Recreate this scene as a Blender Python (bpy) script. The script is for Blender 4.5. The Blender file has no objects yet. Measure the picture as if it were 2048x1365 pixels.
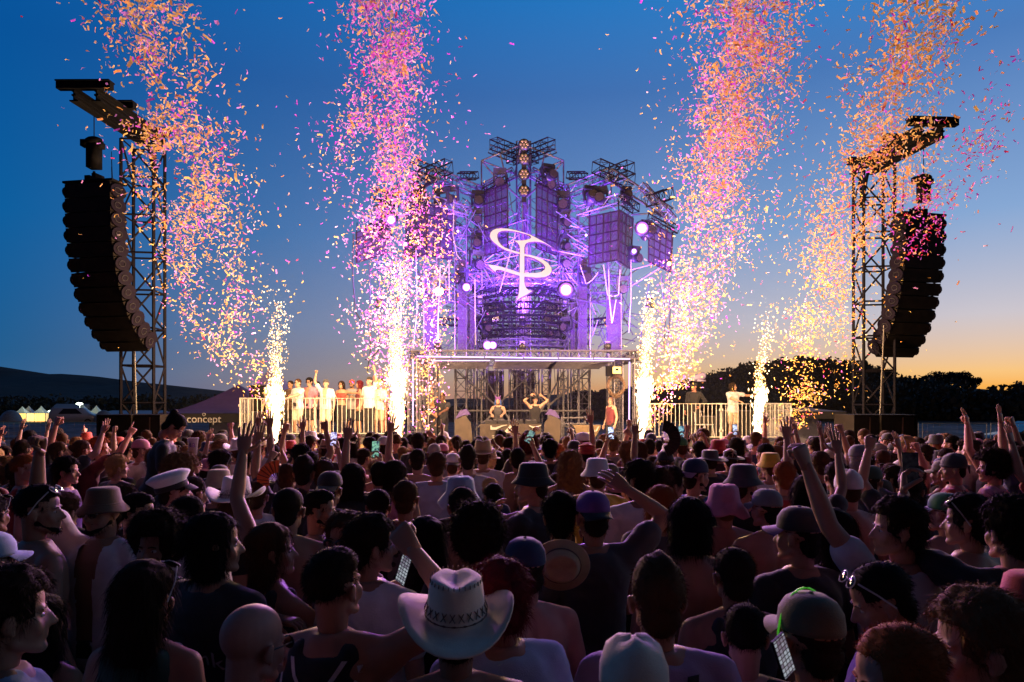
import bpy, bmesh, math, random
import numpy as np
from mathutils import Vector, Matrix, Euler, noise
from mathutils.bvhtree import BVHTree
R = math.radians
rnd = random.Random(7)
scn = bpy.context.scene
col = scn.collection
# ------------------------------------------------------------------ camera
CAMZ, F, HOR = 2.35, 1365.0, 800.0
cd = bpy.data.cameras.new('camera'); cam = bpy.data.objects.new('camera', cd); col.objects.link(cam)
scn.camera = cam
cd.lens = 24.0; cd.sensor_width = 36.0; cd.shift_y = 0.0574
cam.location = (0, 0, CAMZ); cam.rotation_euler = (math.pi/2, 0, 0)
cd.clip_start = 0.05; cd.clip_end = 6000
cd.dof.use_dof = True; cd.dof.focus_distance = 14.0; cd.dof.aperture_fstop = 8.0
def P(px, py, d):                                   # point seen at a pixel of the photograph, d metres away
    return Vector(((px-1024)/F*d, d, CAMZ+(HOR-py)/F*d))
# ------------------------------------------------------------------ sky, sun, exposure
SUN_AZ = R(58)
w = bpy.data.worlds.new('World'); scn.world = w; w.use_nodes = True
nt = w.node_tree; N = nt.nodes; L = nt.links
def s2l(c):
    return tuple(((v/255.0)/12.92 if v/255.0 <= .04045 else ((v/255.0+.055)/1.055)**2.4) for v in c)+(1,)
tc = N.new('ShaderNodeTexCoord'); sep = N.new('ShaderNodeSeparateXYZ'); L.new(tc.outputs['Generated'], sep.inputs[0])
def mth(op, a, b=None, clamp=False):
    n = N.new('ShaderNodeMath'); n.operation = op; n.use_clamp = clamp
    for i, v in enumerate((a, b)):
        if v is None: continue
        if isinstance(v, (int, float)): n.inputs[i].default_value = v
        else: L.new(v, n.inputs[i])
    return n.outputs[0]
el = mth('DIVIDE', mth('ARCSINE', sep.outputs[2]), math.pi/2, True)
el = mth('POWER', el, 0.5)
hx = mth('MULTIPLY', sep.outputs[0], math.sin(SUN_AZ)); hy = mth('MULTIPLY', sep.outputs[1], math.cos(SUN_AZ))
hl = mth('SQRT', mth('ADD', mth('ADD', mth('MULTIPLY', sep.outputs[0], sep.outputs[0]), mth('MULTIPLY', sep.outputs[1], sep.outputs[1])), 1e-6))
taz = mth('POWER', mth('DIVIDE', mth('ADD', mth('DIVIDE', mth('ADD', hx, hy), hl), 0.1), 1.02, True), 1.35)
def ramp(stops):
    n = N.new('ShaderNodeValToRGB'); e = n.color_ramp.elements
    while len(e) > 1: e.remove(e[0])
    for i, (deg, c) in enumerate(stops):
        p = math.sqrt(deg/90)
        if i == 0: e[0].position = p; k = e[0]
        else: k = e.new(p)
        k.color = s2l(c)
    L.new(el, n.inputs[0]); return n.outputs[0]
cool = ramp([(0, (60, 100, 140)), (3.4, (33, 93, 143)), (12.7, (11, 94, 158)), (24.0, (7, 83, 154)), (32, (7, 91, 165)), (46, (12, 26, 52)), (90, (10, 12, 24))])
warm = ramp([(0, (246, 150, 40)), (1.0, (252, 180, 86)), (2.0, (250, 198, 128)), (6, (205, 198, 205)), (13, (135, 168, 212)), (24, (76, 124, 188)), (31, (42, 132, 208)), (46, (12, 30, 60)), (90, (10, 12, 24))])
mx = N.new('ShaderNodeMix'); mx.data_type = 'RGBA'; L.new(taz, mx.inputs[0]); L.new(cool, mx.inputs[6]); L.new(warm, mx.inputs[7])
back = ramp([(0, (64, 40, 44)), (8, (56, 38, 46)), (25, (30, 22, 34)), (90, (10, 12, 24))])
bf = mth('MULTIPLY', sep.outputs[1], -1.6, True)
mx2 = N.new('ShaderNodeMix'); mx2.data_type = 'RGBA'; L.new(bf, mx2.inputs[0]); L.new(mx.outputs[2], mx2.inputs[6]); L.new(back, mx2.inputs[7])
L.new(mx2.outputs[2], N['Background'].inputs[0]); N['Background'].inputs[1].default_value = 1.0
SKY = 1.0
sl = bpy.data.lights.new('sun', 'SUN'); sl.energy = 0.05; sl.angle = R(4); sl.color = (1, .6, .3)
so = bpy.data.objects.new('sun', sl); col.objects.link(so)
so.rotation_euler = Vector((-math.sin(SUN_AZ), -math.cos(SUN_AZ), -0.05)).to_track_quat('-Z', 'Y').to_euler()
scn.view_settings.view_transform = 'Standard'; scn.view_settings.look = 'None'
scn.view_settings.exposure = 0.0; scn.view_settings.gamma = 1.0
scn.cycles.max_bounces = 6; scn.cycles.transparent_max_bounces = 12; scn.cycles.use_denoising = True
scn.cycles.sample_clamp_indirect = 6.0
# ------------------------------------------------------------------ materials
MATS = {}
def mat(name, color, rough=.6, metal=0.0, var=0.0, vscale=8, bump=0.0, bscale=60, emit=None, estr=0, sheen=0, trans=0, alpha=1):
    if name in MATS: return MATS[name]
    m = bpy.data.materials.new(name); m.use_nodes = True; t = m.node_tree; b = t.nodes['Principled BSDF']
    c = tuple(color)+(1,)
    b.inputs['Base Color'].default_value = c; b.inputs['Roughness'].default_value = rough; b.inputs['Metallic'].default_value = metal
    if sheen: b.inputs['Sheen Weight'].default_value = sheen
    if alpha < 1: b.inputs['Alpha'].default_value = alpha
    if trans: b.inputs['Transmission Weight'].default_value = trans
    if emit:
        b.inputs['Emission Color'].default_value = tuple(emit)+(1,); b.inputs['Emission Strength'].default_value = estr
        m.cycles.emission_sampling = 'NONE'
    if var or bump:
        tc = t.nodes.new('ShaderNodeTexCoord')
        if var:
            n = t.nodes.new('ShaderNodeTexNoise'); n.inputs['Scale'].default_value = vscale; n.inputs['Detail'].default_value = 5
            t.links.new(tc.outputs['Object'], n.inputs['Vector'])
            r = t.nodes.new('ShaderNodeValToRGB'); r.color_ramp.elements[0].position = .3; r.color_ramp.elements[1].position = .7
            r.color_ramp.elements[0].color = tuple(max(0, v*(1-var)) for v in color)+(1,)
            r.color_ramp.elements[1].color = tuple(min(1, v*(1+var)) for v in color)+(1,)
            t.links.new(n.outputs[0], r.inputs[0]); t.links.new(r.outputs[0], b.inputs['Base Color'])
        if bump:
            n = t.nodes.new('ShaderNodeTexNoise'); n.inputs['Scale'].default_value = bscale; n.inputs['Detail'].default_value = 4
            t.links.new(tc.outputs['Object'], n.inputs['Vector'])
            bp = t.nodes.new('ShaderNodeBump'); bp.inputs['Strength'].default_value = bump; bp.inputs['Distance'].default_value = .01
            t.links.new(n.outputs[0], bp.inputs['Height']); t.links.new(bp.outputs[0], b.inputs['Normal'])
    MATS[name] = m; return m
def emat(name, color, strength):
    if name in MATS: return MATS[name]
    m = bpy.data.materials.new(name); m.use_nodes = True; t = m.node_tree; t.nodes.remove(t.nodes['Principled BSDF'])
    e = t.nodes.new('ShaderNodeEmission'); e.inputs[0].default_value = tuple(color)+(1,); e.inputs[1].default_value = strength
    t.links.new(e.outputs[0], t.nodes['Material Output'].inputs[0]); m.cycles.emission_sampling = 'NONE'
    MATS[name] = m; return m
ALU = mat('aluminium', (.145, .14, .17), .42, .5, var=.25, vscale=4)
STEEL = mat('galvanised_steel', (.17, .165, .18), .5, .4, var=.25, vscale=5)
BLACKM = mat('black_metal', (.004, .004, .005), .8, 0, var=.3)
DARKST = mat('dark_truss', (.006, .005, .009), .7, .1, var=.3)
BLKPL = mat('black_plastic', (.02, .02, .022), .4, 0, var=.2)
BARR = mat('white_barrier_paint', (.50, .48, .43), .4, .1, var=.08)
WOODB = mat('black_painted_ply', (.008, .006, .005), .55, 0, var=.35, vscale=6)
PLY = mat('ply_edge', (.08, .05, .03), .6, 0, var=.3)
# ------------------------------------------------------------------ mesh helpers
class MB:
    def __init__(s): s.v = []; s.f = []; s.m = []
    def add(s, v, f, m=0):
        o = len(s.v); s.v += [tuple(x) for x in v]; s.f += [tuple(i+o for i in q) for q in f]; s.m += [m]*len(f); return s
    def box(s, c, size, m=0, rot=None):
        hx, hy, hz = (a/2 for a in size); vs = [Vector((x, y, z)) for z in (-hz, hz) for y in (-hy, hy) for x in (-hx, hx)]
        if rot: vs = [rot @ v for v in vs]
        c = Vector(c)
        return s.add([v+c for v in vs], [(0, 2, 3, 1), (4, 5, 7, 6), (0, 1, 5, 4), (2, 6, 7, 3), (0, 4, 6, 2), (1, 3, 7, 5)], m)
    def bar(s, p, q, w, h=None, m=0):                # rectangular bar
        p = Vector(p); q = Vector(q); h = h or w; d = (q-p)
        if d.length < 1e-6: return s
        rot = d.to_track_quat('Z', 'Y').to_matrix()
        return s.box((p+q)/2, (w, h, d.length), m, rot)
    def tube(s, pts, r, n=6, m=0, cap=True):
        pts = [Vector(p) for p in pts]; rs = r if isinstance(r, (list, tuple)) else [r]*len(pts)
        o = len(s.v); up = None
        for i, p in enumerate(pts):
            d = (pts[min(i+1, len(pts)-1)]-pts[max(i-1, 0)])
            d = d.normalized() if d.length > 1e-9 else Vector((0, 0, 1))
            if up is None: up = Vector((0, 0, 1)) if abs(d.z) < .9 else Vector((1, 0, 0))
            a = d.cross(up).normalized(); b = d.cross(a).normalized(); pass
            for k in range(n):
                t = 2*math.pi*k/n; s.v.append(tuple(p+(a*math.cos(t)+b*math.sin(t))*rs[i]))
        for i in range(len(pts)-1):
            for k in range(n):
                k2 = (k+1) % n; s.f.append((o+i*n+k, o+i*n+k2, o+(i+1)*n+k2, o+(i+1)*n+k)); s.m.append(m)
        if cap:
            s.f.append(tuple(o+k for k in range(n))); s.m.append(m)
            s.f.append(tuple(o+(len(pts)-1)*n+k for k in range(n-1, -1, -1))); s.m.append(m)
        return s
    def lathe(s, prof, n=20, m=0, fn=None, org=(0, 0, 0), axis=None):
        o = len(s.v); org = Vector(org); M = axis.to_track_quat('Z', 'Y').to_matrix() if axis is not None else None
        for (r, z) in prof:
            for k in range(n):
                t = 2*math.pi*k/n; v = Vector((r*math.cos(t), r*math.sin(t), z))
                if fn: v = Vector(fn(v, r, t, z))
                if M: v = M @ v
                s.v.append(tuple(v+org))
        for i in range(len(prof)-1):
            for k in range(n):
                k2 = (k+1) % n; s.f.append((o+i*n+k, o+i*n+k2, o+(i+1)*n+k2, o+(i+1)*n+k)); s.m.append(m)
        s.f.append(tuple(o+k for k in range(n-1, -1, -1))); s.m.append(m)
        s.f.append(tuple(o+(len(prof)-1)*n+k for k in range(n))); s.m.append(m)
        return s
    def ell(s, c, r, m=0, nu=12, nv=8, rot=None):
        pr = []
        o = len(s.v); c = Vector(c)
        for i in range(nv+1):
            a = -math.pi/2+math.pi*i/nv; a = max(-1.5, min(1.5, a))
            for k in range(nu):
                t = 2*math.pi*k/nu; v = Vector((r[0]*math.cos(a)*math.cos(t), r[1]*math.cos(a)*math.sin(t), r[2]*math.sin(a)))
                if rot: v = rot @ v
                s.v.append(tuple(v+c))
        for i in range(nv):
            for k in range(nu):
                k2 = (k+1) % nu; s.f.append((o+i*nu+k, o+i*nu+k2, o+(i+1)*nu+k2, o+(i+1)*nu+k)); s.m.append(m)
        s.f.append(tuple(o+k for k in range(nu-1, -1, -1))); s.m.append(m)
        s.f.append(tuple(o+nv*nu+k for k in range(nu))); s.m.append(m)
        return s
    def cap(s, p, q, r1, r2=None, n=12, m=0):       # tapered limb with round ends
        p = Vector(p); q = Vector(q); r2 = r1 if r2 is None else r2; d = (q-p); l = d.length or 1e-5; u = d/l
        pr = []
        for a in (-85, -55, -25): pr.append((r1*math.cos(R(a)), r1*math.sin(R(a))))
        pr.append((r1, 0)); pr.append((r2, l))
        for a in (25, 55, 85): pr.append((r2*math.cos(R(a)), l+r2*math.sin(R(a))))
        return s.lathe(pr, n, m, None, p, u)
    def loft(s, rings, n=20, m=0, e=2.4):            # rings: (z, half width, half depth, y, x)
        o = len(s.v)
        for rg in rings:
            z, a, b = rg[:3]; y0 = rg[3] if len(rg) > 3 else 0; x0 = rg[4] if len(rg) > 4 else 0
            for k in range(n):
                t = 2*math.pi*k/n; c, sn = math.cos(t), math.sin(t)
                s.v.append((x0+a*abs(c)**(2/e)*(1 if c >= 0 else -1), y0+b*abs(sn)**(2/e)*(1 if sn >= 0 else -1), z))
        for i in range(len(rings)-1):
            for k in range(n):
                k2 = (k+1) % n; s.f.append((o+i*n+k, o+i*n+k2, o+(i+1)*n+k2, o+(i+1)*n+k)); s.m.append(m)
        s.f.append(tuple(o+k for k in range(n-1, -1, -1))); s.m.append(m)
        s.f.append(tuple(o+(len(rings)-1)*n+k for k in range(n))); s.m.append(m)
        return s
    def xf(s, M):
        s.v = [tuple(M @ Vector(v)) for v in s.v]; return s
    def join(s, o, M=None, m=None):
        vs = [M @ Vector(v) for v in o.v] if M else o.v; off = len(s.v)
        s.v += [tuple(v) for v in vs]; s.f += [tuple(i+off for i in q) for q in o.f]; s.m += (o.m if m is None else [m]*len(o.f)); return s
    def mesh(s, name, mats, smooth=False):
        me = bpy.data.meshes.new(name); me.from_pydata(s.v, [], s.f)
        for m in (mats if isinstance(mats, (list, tuple)) else [mats]): me.materials.append(m)
        if any(s.m): me.polygons.foreach_set('material_index', s.m)
        if smooth: me.polygons.foreach_set('use_smooth', [True]*len(me.polygons))
        me.update(); return me
    def build(s, name, mats, parent=None, smooth=False):
        return link(name, s.mesh(name, mats, smooth), parent)
def link(name, me, parent=None):
    o = bpy.data.objects.new(name, me); col.objects.link(o)
    if parent: o.parent = parent
    return o
def empty(name, loc=(0, 0, 0), rz=0, label=None, cat=None, group=None):
    o = bpy.data.objects.new(name, None); col.objects.link(o); o.location = loc; o.rotation_euler = (0, 0, rz); o.empty_display_size = .2
    if label: tag(o, label, cat, group)
    return o
def tag(o, label=None, cat=None, group=None, kind=None):
    if label: o['label'] = label
    if cat: o['category'] = cat
    if group: o['group'] = group
    if kind: o['kind'] = kind
    return o
def grid_sheet(name, xs, ys, fz, m, smooth=True):
    vs = [(x, y, fz(x, y)) for y in ys for x in xs]; nx = len(xs)
    fs = [(j*nx+i, j*nx+i+1, (j+1)*nx+i+1, (j+1)*nx+i) for j in range(len(ys)-1) for i in range(nx-1)]
    mb = MB(); mb.add(vs, fs); o = mb.build(name, m, None, smooth); tag(o, kind='structure'); return o
def copy_tree(o, parent=None):
    c = o.copy(); col.objects.link(c); c.parent = parent
    for ch in o.children: copy_tree(ch, c)
    return c
def lamp(name, kind, loc, color, energy, radius=.1, parent=None, target=None, spot=None, blend=.5):
    l = bpy.data.lights.new(name, kind); l.color = color; l.energy = energy
    if kind in ('POINT', 'SPOT'): l.shadow_soft_size = radius
    if kind == 'SPOT': l.spot_size = R(spot or 60); l.spot_blend = blend
    o = bpy.data.objects.new(name, l); col.objects.link(o); o.location = loc
    if target is not None: o.rotation_euler = (Vector(target)-Vector(loc)).to_track_quat('-Z', 'Y').to_euler()
    return o
# ------------------------------------------------------------------ ground and far setting
def gz(x, y):                                        # terrain height
    z = 0.0
    if y > 72 and x < 25: z = -2.2*min(1, (y-72)/20)*min(1, max(0, (25-x)/20))
    return z
def arid(name, c1, c2, scale, rough=.9, stretch=None, bump=.4):
    m = bpy.data.materials.new(name); m.use_nodes = True; t = m.node_tree; b = t.nodes['Principled BSDF']; b.inputs['Roughness'].default_value = rough
    tc = t.nodes.new('ShaderNodeTexCoord'); mp = t.nodes.new('ShaderNodeMapping'); t.links.new(tc.outputs['Object'], mp.inputs[0])
    if stretch: mp.inputs['Scale'].default_value = stretch
    n = t.nodes.new('ShaderNodeTexNoise'); n.inputs['Scale'].default_value = scale; n.inputs['Detail'].default_value = 8; t.links.new(mp.outputs[0], n.inputs['Vector'])
    r = t.nodes.new('ShaderNodeValToRGB'); r.color_ramp.elements[0].position = .35; r.color_ramp.elements[1].position = .65
    r.color_ramp.elements[0].color = tuple(c1)+(1,); r.color_ramp.elements[1].color = tuple(c2)+(1,)
    t.links.new(n.outputs[0], r.inputs[0]); t.links.new(r.outputs[0], b.inputs['Base Color'])
    bp = t.nodes.new('ShaderNodeBump'); bp.inputs['Strength'].default_value = bump; bp.inputs['Distance'].default_value = .05
    t.links.new(n.outputs[0], bp.inputs['Height']); t.links.new(bp.outputs[0], b.inputs['Normal']); return m
ys = [-60, -20, 0, 10, 20, 30, 40, 60, 72, 78, 85, 92, 110, 200, 400, 900, 2500]
xs = [-2500, -900, -400, -200, -120, -80, -50, -30, -10, 0, 5, 12, 25, 40, 80, 200, 600, 2500]
grid_sheet('ground', xs, ys, gz, arid('trodden_grass', (.035, .035, .02), (.09, .075, .045), 1.2))
# crop field under pale netting, laid in long wavy rows
mb = MB(); nr = 32
for i in range(nr):
    y0 = 29+i*.92; pts = []
    for k in range(81):
        x = -62+k*1.55; yy = y0+.35*math.sin(x*.05+i*.3)+.12*math.sin(x*.31+i)
        for j, (dy, dz) in enumerate(((0, .02), (.2, .28), (.42, .36), (.64, .27), (.84, .02))):
            pts.append((x, yy+dy, gz(x, yy)+dz*(.8+.3*noise.noise((x*.25, i*.7, 0)))))
    mb.add(pts, [(k*5+j, (k+1)*5+j, (k+1)*5+j+1, k*5+j+1) for k in range(80) for j in range(4)])
tag(mb.build('field', mat('crop_netting', (.20, .155, .14), .6, 0, var=.6, vscale=.9, bump=.8, bscale=5), None, True), kind='structure')

def ridge(name, pts, d, depth, m, foot=-3, bumps=0):
    # pts: (px, py) skyline; terrain climbs from its foot at d to the skyline at d+depth
    xs = [p[0] for p in pts]; n = 90; vs = []
    for j in range(9):
        u = j/8; dd = d+depth*u if j < 8 else d+depth*1.4
        for i in range(n+1):
            px = xs[0]+(xs[-1]-xs[0])*i/n
            py = float(np.interp(px, xs, [p[1] for p in pts]))
            top = CAMZ+(HOR-py)/F*(d+depth)
            sh = min(u*8/7, 1)**1.35 if j < 8 else .6
            z = foot+(top-foot)*sh + (noise.noise((px*.02, u*4, 3))*bumps*math.sin(min(1, u)*math.pi) if j else 0)
            vs.append(((px-1024)/F*(d+depth), dd, z))
    W = n+1
    mb = MB(); mb.add(vs, [(j*W+i, j*W+i+1, (j+1)*W+i+1, (j+1)*W+i) for j in range(8) for i in range(n)])
    o = mb.build(name, m, None, True); tag(o, kind='structure'); return o
HILLM = arid('hill_scrub', (.006, .008, .004), (.028, .026, .016), .05, 1, None, .3)
ridge('hills', [(-500, 735), (-200, 722), (0, 727), (40, 731), (90, 742), (150, 752), (210, 753), (300, 764), (390, 773), (480, 786), (560, 800), (700, 806), (900, 800), (1100, 792), (1400, 790), (2600, 800)], 500, 700, HILLM, -4, 8)
RH = [(1120, 847), (1180, 834), (1240, 828), (1290, 818), (1340, 804), (1400, 786), (1450, 770), (1500, 760), (1600, 755), (1690, 760), (1750, 772), (1800, 794), (1860, 804), (1900, 816), (1960, 832), (2000, 830), (2060, 818), (2200, 814), (2500, 826)]
right_hill = ridge('wooded_hill', RH, 72, 150, HILLM, -.1, 2)
# woodland covering the right hill: leaf clumps
FOL = arid('woodland_leaves', (.010, .014, .006), (.032, .035, .015), 1.5, .8)
FOL2 = arid('dry_leaves', (.016, .017, .007), (.05, .045, .02), 2.0, .8)
TRUNK = mat('bark', (.07, .05, .035), .9, 0, var=.4)
def leafclump(c, r, n, rg, size, squash=.85):
    c = np.array(c); d = rg.normal(size=(n, 3)); d /= np.linalg.norm(d, axis=1)[:, None]
    rad = r*(0.55+.5*rg.random(n)**.5)
    p = c+d*rad[:, None]*np.array([1, 1, squash])
    a = rg.normal(size=(n, 3)); a /= np.linalg.norm(a, axis=1)[:, None]; b = np.cross(a, rg.normal(size=(n, 3))); b /= np.linalg.norm(b, axis=1)[:, None]
    s = size*(.6+.8*rg.random(n))[:, None]
    return np.stack([p-a*s, p+b*s*.6, p+a*s, p-b*s*.6], 1).reshape(-1, 3)
def quads(name, v, m, parent=None, midx=None):
    me = bpy.data.meshes.new(name); n = len(v)//4
    me.vertices.add(len(v)); me.vertices.foreach_set('co', np.asarray(v, dtype=np.float32).ravel())
    me.loops.add(len(v)); me.loops.foreach_set('vertex_index', np.arange(len(v), dtype=np.int32))
    me.polygons.add(n); me.polygons.foreach_set('loop_start', np.arange(0, len(v), 4, dtype=np.int32)); me.polygons.foreach_set('loop_total', np.full(n, 4, dtype=np.int32))
    for q in (m if isinstance(m, (list, tuple)) else [m]): me.materials.append(q)
    if midx is not None: me.polygons.foreach_set('material_index', np.asarray(midx, dtype=np.int32))
    me.update(); me.validate(); return link(name, me, parent)
rg = np.random.default_rng(3)
acc = []
bv = BVHTree.FromPolygons([v.co.copy() for v in right_hill.data.vertices], [tuple(p.vertices) for p in right_hill.data.polygons])
tot = 0
while tot < 2300:
    px = rnd.uniform(1130, 2500); d = 74+150*rnd.random()**.8
    x = (px-1024)/F*d*rnd.uniform(.95, 1.05)
    h = bv.ray_cast(Vector((x, d, 100)), Vector((0, 0, -1)))[0]
    if h is None: continue
    if (CAMZ+(HOR-float(np.interp(px, [q[0] for q in RH], [q[1] for q in RH]))+9)/F*d) < h.z+1.0: continue
    r = rnd.uniform(1.5, 2.9)*(.75+d/330); tot += 1
    acc.append(leafclump((x, d, h.z+r*.75), r, 110, rg, .36*(.6+d/200)))
tag(quads('woodland', np.concatenate(acc), FOL), 'dark woodland covering the hill behind the right platform', 'woodland', kind='stuff')
# low hedge line and scrub at the far edge of the field on the left
acc = []
for i in range(420):
    px = rnd.uniform(-300, 1200); d = rnd.uniform(118, 190)
    hz = -2.2; r = rnd.uniform(1.6, 3.6) if px < 560 else rnd.uniform(1, 2)
    acc.append(leafclump(((px-1024)/F*d, d, hz+r*.8), r, 110, rg, .42))
tag(quads('hedgerow', np.concatenate(acc), FOL2), 'scrubby tree line beyond the marquees at the foot of the left hills', 'tree line', kind='stuff')
def tree(px, py_top, d, width, z0, label, cat='tree', conifer=False):
    x = (px-1024)/F*d; top = CAMZ+(HOR-py_top)/F*d; H = top-z0
    t = empty('conifer_tree' if conifer else 'broadleaf_tree', (x, d, z0), 0, label, cat, 'trees rising above the wooded skyline')
    mb = MB(); mb.tube([(0, 0, 0), (.1, 0, H*.45), (0, .1, H*.92)], [H*.035, H*.025, H*.006], 7)
    for k in range(7):
        a = k*2.4; mb.tube([(0, 0, H*(.3+.07*k)), (math.cos(a)*width*.3, math.sin(a)*width*.3, H*(.45+.07*k))], [H*.012, H*.004], 5)
    mb.build('trunk', TRUNK, t); acc = []
    if conifer:
        for k in range(9):
            u = k/8; rr = width*.5*(1-u)+.15
            for j in range(5):
                a = j*1.26+k; acc.append(leafclump((math.cos(a)*rr*.6, math.sin(a)*rr*.6, H*(.15+.82*u)), rr*.5, 60, rg, .16, .4))
    else:
        for k in range(16):
            a = rnd.uniform(0, 6.28); q = rnd.random()**.5*width*.42; r = width*rnd.uniform(.13, .22)
            acc.append(leafclump((math.cos(a)*q, math.sin(a)*q*.7, H*.6+(H*.36-r*.3)*rnd.random()*(1-q/width)), r, 210, rg, .26, .75))
    quads('crown', np.concatenate(acc), FOL, t); return t
for a in [(1896, 741, 185, 11, 4, 'broad rounded tree standing on the skyline right of the right speaker tower'),
          (1932, 754, 183, 8, 4, 'lower spreading tree right next to the tallest skyline tree'),
          (1872, 757, 184, 6, 4, 'small tree on the left shoulder of the tallest skyline tree'),
          (1182, 779, 90, 5, 0, 'small dark tree seen through the stage legs, left of its neighbour'),
          (1207, 781, 92, 4, 0, 'round tree seen under the stage roof near its right leg')]: tree(*a)
tree(1986, 771, 150, 3, 3, 'thin lone conifer standing up from the skyline at far right', 'tree', True)
# ------------------------------------------------------------------ marquees, lamps, vehicles on the far left
CANV = mat('white_canvas', (.72, .72, .70), .7, 0, var=.06)
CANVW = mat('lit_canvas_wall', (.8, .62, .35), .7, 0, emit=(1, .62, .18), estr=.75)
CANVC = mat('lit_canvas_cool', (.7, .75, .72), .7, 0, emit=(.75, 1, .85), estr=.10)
def pagoda(px, d, ya, ye, wpx, label, warm=True):
    w = wpx/F*d; ze = CAMZ+(HOR-ye)/F*d; za = CAMZ+(HOR-ya)/F*d; z0 = -2.2
    t = empty('pagoda_tent', ((px-1024)/F*d, d, z0), R(8), label, 'tent', 'peaked white tents on the far left')
    mb = MB(); prof = []; n = 9
    vs = []
    for i in range(n):
        u = i/(n-1); s = w/2*(1-u); z = (ze-z0)+(za-ze)*(u**2.0)
        vs += [(-s, -s, z), (s, -s, z), (s, s, z), (-s, s, z)]
    fs = [(i*4+k, i*4+(k+1) % 4, (i+1)*4+(k+1) % 4, (i+1)*4+k) for i in range(n-1) for k in range(4)]
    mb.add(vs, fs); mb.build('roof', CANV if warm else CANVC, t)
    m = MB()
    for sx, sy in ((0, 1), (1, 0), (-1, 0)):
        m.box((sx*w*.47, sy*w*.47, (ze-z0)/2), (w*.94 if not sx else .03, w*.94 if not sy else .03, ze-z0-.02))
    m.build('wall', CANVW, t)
    for sx in (-1, 1):
        for sy in (-1, 1): MB().box((sx*w*.48, sy*w*.48, (ze-z0)/2), (.07, .07, ze-z0)).build('post', ALU, t)
    lamp('tent_light', 'POINT', ((px-1024)/F*d, d-.2, z0+(ze-z0)*.8), (1, .6, .25), 60, .2)
pagoda(45, 100, 813, 827, 30, 'grey-white peaked tent, leftmost of the row of lit tents')
pagoda(58, 104, 812, 827, 30, 'peaked tent glowing orange, second from the left of the row')
pagoda(83, 102, 812, 827, 30, 'peaked tent with a warm lit wall just left of the low lamp post')
pagoda(166, 92, 809, 829, 44, 'bright greenish-white peaked tent below the tall lamp post', False)
pagoda(193, 95, 811, 829, 36, 'greenish-white peaked tent touching the black sub speakers', False)
t = empty('long_marquee', ((272-1024)/F*90, 90, -2.2), R(4), 'long low white marquee seen through the left speaker tower', 'marquee')
mb = MB(); a, b, ze, zr = 4.6, 2.6, .72+2.2-.35, 1.25+2.2-.3
mb.add([(-a, -b, ze), (a, -b, ze), (a, b, ze), (-a, b, ze), (-a+1.6, 0, zr), (a-1.2, 0, zr)], [(0, 1, 5, 4), (1, 2, 5), (2, 3, 4, 5), (3, 0, 4)]); mb.build('roof', CANV, t)
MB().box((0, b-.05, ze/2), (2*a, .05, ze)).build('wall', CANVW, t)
for k in range(5):
    MB().box((-a+k*a/2, -b, ze/2), (.08, .08, ze)).build('post', ALU, t)
t = empty('farm_building', ((145-1024)/F*125, 125, -2.2), R(-10), 'pale low building with a sloping roof behind the peaked tents', 'building')
MB().box((0, 0, 1.4), (6.2, 3, 2.8)).build('wall', mat('render_wall', (.35, .34, .32), .8, var=.1), t)
mb = MB(); mb.add([(-3.4, -1.8, 2.6), (3.4, -1.8, 2.6), (3.4, 0, 3.8), (-3.4, 0, 3.8), (3.4, 1.8, 2.6), (-3.4, 1.8, 2.6)], [(0, 1, 2, 3), (3, 2, 4, 5), (0, 3, 5), (1, 4, 2)]); mb.build('roof', mat('pale_sheet_roof', (.45, .47, .5), .5, var=.1), t)
for px, py, d, lb in ((160, 808, 96, 'tall floodlight mast above the greenish-white tents'), (104, 823, 98, 'low lamp post with a greenish glare beside the orange tents')):
    z = CAMZ+(HOR-py)/F*d
    t = empty('lamp_post', ((px-1024)/F*d, d, -2.2), 0, lb, 'lamp post')
    MB().tube([(0, 0, 0), (0, 0, z+2.2)], .06, 8).build('pole', STEEL, t)
    mb = MB(); mb.ell((0, -.1, z+2.2), (.5, .12, .16)); mb.build('lamp_head', emat('floodlight_glare', (.85, 1, .8), 9), t, True)
    lamp('floodlight', 'POINT', ((px-1024)/F*d, d-.5, z), (.8, 1, .8), 900, .3)
CARP = mat('car_paint_dark', (.03, .032, .036), .25, .5); CARW = mat('car_paint_white', (.45, .46, .48), .3, .1)
GLASS = mat('car_glass', (.02, .025, .03), .08, 0); TYRE = mat('tyre', (.02, .02, .02), .8)
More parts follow.
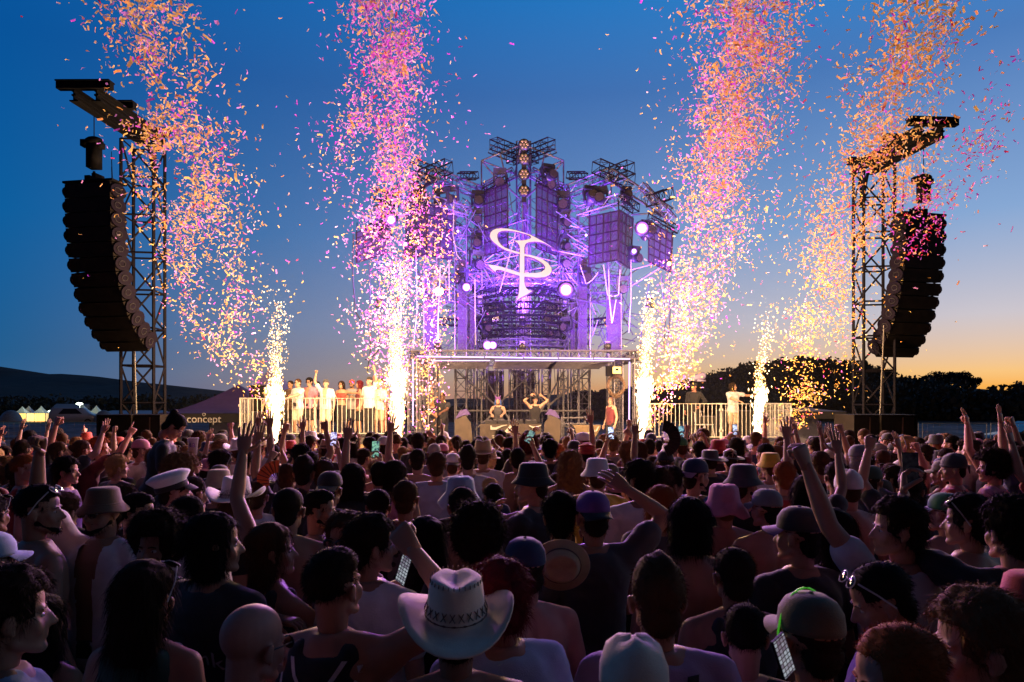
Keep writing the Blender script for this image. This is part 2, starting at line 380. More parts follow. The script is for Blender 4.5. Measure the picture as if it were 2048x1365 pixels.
def car(x, y, z, rz, paint, label, Lc=4.3, Wc=1.8, Hc=1.5, van=False):
    t = empty('parked_car', (x, y, z), rz, label, 'car')
    n = 18
    def hgt(u):                                      # side profile, bonnet at +x
        if van: pr = [(0, .75), (.03, 1), (.12, 1.0), (.7, .98), (.84, .62), (.97, .52), (1, .35)]
        else: pr = [(0, .5), (.03, .66), (.12, .72), (.26, .97), (.4, 1), (.58, .97), (.76, .66), (.96, .56), (1, .4)]
        return float(np.interp(u, [p[0] for p in pr], [p[1] for p in pr]))*Hc
    vs = []
    for i in range(n+1):
        u = i/n; h = hgt(u); bl = min(h, .62*Hc); x0 = -Lc/2+u*Lc; wf = Wc/2*(1-.12*abs(2*u-1)**3); wt = wf*(.78 if h > .7*Hc else .95)
        for q in (-1, 1):
            pass
        vs += [(x0, -wf, .28), (x0, -wf, bl*.9), (x0, -wt, h-.02), (x0, 0, h), (x0, wt, h-.02), (x0, wf, bl*.9), (x0, wf, .28)]
    mb = MB(); fs = [(i*7+k, i*7+(k+1) % 7, (i+1)*7+(k+1) % 7, (i+1)*7+k) for i in range(n) for k in range(7)]
    mb.add(vs, fs+[tuple(range(6, -1, -1)), tuple(n*7+k for k in range(7))]); mb.build('body', paint, t, True)
    for s in (-1, 1):
        g = MB(); g.add([(-Lc*.3, s*Wc*.492, Hc*.63), (Lc*.2, s*Wc*.492, Hc*.63), (Lc*.06, s*Wc*.415, Hc*.93), (-Lc*.2, s*Wc*.415, Hc*.93)], [(0, 1, 2, 3)]); g.build('side_window', GLASS, t)
        for q in (-1, 1):
            wl = MB(); wl.tube([(q*Lc*.31, s*(Wc/2-.2), .33), (q*Lc*.31, s*(Wc/2+.01), .33)], .33, 18); wo = wl.build('wheel', TYRE, t)
            MB().tube([(q*Lc*.31, s*(Wc/2), .33), (q*Lc*.31, s*(Wc/2+.02), .33)], .2, 12).build('rim', ALU, wo)
        MB().box((Lc*.485, s*Wc*.34, Hc*.47), (.08, .3, .14)).build('headlight', ALU, t)
    g = MB(); g.add([(Lc*.27, -Wc*.38, Hc*.68), (Lc*.27, Wc*.38, Hc*.68), (Lc*.1, Wc*.34, Hc*.975), (Lc*.1, -Wc*.34, Hc*.975)], [(0, 1, 2, 3)]); g.build('windscreen', GLASS, t)
    return t
car((2052-1024)/F*29+.9, 29.5, 0, R(178), CARP, 'dark car half out of view at the far right of the field', 4.5, 1.85, 1.45)
car((150-1024)/F*76, 76, -.4, R(20), CARW, 'pale van parked in front of the greenish-white peaked tents', 4.6, 1.9, 1.9, True)
def dome(px, d, w, h, z, label):
    t = empty('dome_tent', ((px-1024)/F*d, d, z), 0, label, 'tent', 'small camping tents at the field edge')
    MB().lathe([(w/2*math.cos(a), h*math.sin(a)) for a in [i*math.pi/2/7*.99 for i in range(8)]], 14).build('canopy', mat('grey_tent_fabric', (.22, .24, .26), .6, var=.2), t, True)
    MB().add([(-.3, -w/2-.01, 0), (.3, -w/2-.01, 0), (0, -w/2*.7, h*.75)], [(0, 1, 2)]).build('door', mat('tent_door', (.08, .1, .12), .7), t)
dome(22, 76, 2.3, 1.5, -.3, 'grey dome tent at the far left edge of the field'); dome(112, 78, 1.8, 1.2, -.4, 'small grey dome tent left of the pale van')
dome(208, 76, 2, 1.4, -.2, 'dark dome tent between the pale van and the sub speakers')
# ------------------------------------------------------------------ site fence of mesh panels behind the crowd
def mesh_fence(x0, x1, y, label, h=1.35):
    t = empty('mesh_fence_panel', ((x0+x1)/2, y, 0), 0, label, 'fence', 'wire fence panels along the field')
    w = (x1-x0)/2; fr = MB()
    fr.tube([(-w+.03, 0, 0), (-w+.03, 0, h), (w-.03, 0, h), (w-.03, 0, 0)], .021, 6)
    fr.build('frame', STEEL, t); m = MB(); n = int(2*w/.22)
    for i in range(1, n): m.tube([(-w+i*2*w/n, .01, .1), (-w+i*2*w/n, .01, h-.03)], .0028, 4)
    for k in range(5): m.tube([(-w+.05, -.012, .15+k*.27), (w-.05, -.012, .15+k*.27)], .004, 4)
    m.build('wire_mesh', STEEL, t)
for x0, x1, y, lb in ((-22.5, -19.6, 29, 'leftmost wire fence panel at the edge of the frame'), (-19.5, -16.6, 29, 'wire fence panel left of the black sub speakers'), (-16.5, -13.6, 29, 'wire fence panel mostly behind the left sub speakers'),
                      (10.9, 13.4, 27, 'wire fence panel right of the right platform'), (13.5, 16.1, 27, 'wire fence panel behind the right sub speakers'), (16.2, 18.8, 27, 'wire fence panel right of the right sub speakers'), (18.9, 21.4, 27, 'wire fence panel in front of the dark car')):
    mesh_fence(x0, x1, y, lb, 1.42)
# ------------------------------------------------------------------ truss helper
def truss(mb, p, q, w=.3, bays=None, rm=.025, rb=.011, n=5):
    p = Vector(p); q = Vector(q); d = q-p; u = d.normalized()
    a = u.cross(Vector((0, 0, 1))); a = a.normalized() if a.length > .05 else Vector((1, 0, 0)); b = u.cross(a).normalized(); h = w/2
    cs = [a*h+b*h, a*h-b*h, -a*h-b*h, -a*h+b*h]
    for c in cs: mb.tube([p+c, q+c], rm, n)
    bays = bays or max(1, round(d.length/w/1.1))
    for i in range(bays+1):
        o = p+d*(i/bays)
        for k in range(4): mb.tube([o+cs[k], o+cs[(k+1) % 4]], rb, 4, 0, False)
        if i < bays:
            o2 = p+d*((i+1)/bays)
            for k in range(4):
                k2 = (k+1) % 4; mb.tube([o+cs[k if i % 2 else k2], o2+cs[k2 if i % 2 else k]], rb, 4, 0, False)
    return mb
# ------------------------------------------------------------------ speaker towers and line arrays
ARRM = mat('speaker_cabinet', (.012, .010, .009), .5, 0, var=.35, vscale=6)
GRIL = mat('speaker_grille', (.010, .009, .008), .6, .2, var=.3, bump=.5, bscale=120)
RIM = mat('speaker_side_plate', (.006, .004, .009), .5, .0)
HAND = mat('handle_chrome', (.035, .034, .04), .45, .3)
def tower(side):
    left = side < 0
    lb = ('left' if left else 'right')
    bx, d = (287, 18.2) if left else (1747, 19.2)
    x = (bx-1024)/F*d; z1 = CAMZ+(HOR-(290 if left else 335))/F*d
    t = empty('speaker_tower', (x, d, 0), R(8*side*-1), 'black truss tower holding the %s hanging speaker array, two beams reaching outward on top' % lb, 'truss tower', 'truss towers on both sides of the stage')
    mb = MB(); truss(mb, (0, 0, .3), (0, 0, z1), .80, 9, .042, .026, 6); mb.build('mast', DARKST, t)
    b = MB(); b.box((0, 0, .14), (1.9, 1.9, .12)); b.box((0, 0, .24), (1.1, 1.1, .1)); b.build('base', BLACKM, t)
    # two parallel I-beams reaching out and towards the audience
    if left: pa, pb = P(310, 283, 18.6), P(170, 190, 15.6)
    else: pa, pb = P(1722, 340, 19.6), P(1865, 262, 16.6)
    M = t.matrix_basis.inverted() if False else (Matrix.Translation(t.location) @ Euler((0, 0, t.rotation_euler.z)).to_matrix().to_4x4()).inverted()
    pa = M @ pa; pb = M @ pb; dr = (pb-pa).normalized(); sd = dr.cross(Vector((0, 0, 1))).normalized()
    for s in (-.26, .26):
        g = MB(); g.bar(pa+sd*s, pb+sd*s, .1, .04); g.bar(pa+sd*s+Vector((0, 0, .13)), pb+sd*s+Vector((0, 0, .13)), .2, .03); g.bar(pa+sd*s-Vector((0, 0, .13)), pb+sd*s-Vector((0, 0, .13)), .2, .03)
        g.bar(pa+sd*s, pb+sd*s, .03, .26); g.build('arm_beam', BLACKM, t)
    for f, wd in ((1.0, .62), (.62, .5), (.02, .42)):
        c = pa+(pb-pa)*f+Vector((0, 0, .2)); g = MB(); g.bar(c-sd*wd, c+sd*wd, .16, .16); g.bar(c-sd*wd+Vector((0, 0, .09)), c+sd*wd+Vector((0, 0, .09)), .24, .03); g.build('cross_beam', BLACKM, t)
    mb = MB(); mb.bar(pa+Vector((0, 0, -.2)), pa+Vector((0, 0, -1.0)), .06); mb.bar(pa+(pb-pa)*.12-Vector((0, 0, .1)), pa-Vector((0, 0, 1.1)), .06); mb.build('brace', BLACKM, t)
    # array
    if left: top, dd, n, ph = P(190, 372, 16.6), 16.6, 12, R(-10)
    else: top, dd, n, ph = P(1836, 436, 18.4), 18.4, 11, R(14)
    a = empty('line_array', top, ph, '%s curved hanging stack of black line array speakers' % lb, 'speaker array', 'curved line arrays hung on the towers')
    # axis: local -y faces the audience; cabinets 1.32 wide, .36 high
    ang = 0.0; p = Vector((0, 0, 0)); H = .345
    angs = [0, 1, 2, 2.5, 3, 3.5, 4, 5, 6, 7, 8.5, 9.5]
    yc = 0; zc = 0
    fr = MB(); fr.box((0, 0, .05), (1.36, .5, .05)); fr.box((0, .1, .12), (.14, .7, .12)); fr.box((0, .1, .22), (.1, .3, .16)); fr.build('rigging_frame', BLACKM, a)
    for k in range(n):
        ang += R(angs[k]); rot = Euler((ang, 0, 0)).to_matrix()
        c = Vector((0, yc, zc))+rot @ Vector((0, 0, -H/2))
        cab = MB(); wv = [(-.62, -.24), (.62, -.24), (.56, .28), (-.56, .28)]
        zt, zb = H/2-.006, -H/2+.006
        vs = [rot @ Vector((x_, y_, zt))+c for x_, y_ in wv]+[rot @ Vector((x_, y_, zb))+c for x_, y_ in wv]
        cab.add(vs, [(0, 1, 2, 3), (7, 6, 5, 4), (0, 4, 5, 1), (1, 5, 6, 2), (2, 6, 7, 3), (3, 7, 4, 0)])
        g = MB()
        for s in (-1, 1):                            # V shaped front grilles
            g.add([rot @ Vector(v)+c for v in ((s*.60, -.243, zt-.02), (s*.05, -.20, zt-.02), (s*.05, -.20, zb+.02), (s*.60, -.243, zb+.02))], [(0, 1, 2, 3)])
        cb = cab.build('cabinet', ARRM, a); g.build('grille', GRIL, cb)
        for s in (-1, 1):                            # rounded side plate with handle ring
            sp = MB(); n2 = 16; vv = []
            for i in range(n2):
                tt = 2*math.pi*i/n2; yy = .27*math.cos(tt)*(1.0 if math.cos(tt) < 0 else .9); zz = H/2*1.0*math.sin(tt)
                for xx in (0, .05): vv.append(rot @ Vector((s*(.62+xx), yy, zz))+c)
            sp.add(vv, [(2*i, 2*((i+1) % n2), 2*((i+1) % n2)+1, 2*i+1) for i in range(n2)]+[tuple(2*i+1 for i in range(n2)), tuple(2*i for i in range(n2-1, -1, -1))])
            so_ = sp.build('side_plate', RIM, cb); hb = MB()
            ring = [rot @ Vector((s*.685, .10*math.cos(q*math.pi/8)-.06, H*.20*math.sin(q*math.pi/8)))+c for q in range(17)]
            hb.tube(ring, .008, 5, 0, False); hb.build('handle', HAND, cb)
        e = rot @ Vector((0, 0, -H)); yc += e.y; zc += e.z
    # chain hoist and cables
    hz = (P(0, 300, dd) if left else P(0, 372, dd)).z
    hk = empty('chain_hoist', (top.x+(-.02 if left else .15), dd, 0), 0, 'black chain hoist hanging above the %s line array' % lb, 'hoist', 'chain hoists')
    mb = MB(); zb = top.z+.3; mb.box((0, 0, (zb+hz)/2+.12), (.26, .24, max(.35, hz-zb))); mb.ell((0, 0, hz+.2), (.22, .16, .12)); mb.box((-.18, 0, hz+.15), (.22, .18, .16)); mb.box((.15, 0, hz+.1), (.14, .18, .14)); mb.build('motor', BLACKM, hk, True)
    mb = MB(); ptop = P(0, 205 if left else 275, dd); mb.tube([(0, 0, hz+.25), (0, 0, ptop.z)], .012, 5); mb.build('chain', BLACKM, hk)
    mb = MB(); mb.tube([(0, 0, top.z+.1), (0, 0, zb+.05)], .03, 6); mb.build('hook', BLACKM, hk)
    for k in range(3):
        x0 = x+side*(-.0)+(.15+.12*k)*(1 if left else -1); mb = MB(); s0 = Vector((x+side*.5, d-.6, z1-.4-.2*k)); e0 = top+Vector((.35*(1 if left else -1), .2, .1-.0*k))
        pts = [s0.lerp(e0, i/10)+Vector((0, 0, -.35*math.sin(math.pi*i/10)*(1+k*.4))) for i in range(11)]
        mb.tube(pts, .009, 4); o = mb.build('rigging_cable', BLACKM); tag(o, '%s thin black cable sagging from the %s tower to its line array' % (['uppermost', 'middle', 'lowest'][k], lb), 'cable', 'rigging cables at the %s array' % lb)
    lo = MB(); lo.tube([(x+.22*side*-1, d-.5, .3), (x+.1*side*-1, d-.52, 2.0), (x+.02, d-.5, 4.4)], .016, 5); o = lo.build('power_cable', mat('grey_cable', (.18, .17, .16), .6)); tag(o, 'pale cable running up the front of the %s truss tower' % lb, 'cable')
for s in (-1, 1): tower(s)
def sub(px0, px1, d, label, z=1.95, ply=False):
    x0, x1 = (px0-1024)/F*d, (px1-1024)/F*d; w = (x1-x0); zt = CAMZ+(HOR-830)/F*d
    t = empty('subwoofer_box', ((x0+x1)/2, d+.5, 0), 0, label, 'subwoofer', 'subwoofer stacks in front of the speaker towers')
    mb = MB(); h = zt; th = .03
    mb.box((0, .25, h/2), (w, .5, h)); mb.box((0, -.25, h-th/2), (w, .5, th)); mb.box((0, -.25, th/2), (w, .5, th)); mb.box((-w/2+th/2, -.25, h/2), (th, .5, h-2*th)); mb.box((w/2-th/2, -.25, h/2), (th, .5, h-2*th)); mb.build('cabinet', WOODB, t)
    MB().box((0, -.44, h/2), (w-.09, .02, h-.09)).build('grille', GRIL, t)
    if ply: MB().bar((w*.1, -.46, h*.55), (w*.12, -.46, h-.06), .035, .02).build('edge_strip', PLY, t)
    for s in (-1, 1): MB().box((s*(w/2+.008), -.1, h*.7), (.02, .18, .07)).build('handle', HAND, t)
sub(193, 262, 15.6, 'black subwoofer stack at the left foot of the left tower')
sub(262.5, 320, 15.7, 'brownish subwoofer stack right of the black one below the left tower', ply=True)
sub(1708, 1762, 16.2, 'wood-toned subwoofer stack at the left foot of the right tower', ply=True)
sub(1762.5, 1835, 16.1, 'black subwoofer stack right of the wood-toned one below the right tower', ply=True)
for _n in ('black_metal', 'dark_truss', 'speaker_cabinet', 'speaker_grille', 'black_painted_ply', 'speaker_side_plate', 'handle_chrome'): MATS[_n].node_tree.nodes['Principled BSDF'].inputs['Specular IOR Level'].default_value = .08; MATS[_n].node_tree.nodes['Principled BSDF'].inputs['Metallic'].default_value = 0
# ------------------------------------------------------------------ purple event tents
PURP = mat('purple_tent_cloth', (.05, .028, .13), .55, 0, var=.15)
BLKC = mat('black_valance', (.02, .018, .022), .6)
def gazebo(px0, px1, d, y_apex, y_eave, y_val, label, logo=False, cloth=PURP, post=ALU):
    x0, x1 = (px0-1024)/F*d, (px1-1024)/F*d; w = (x1-x0)/2; za, ze, zv = (CAMZ+(HOR-y)/F*d for y in (y_apex, y_eave, y_val))
    t = empty('event_tent', ((x0+x1)/2, d+w, 0), 0, label, 'tent')
    vs = []; n = 8
    for i in range(n):
        u = i/(n-1); s = w*(1-u)+.03; z = ze+(za-ze)*(u**1.5)
        vs += [(-s, -s, z), (s, -s, z), (s, s, z), (-s, s, z)]
    mb = MB(); mb.add(vs, [(i*4+k, i*4+(k+1) % 4, (i+1)*4+(k+1) % 4, (i+1)*4+k) for i in range(n-1) for k in range(4)]); mb.build('roof', cloth, t)
    vl = MB()
    for sx, sy in ((0, -1), (0, 1), (1, 0), (-1, 0)): vl.box((sx*w, sy*w, (ze+zv)/2), ((2*w+.02) if not sx else .012, (2*w-.02) if not sy else .012, ze-zv))
    v = vl.build('valance', BLKC, t)
    for sx in (-1, 1):
        for sy in (-1, 1): MB().box((sx*w*.97, sy*w*.97, (ze-.05)/2), (.05, .05, ze-.05)).build('leg', post, t)
    MB().box((0, w*.98, zv/2), (2*w*.98, .01, zv)).build('back_wall', mat('blue_lit_wall_cloth', (.42, .40, .5), .7, var=.1), t)  # canvas wall with the bluish light on it mixed into its base colour
    return t, w, ze, zv
t, w_, ze_, zv_ = gazebo(318, 545, 23, 768, 827, 845, 'large purple tent with a black printed valance, left of the left platform')
def text_mesh(body, size, ext=.002):
    c = bpy.data.curves.new('lettering', 'FONT'); c.body = body; c.size = size; c.align_x = 'CENTER'; c.align_y = 'CENTER'; c.extrude = ext
    o = bpy.data.objects.new('tmp', c); col.objects.link(o); dg = bpy.context.evaluated_depsgraph_get(); dg.update()
    me = bpy.data.meshes.new_from_object(o.evaluated_get(dg)); bpy.data.objects.remove(o); return me
LETW = mat('white_lettering', (.75, .72, .7), .6)
me = text_mesh('concept', .36, .004); me.materials.clear(); me.materials.append(LETW)
vo = [c for c in t.children if c.name.startswith('valance')][0]
o = link('lettering', me, vo); o.rotation_euler = (math.pi/2, 0, 0); o.location = ((408-431)/F*23*1.0, -w_-.02, (ze_+zv_)/2-.05)
rgm = MB(); rgm.tube([(.05*math.cos(a*.785), 0, .05*math.sin(a*.785)) for a in range(9)], .009, 5, 0, False); o2 = rgm.build('emblem', LETW, vo); o2.location = (o.location.x, -w_-.02, (ze_+zv_)/2+.115)
t, *_ = gazebo(430, 600, 31, 728, 826, 832, 'tall white canopy coloured as if purple-lit, peeking up behind the purple tent', cloth=mat('purple_lit_canopy', (.5, .42, .62), .6, var=.1))  # white cloth; the purple light on it is put into its colour
t, *_ = gazebo(1572, 1692, 24, 815, 823, 838, 'flat dark folding canopy right of the right platform', cloth=mat('grey_canopy', (.16, .14, .17), .6, var=.1))
mb = MB(); mb.tube([P(1692, 843, 20)-Vector((0, 0, 0)), P(1697, 900, 19.4)], .03, 6); tag(mb.build('pale_pole', BARR), 'pale leaning pole below the right edge of the dark folding canopy', 'pole')
# ------------------------------------------------------------------ platforms with crowd barriers
DECK = mat('stage_deck', (.05, .042, .042), .6, 0, var=.3, vscale=3)
def barrier(mb, p, q, z0, z1, step=.125, m=0):
    p = Vector((p[0], p[1], 0)); q = Vector((q[0], q[1], 0)); L_ = (q-p).length; n = max(2, round(L_/step))
    a = Vector((0, 0, 1))
    mb.tube([p+a*(z0+.02), p+a*z1, q+a*z1, q+a*(z0+.02)], .021, 8)
    mb.tube([p+a*(z0+.07), q+a*(z0+.07)], .016, 6)
    for i in range(1, n): mb.tube([p.lerp(q, i/n)+a*(z0+.07), p.lerp(q, i/n)+a*z1], .0095, 6, 0, False)
def platform(px0, px1, d, ytop, ybot, side_d, label, nm):
    x0, x1 = (px0-1024)/F*d, (px1-1024)/F*d; z0 = CAMZ+(HOR-ybot)/F*d-.06; z1 = CAMZ+(HOR-ytop)/F*d
    t = empty('viewing_platform', ((x0+x1)/2, d, 0), 0, label, 'platform')
    w = (x1-x0)/2; k = MB(); k.box((0, 1.6, z0-.08), (2*w+.1, 3.3, .16)); k.build('deck', DECK, t)
    k = MB(); k.box((0, -.075, z0-.28), (2*w+.06, .04, .2)); k.build('fascia', mat('timber_edge', (.26, .18, .09), .6, 0, var=.3), t)
    for i in range(5):
        x = -w+.1+i*(2*w-.2)/4; g = MB(); g.tube([(x, .1, 0), (x, .1, z0-.17)], .03, 8); g.build('leg', ALU, t)
    bn = round(2*w/2.0)
    for i in range(bn):
        a, b = -w+i*2*w/bn+.02, -w+(i+1)*2*w/bn-.02
        bt = empty('crowd_barrier', ((x0+x1)/2+(a+b)/2, d-.02, z0), 0, 'white barred crowd barrier section %s of the %s platform' % (['at the left end', 'left of centre', 'right of centre', 'at the right end'][min(3, int(i*4/bn))] if bn != 3 else ['at the left end', 'in the middle', 'at the right end'][i], nm), 'barrier', 'white barriers around the platforms')
        mb = MB(); barrier(mb, ((a-b)/2, 0), ((b-a)/2, 0), .06, z1-z0); mb.build('frame', BARR, bt)
        for e in (-1, 1):
            f = MB(); f.box((e*(b-a)/2, 0, .03), (.06, .4, .03)); f.box((e*(b-a)/2, 0, .32), (.075, .05, .07)); f.box((e*(b-a)/2, 0, .95), (.075, .05, .07)); f.build('coupling', BARR, bt)
    for s, lb in ((-1, 'left'), (1, 'right')):
        bt = empty('crowd_barrier', ((x0+x1)/2+s*(w-.02), d+1.2, z0), 0, 'white barred side barrier on the %s side of the %s platform' % (lb, nm), 'barrier', 'white barriers around the platforms')
        mb = MB(); barrier(mb, (0, -1.15), (0, 1.15), .06, z1-z0); mb.build('frame', BARR, bt)
    return z0
zpl = platform(479, 782, 20.0, 797, 872, 2, 'raised platform with timber edge carrying the dancing guests on the left', 'left')
zpr = platform(1300, 1583, 20.6, 808, 879, 2, 'raised purple-lit platform on the right with one chair', 'right')
# clutter on the platforms
def flightcase(x, y, z, sx, sy, sz, label, mt=BLKPL):
    t = empty('flight_case', (x, y, z), R(3), label, 'flight case')
    MB().box((0, 0, sz/2), (sx, sy, sz)).build('case_body', mt, t); g = MB()
    for a in (-1, 1):
        for b in (-1, 1): g.box((a*sx/2, b*sy/2, sz/2), (.035, .035, sz+.01))
    for zz in (0, sz): 
        for b in (-1, 1): g.box((0, b*sy/2, zz), (sx, .03, .03))
    g.build('edge_trim', ALU, t); MB().box((0, -sy/2-.02, sz*.55), (.18, .03, .06)).build('handle', HAND, t); return t
flightcase(-7.65, 21.3, zpl, .9, .6, .75, 'flight case under the monitor speaker at the left end of the left platform')
t = empty('monitor_speaker', (-7.72, 21.2, zpl+.76), R(4), 'upright black monitor speaker at the left end of the left platform', 'speaker')
MB().box((0, 0, .4), (.72, .5, .8)).build('cabinet', WOODB, t); MB().box((0, -.262, .4), (.64, .02, .72)).build('grille', GRIL, t)
flightcase(7.25, 22.2, zpr, 1.0, .6, .9, 'flight case at the right end of the right platform')
flightcase(6.35, 22.8, zpr, .7, .5, .7, 'smaller flight case left of the one at the right platform end')
t = empty('plastic_chair', P(1408, 0, 22.4).xy.to_3d()+Vector((0, 0, zpr)), R(35), 'lilac-lit plastic chair standing on the right platform', 'chair')
CH = mat('white_plastic', (.6, .58, .6), .4)
MB().box((0, 0, .44), (.44, .44, .03)).build('seat', CH, t)
mb = MB(); 
for i in range(5): mb.tube([(-.18+.09*i, .2, .46), (-.17+.085*i, .27, .86)], .014, 5)
mb.tube([(-.21, .26, .86), (0, .29, .9), (.21, .26, .86)], .022, 6); mb.build('backrest', CH, t)
for a in (-1, 1):
    for b in (-1, 1): MB().tube([(a*.19, b*.19, .43), (a*.23, b*.24, 0)], .017, 6).build('leg', CH, t)
pp = P(1398, 757, 22.5)
t = empty('spotlight_on_stand', (pp.x, pp.y, zpr), R(20), 'purple-lit spotlight on a tall stand on the right platform', 'spotlight')
MB().tube([(0, 0, 0), (0, 0, pp.z-zpr-.1)], .02, 7).build('stand', BLACKM, t)
for k in range(3): MB().tube([(0, 0, .5), (.35*math.cos(k*2.1), .35*math.sin(k*2.1), 0)], .013, 5).build('leg', BLACKM, t)
mb = MB(); mb.cap((-.2, 0, pp.z-zpr), (.12, 0, pp.z-zpr+.08), .1, .13); mb.box((.05, 0, pp.z-zpr-.08), (.28, .22, .06)); mb.build('lamp_head', mat('lilac_plastic', (.35, .3, .5), .4), t, True)
# ------------------------------------------------------------------ the stage structure
D0 = 24.5
MESHM = mat('led_mesh_panel', (.035, .008, .045), .6, .1, var=.25, vscale=5, alpha=.56); FRM = mat('panel_frame', (.02, .010, .02), .45, .4)
st = empty('stage_structure', P(1045, 900, D0).xy.to_3d(), 0, 'tall crown-shaped tower of purple-lit trusses and scaffold tubes above the stage', 'stage structure')
ORG = st.location.copy()
def S(px, py, d=D0): return P(px, py, d)-ORG
def mir(px): return 2090-px
def both(f, *a):
    f(1, *a); f(-1, *a)
def X(px, s): return px if s > 0 else mir(px)
def tr(pts, name='truss', m=ALU, **k):
    mb = MB()
    for i in range(len(pts)-1): truss(mb, pts[i], pts[i+1], **k)
    return mb.build(name, m, st)
GROUND = -0.0
def mast(px, ytop, d, w=.42, m=ALU, z0=0.0, **k):
    tpt = S(px, ytop, d); bpt = Vector((tpt.x, tpt.y, z0)); return tr([bpt, tpt], 'mast', m, w=w, **k)
mast(1047, 288, D0+.4, .5, rm=.03, rb=.014)
mast(1030, 560, D0+1.6, .45); mast(1066, 560, D0+1.6, .45)
for s in (1, -1):
    mast(X(1126, s), 372, D0+.3, .36)
    mast(X(1168, s), 430, D0-.5, .40); mast(X(1228, s), 430, D0-1.2, .42, rm=.028)
    mast(X(1092, s), 500, D0+1.8, .3); mast(X(1150, s), 560, D0+1.2, .3)
    # crown peak pipes
    g = MB()
    for a, b in (((1127, 322, D0), (1048, 290, D0)), ((1127, 322, D0), (1127, 400, D0)), ((1127, 322, D0), (1060, 348, D0+.5)), ((1060, 348, D0+.5), (1048, 290, D0)), ((1127, 322, D0), (1085, 372, D0+.5)), ((1127, 385, D0), (1048, 352, D0+.2)), ((1107, 345, D0), (1048, 400, D0)), ((1090, 305, D0), (1075, 372, D0))):
        g.tube([S(X(a[0], s), a[1], a[2]), S(X(b[0], s), b[1], b[2])], .03, 6)
    g.build('scaffold_tube', STEEL, st)
    tr([S(X(1103, s), 287, D0-.6), S(X(1020, s), 320, D0+1.2)], w=.34, m=DARKST); tr([S(X(1105, s), 300, D0+1.5), S(X(1060, s), 318, D0+.6)], w=.3)
    # header trusses over the inner panels
    tr([S(X(1062, s), 345, D0-.2), S(X(1122, s), 378, D0-.2)], w=.3); tr([S(X(1075, s), 362, D0-1), S(X(1120, s), 386, D0-.6)], w=.26, m=DARKST)
    # big shoulder beams and X crossings
    tr([S(X(1125, s), 388, D0), S(X(1222, s), 350, D0-1.2)], w=.34, rm=.03); tr([S(X(1222, s), 350, D0-1.2), S(X(1335, s), 425, D0-2.4)], w=.36, rm=.03)
    tr([S(X(1192, s), 332, D0-1.6), S(X(1262, s), 362, D0-.6)], w=.38, m=DARKST); tr([S(X(1262, s), 334, D0-1.8), S(X(1192, s), 362, D0-.6)], w=.38, m=DARKST)
    tr([S(X(1136, s), 352, D0-.4), S(X(1172, s), 352, D0-.8)], w=.22, m=DARKST)
    tr([S(X(1300, s), 402, D0-2.6), S(X(1338, s), 388, D0-1.6)], w=.34, m=DARKST); tr([S(X(1285, s), 372, D0-2), S(X(1345, s), 440, D0-2.8)], w=.22)
    tr([S(X(1158, s), 424, D0-1.2), S(X(1242, s), 398, D0-2.3)], w=.28); tr([S(X(1242, s), 398, D0-2.3), S(X(1272, s), 418, D0-1.6)], w=.26, m=DARKST)
    tr([S(X(1300, s), 432, D0-2.7), S(X(1352, s), 462, D0-2.2)], w=.24, m=DARKST)
    g = MB()                                        # shoulder bracing pipes
    for a, b in (((1222, 352, D0-1.2), (1222, 400, D0-1.2)), ((1222, 352, D0-1.2), (1190, 390, D0-1)), ((1222, 352, D0-1.2), (1262, 400, D0-1.5)), ((1127, 392, D0), (1180, 440, D0-.6)), ((1127, 430, D0), (1222, 395, D0-1)), ((1335, 425, D0-2.4), (1262, 430, D0-1.8)), ((1335, 425, D0-2.4), (1335, 530, D0-2.4)), ((1127, 460, D0), (1222, 530, D0-1)), ((1222, 460, D0-1), (1127, 530, D0)), ((1262, 540, D0-1.6), (1340, 520, D0-2.2)), ((1235, 590, D0-1.2), (1345, 520, D0-2.4))):
        g.tube([S(X(a[0], s), a[1], a[2]), S(X(b[0], s), b[1], b[2])], .025, 6)
    g.build('scaffold_tube', STEEL, st)
    # star hubs with radiating tubes
    for hx, hy, hd, n, r in ((1127, 528, D0-.3, 14, 2.0), (1127, 462, D0, 10, 1.4), (1180, 600, D0-.4, 9, 1.3)):
        g = MB(); c = S(X(hx, s), hy, hd); g.ell(c, (.09, .09, .09), 0, 8, 6)
        for k in range(n):
            a = 2*math.pi*k/n+.2; rr = r*rnd.uniform(.7, 1.25)
            g.tube([c, c+Vector((rr*math.cos(a)*s, rnd.uniform(-.5, .5), rr*math.sin(a)*.9))], .02, 5)
        g.build('tube_star', STEEL, st)
    # level trusses
    tr([S(X(1090, s), 553, D0+.3), S(X(1240, s), 560, D0-1)], w=.26); tr([S(X(1110, s), 602, D0+.3), S(X(1242, s), 592, D0-1)], w=.3)
    tr([S(X(1125, s), 470, D0), S(X(1182, s), 462, D0-.8)], w=.24)
    tr([S(X(1120, s), 652, D0+.3), S(X(1236, s), 640, D0-1)], w=.22, m=DARKST)
    # narrow clad columns
    for cx, wpx, yt, yb, dd, mm in ((1228, 26, 600, 703, D0-1.5, MESHM), (1166, 16, 520, 703, D0-.8, MESHM), (1148, 14, 610, 705, D0-.3, MESHM)):
        g = MB(); a = S(X(cx-wpx/2, s), yt, dd); b = S(X(cx+wpx/2, s), yb, dd); xa, xb = sorted((a.x, b.x))
        g.box(((xa+xb)/2, a.y, (a.z+b.z)/2), (xb-xa, .04, abs(a.z-b.z))); g.build('cladding_panel', mm, st)
    # V braces under the roof
    g = MB()
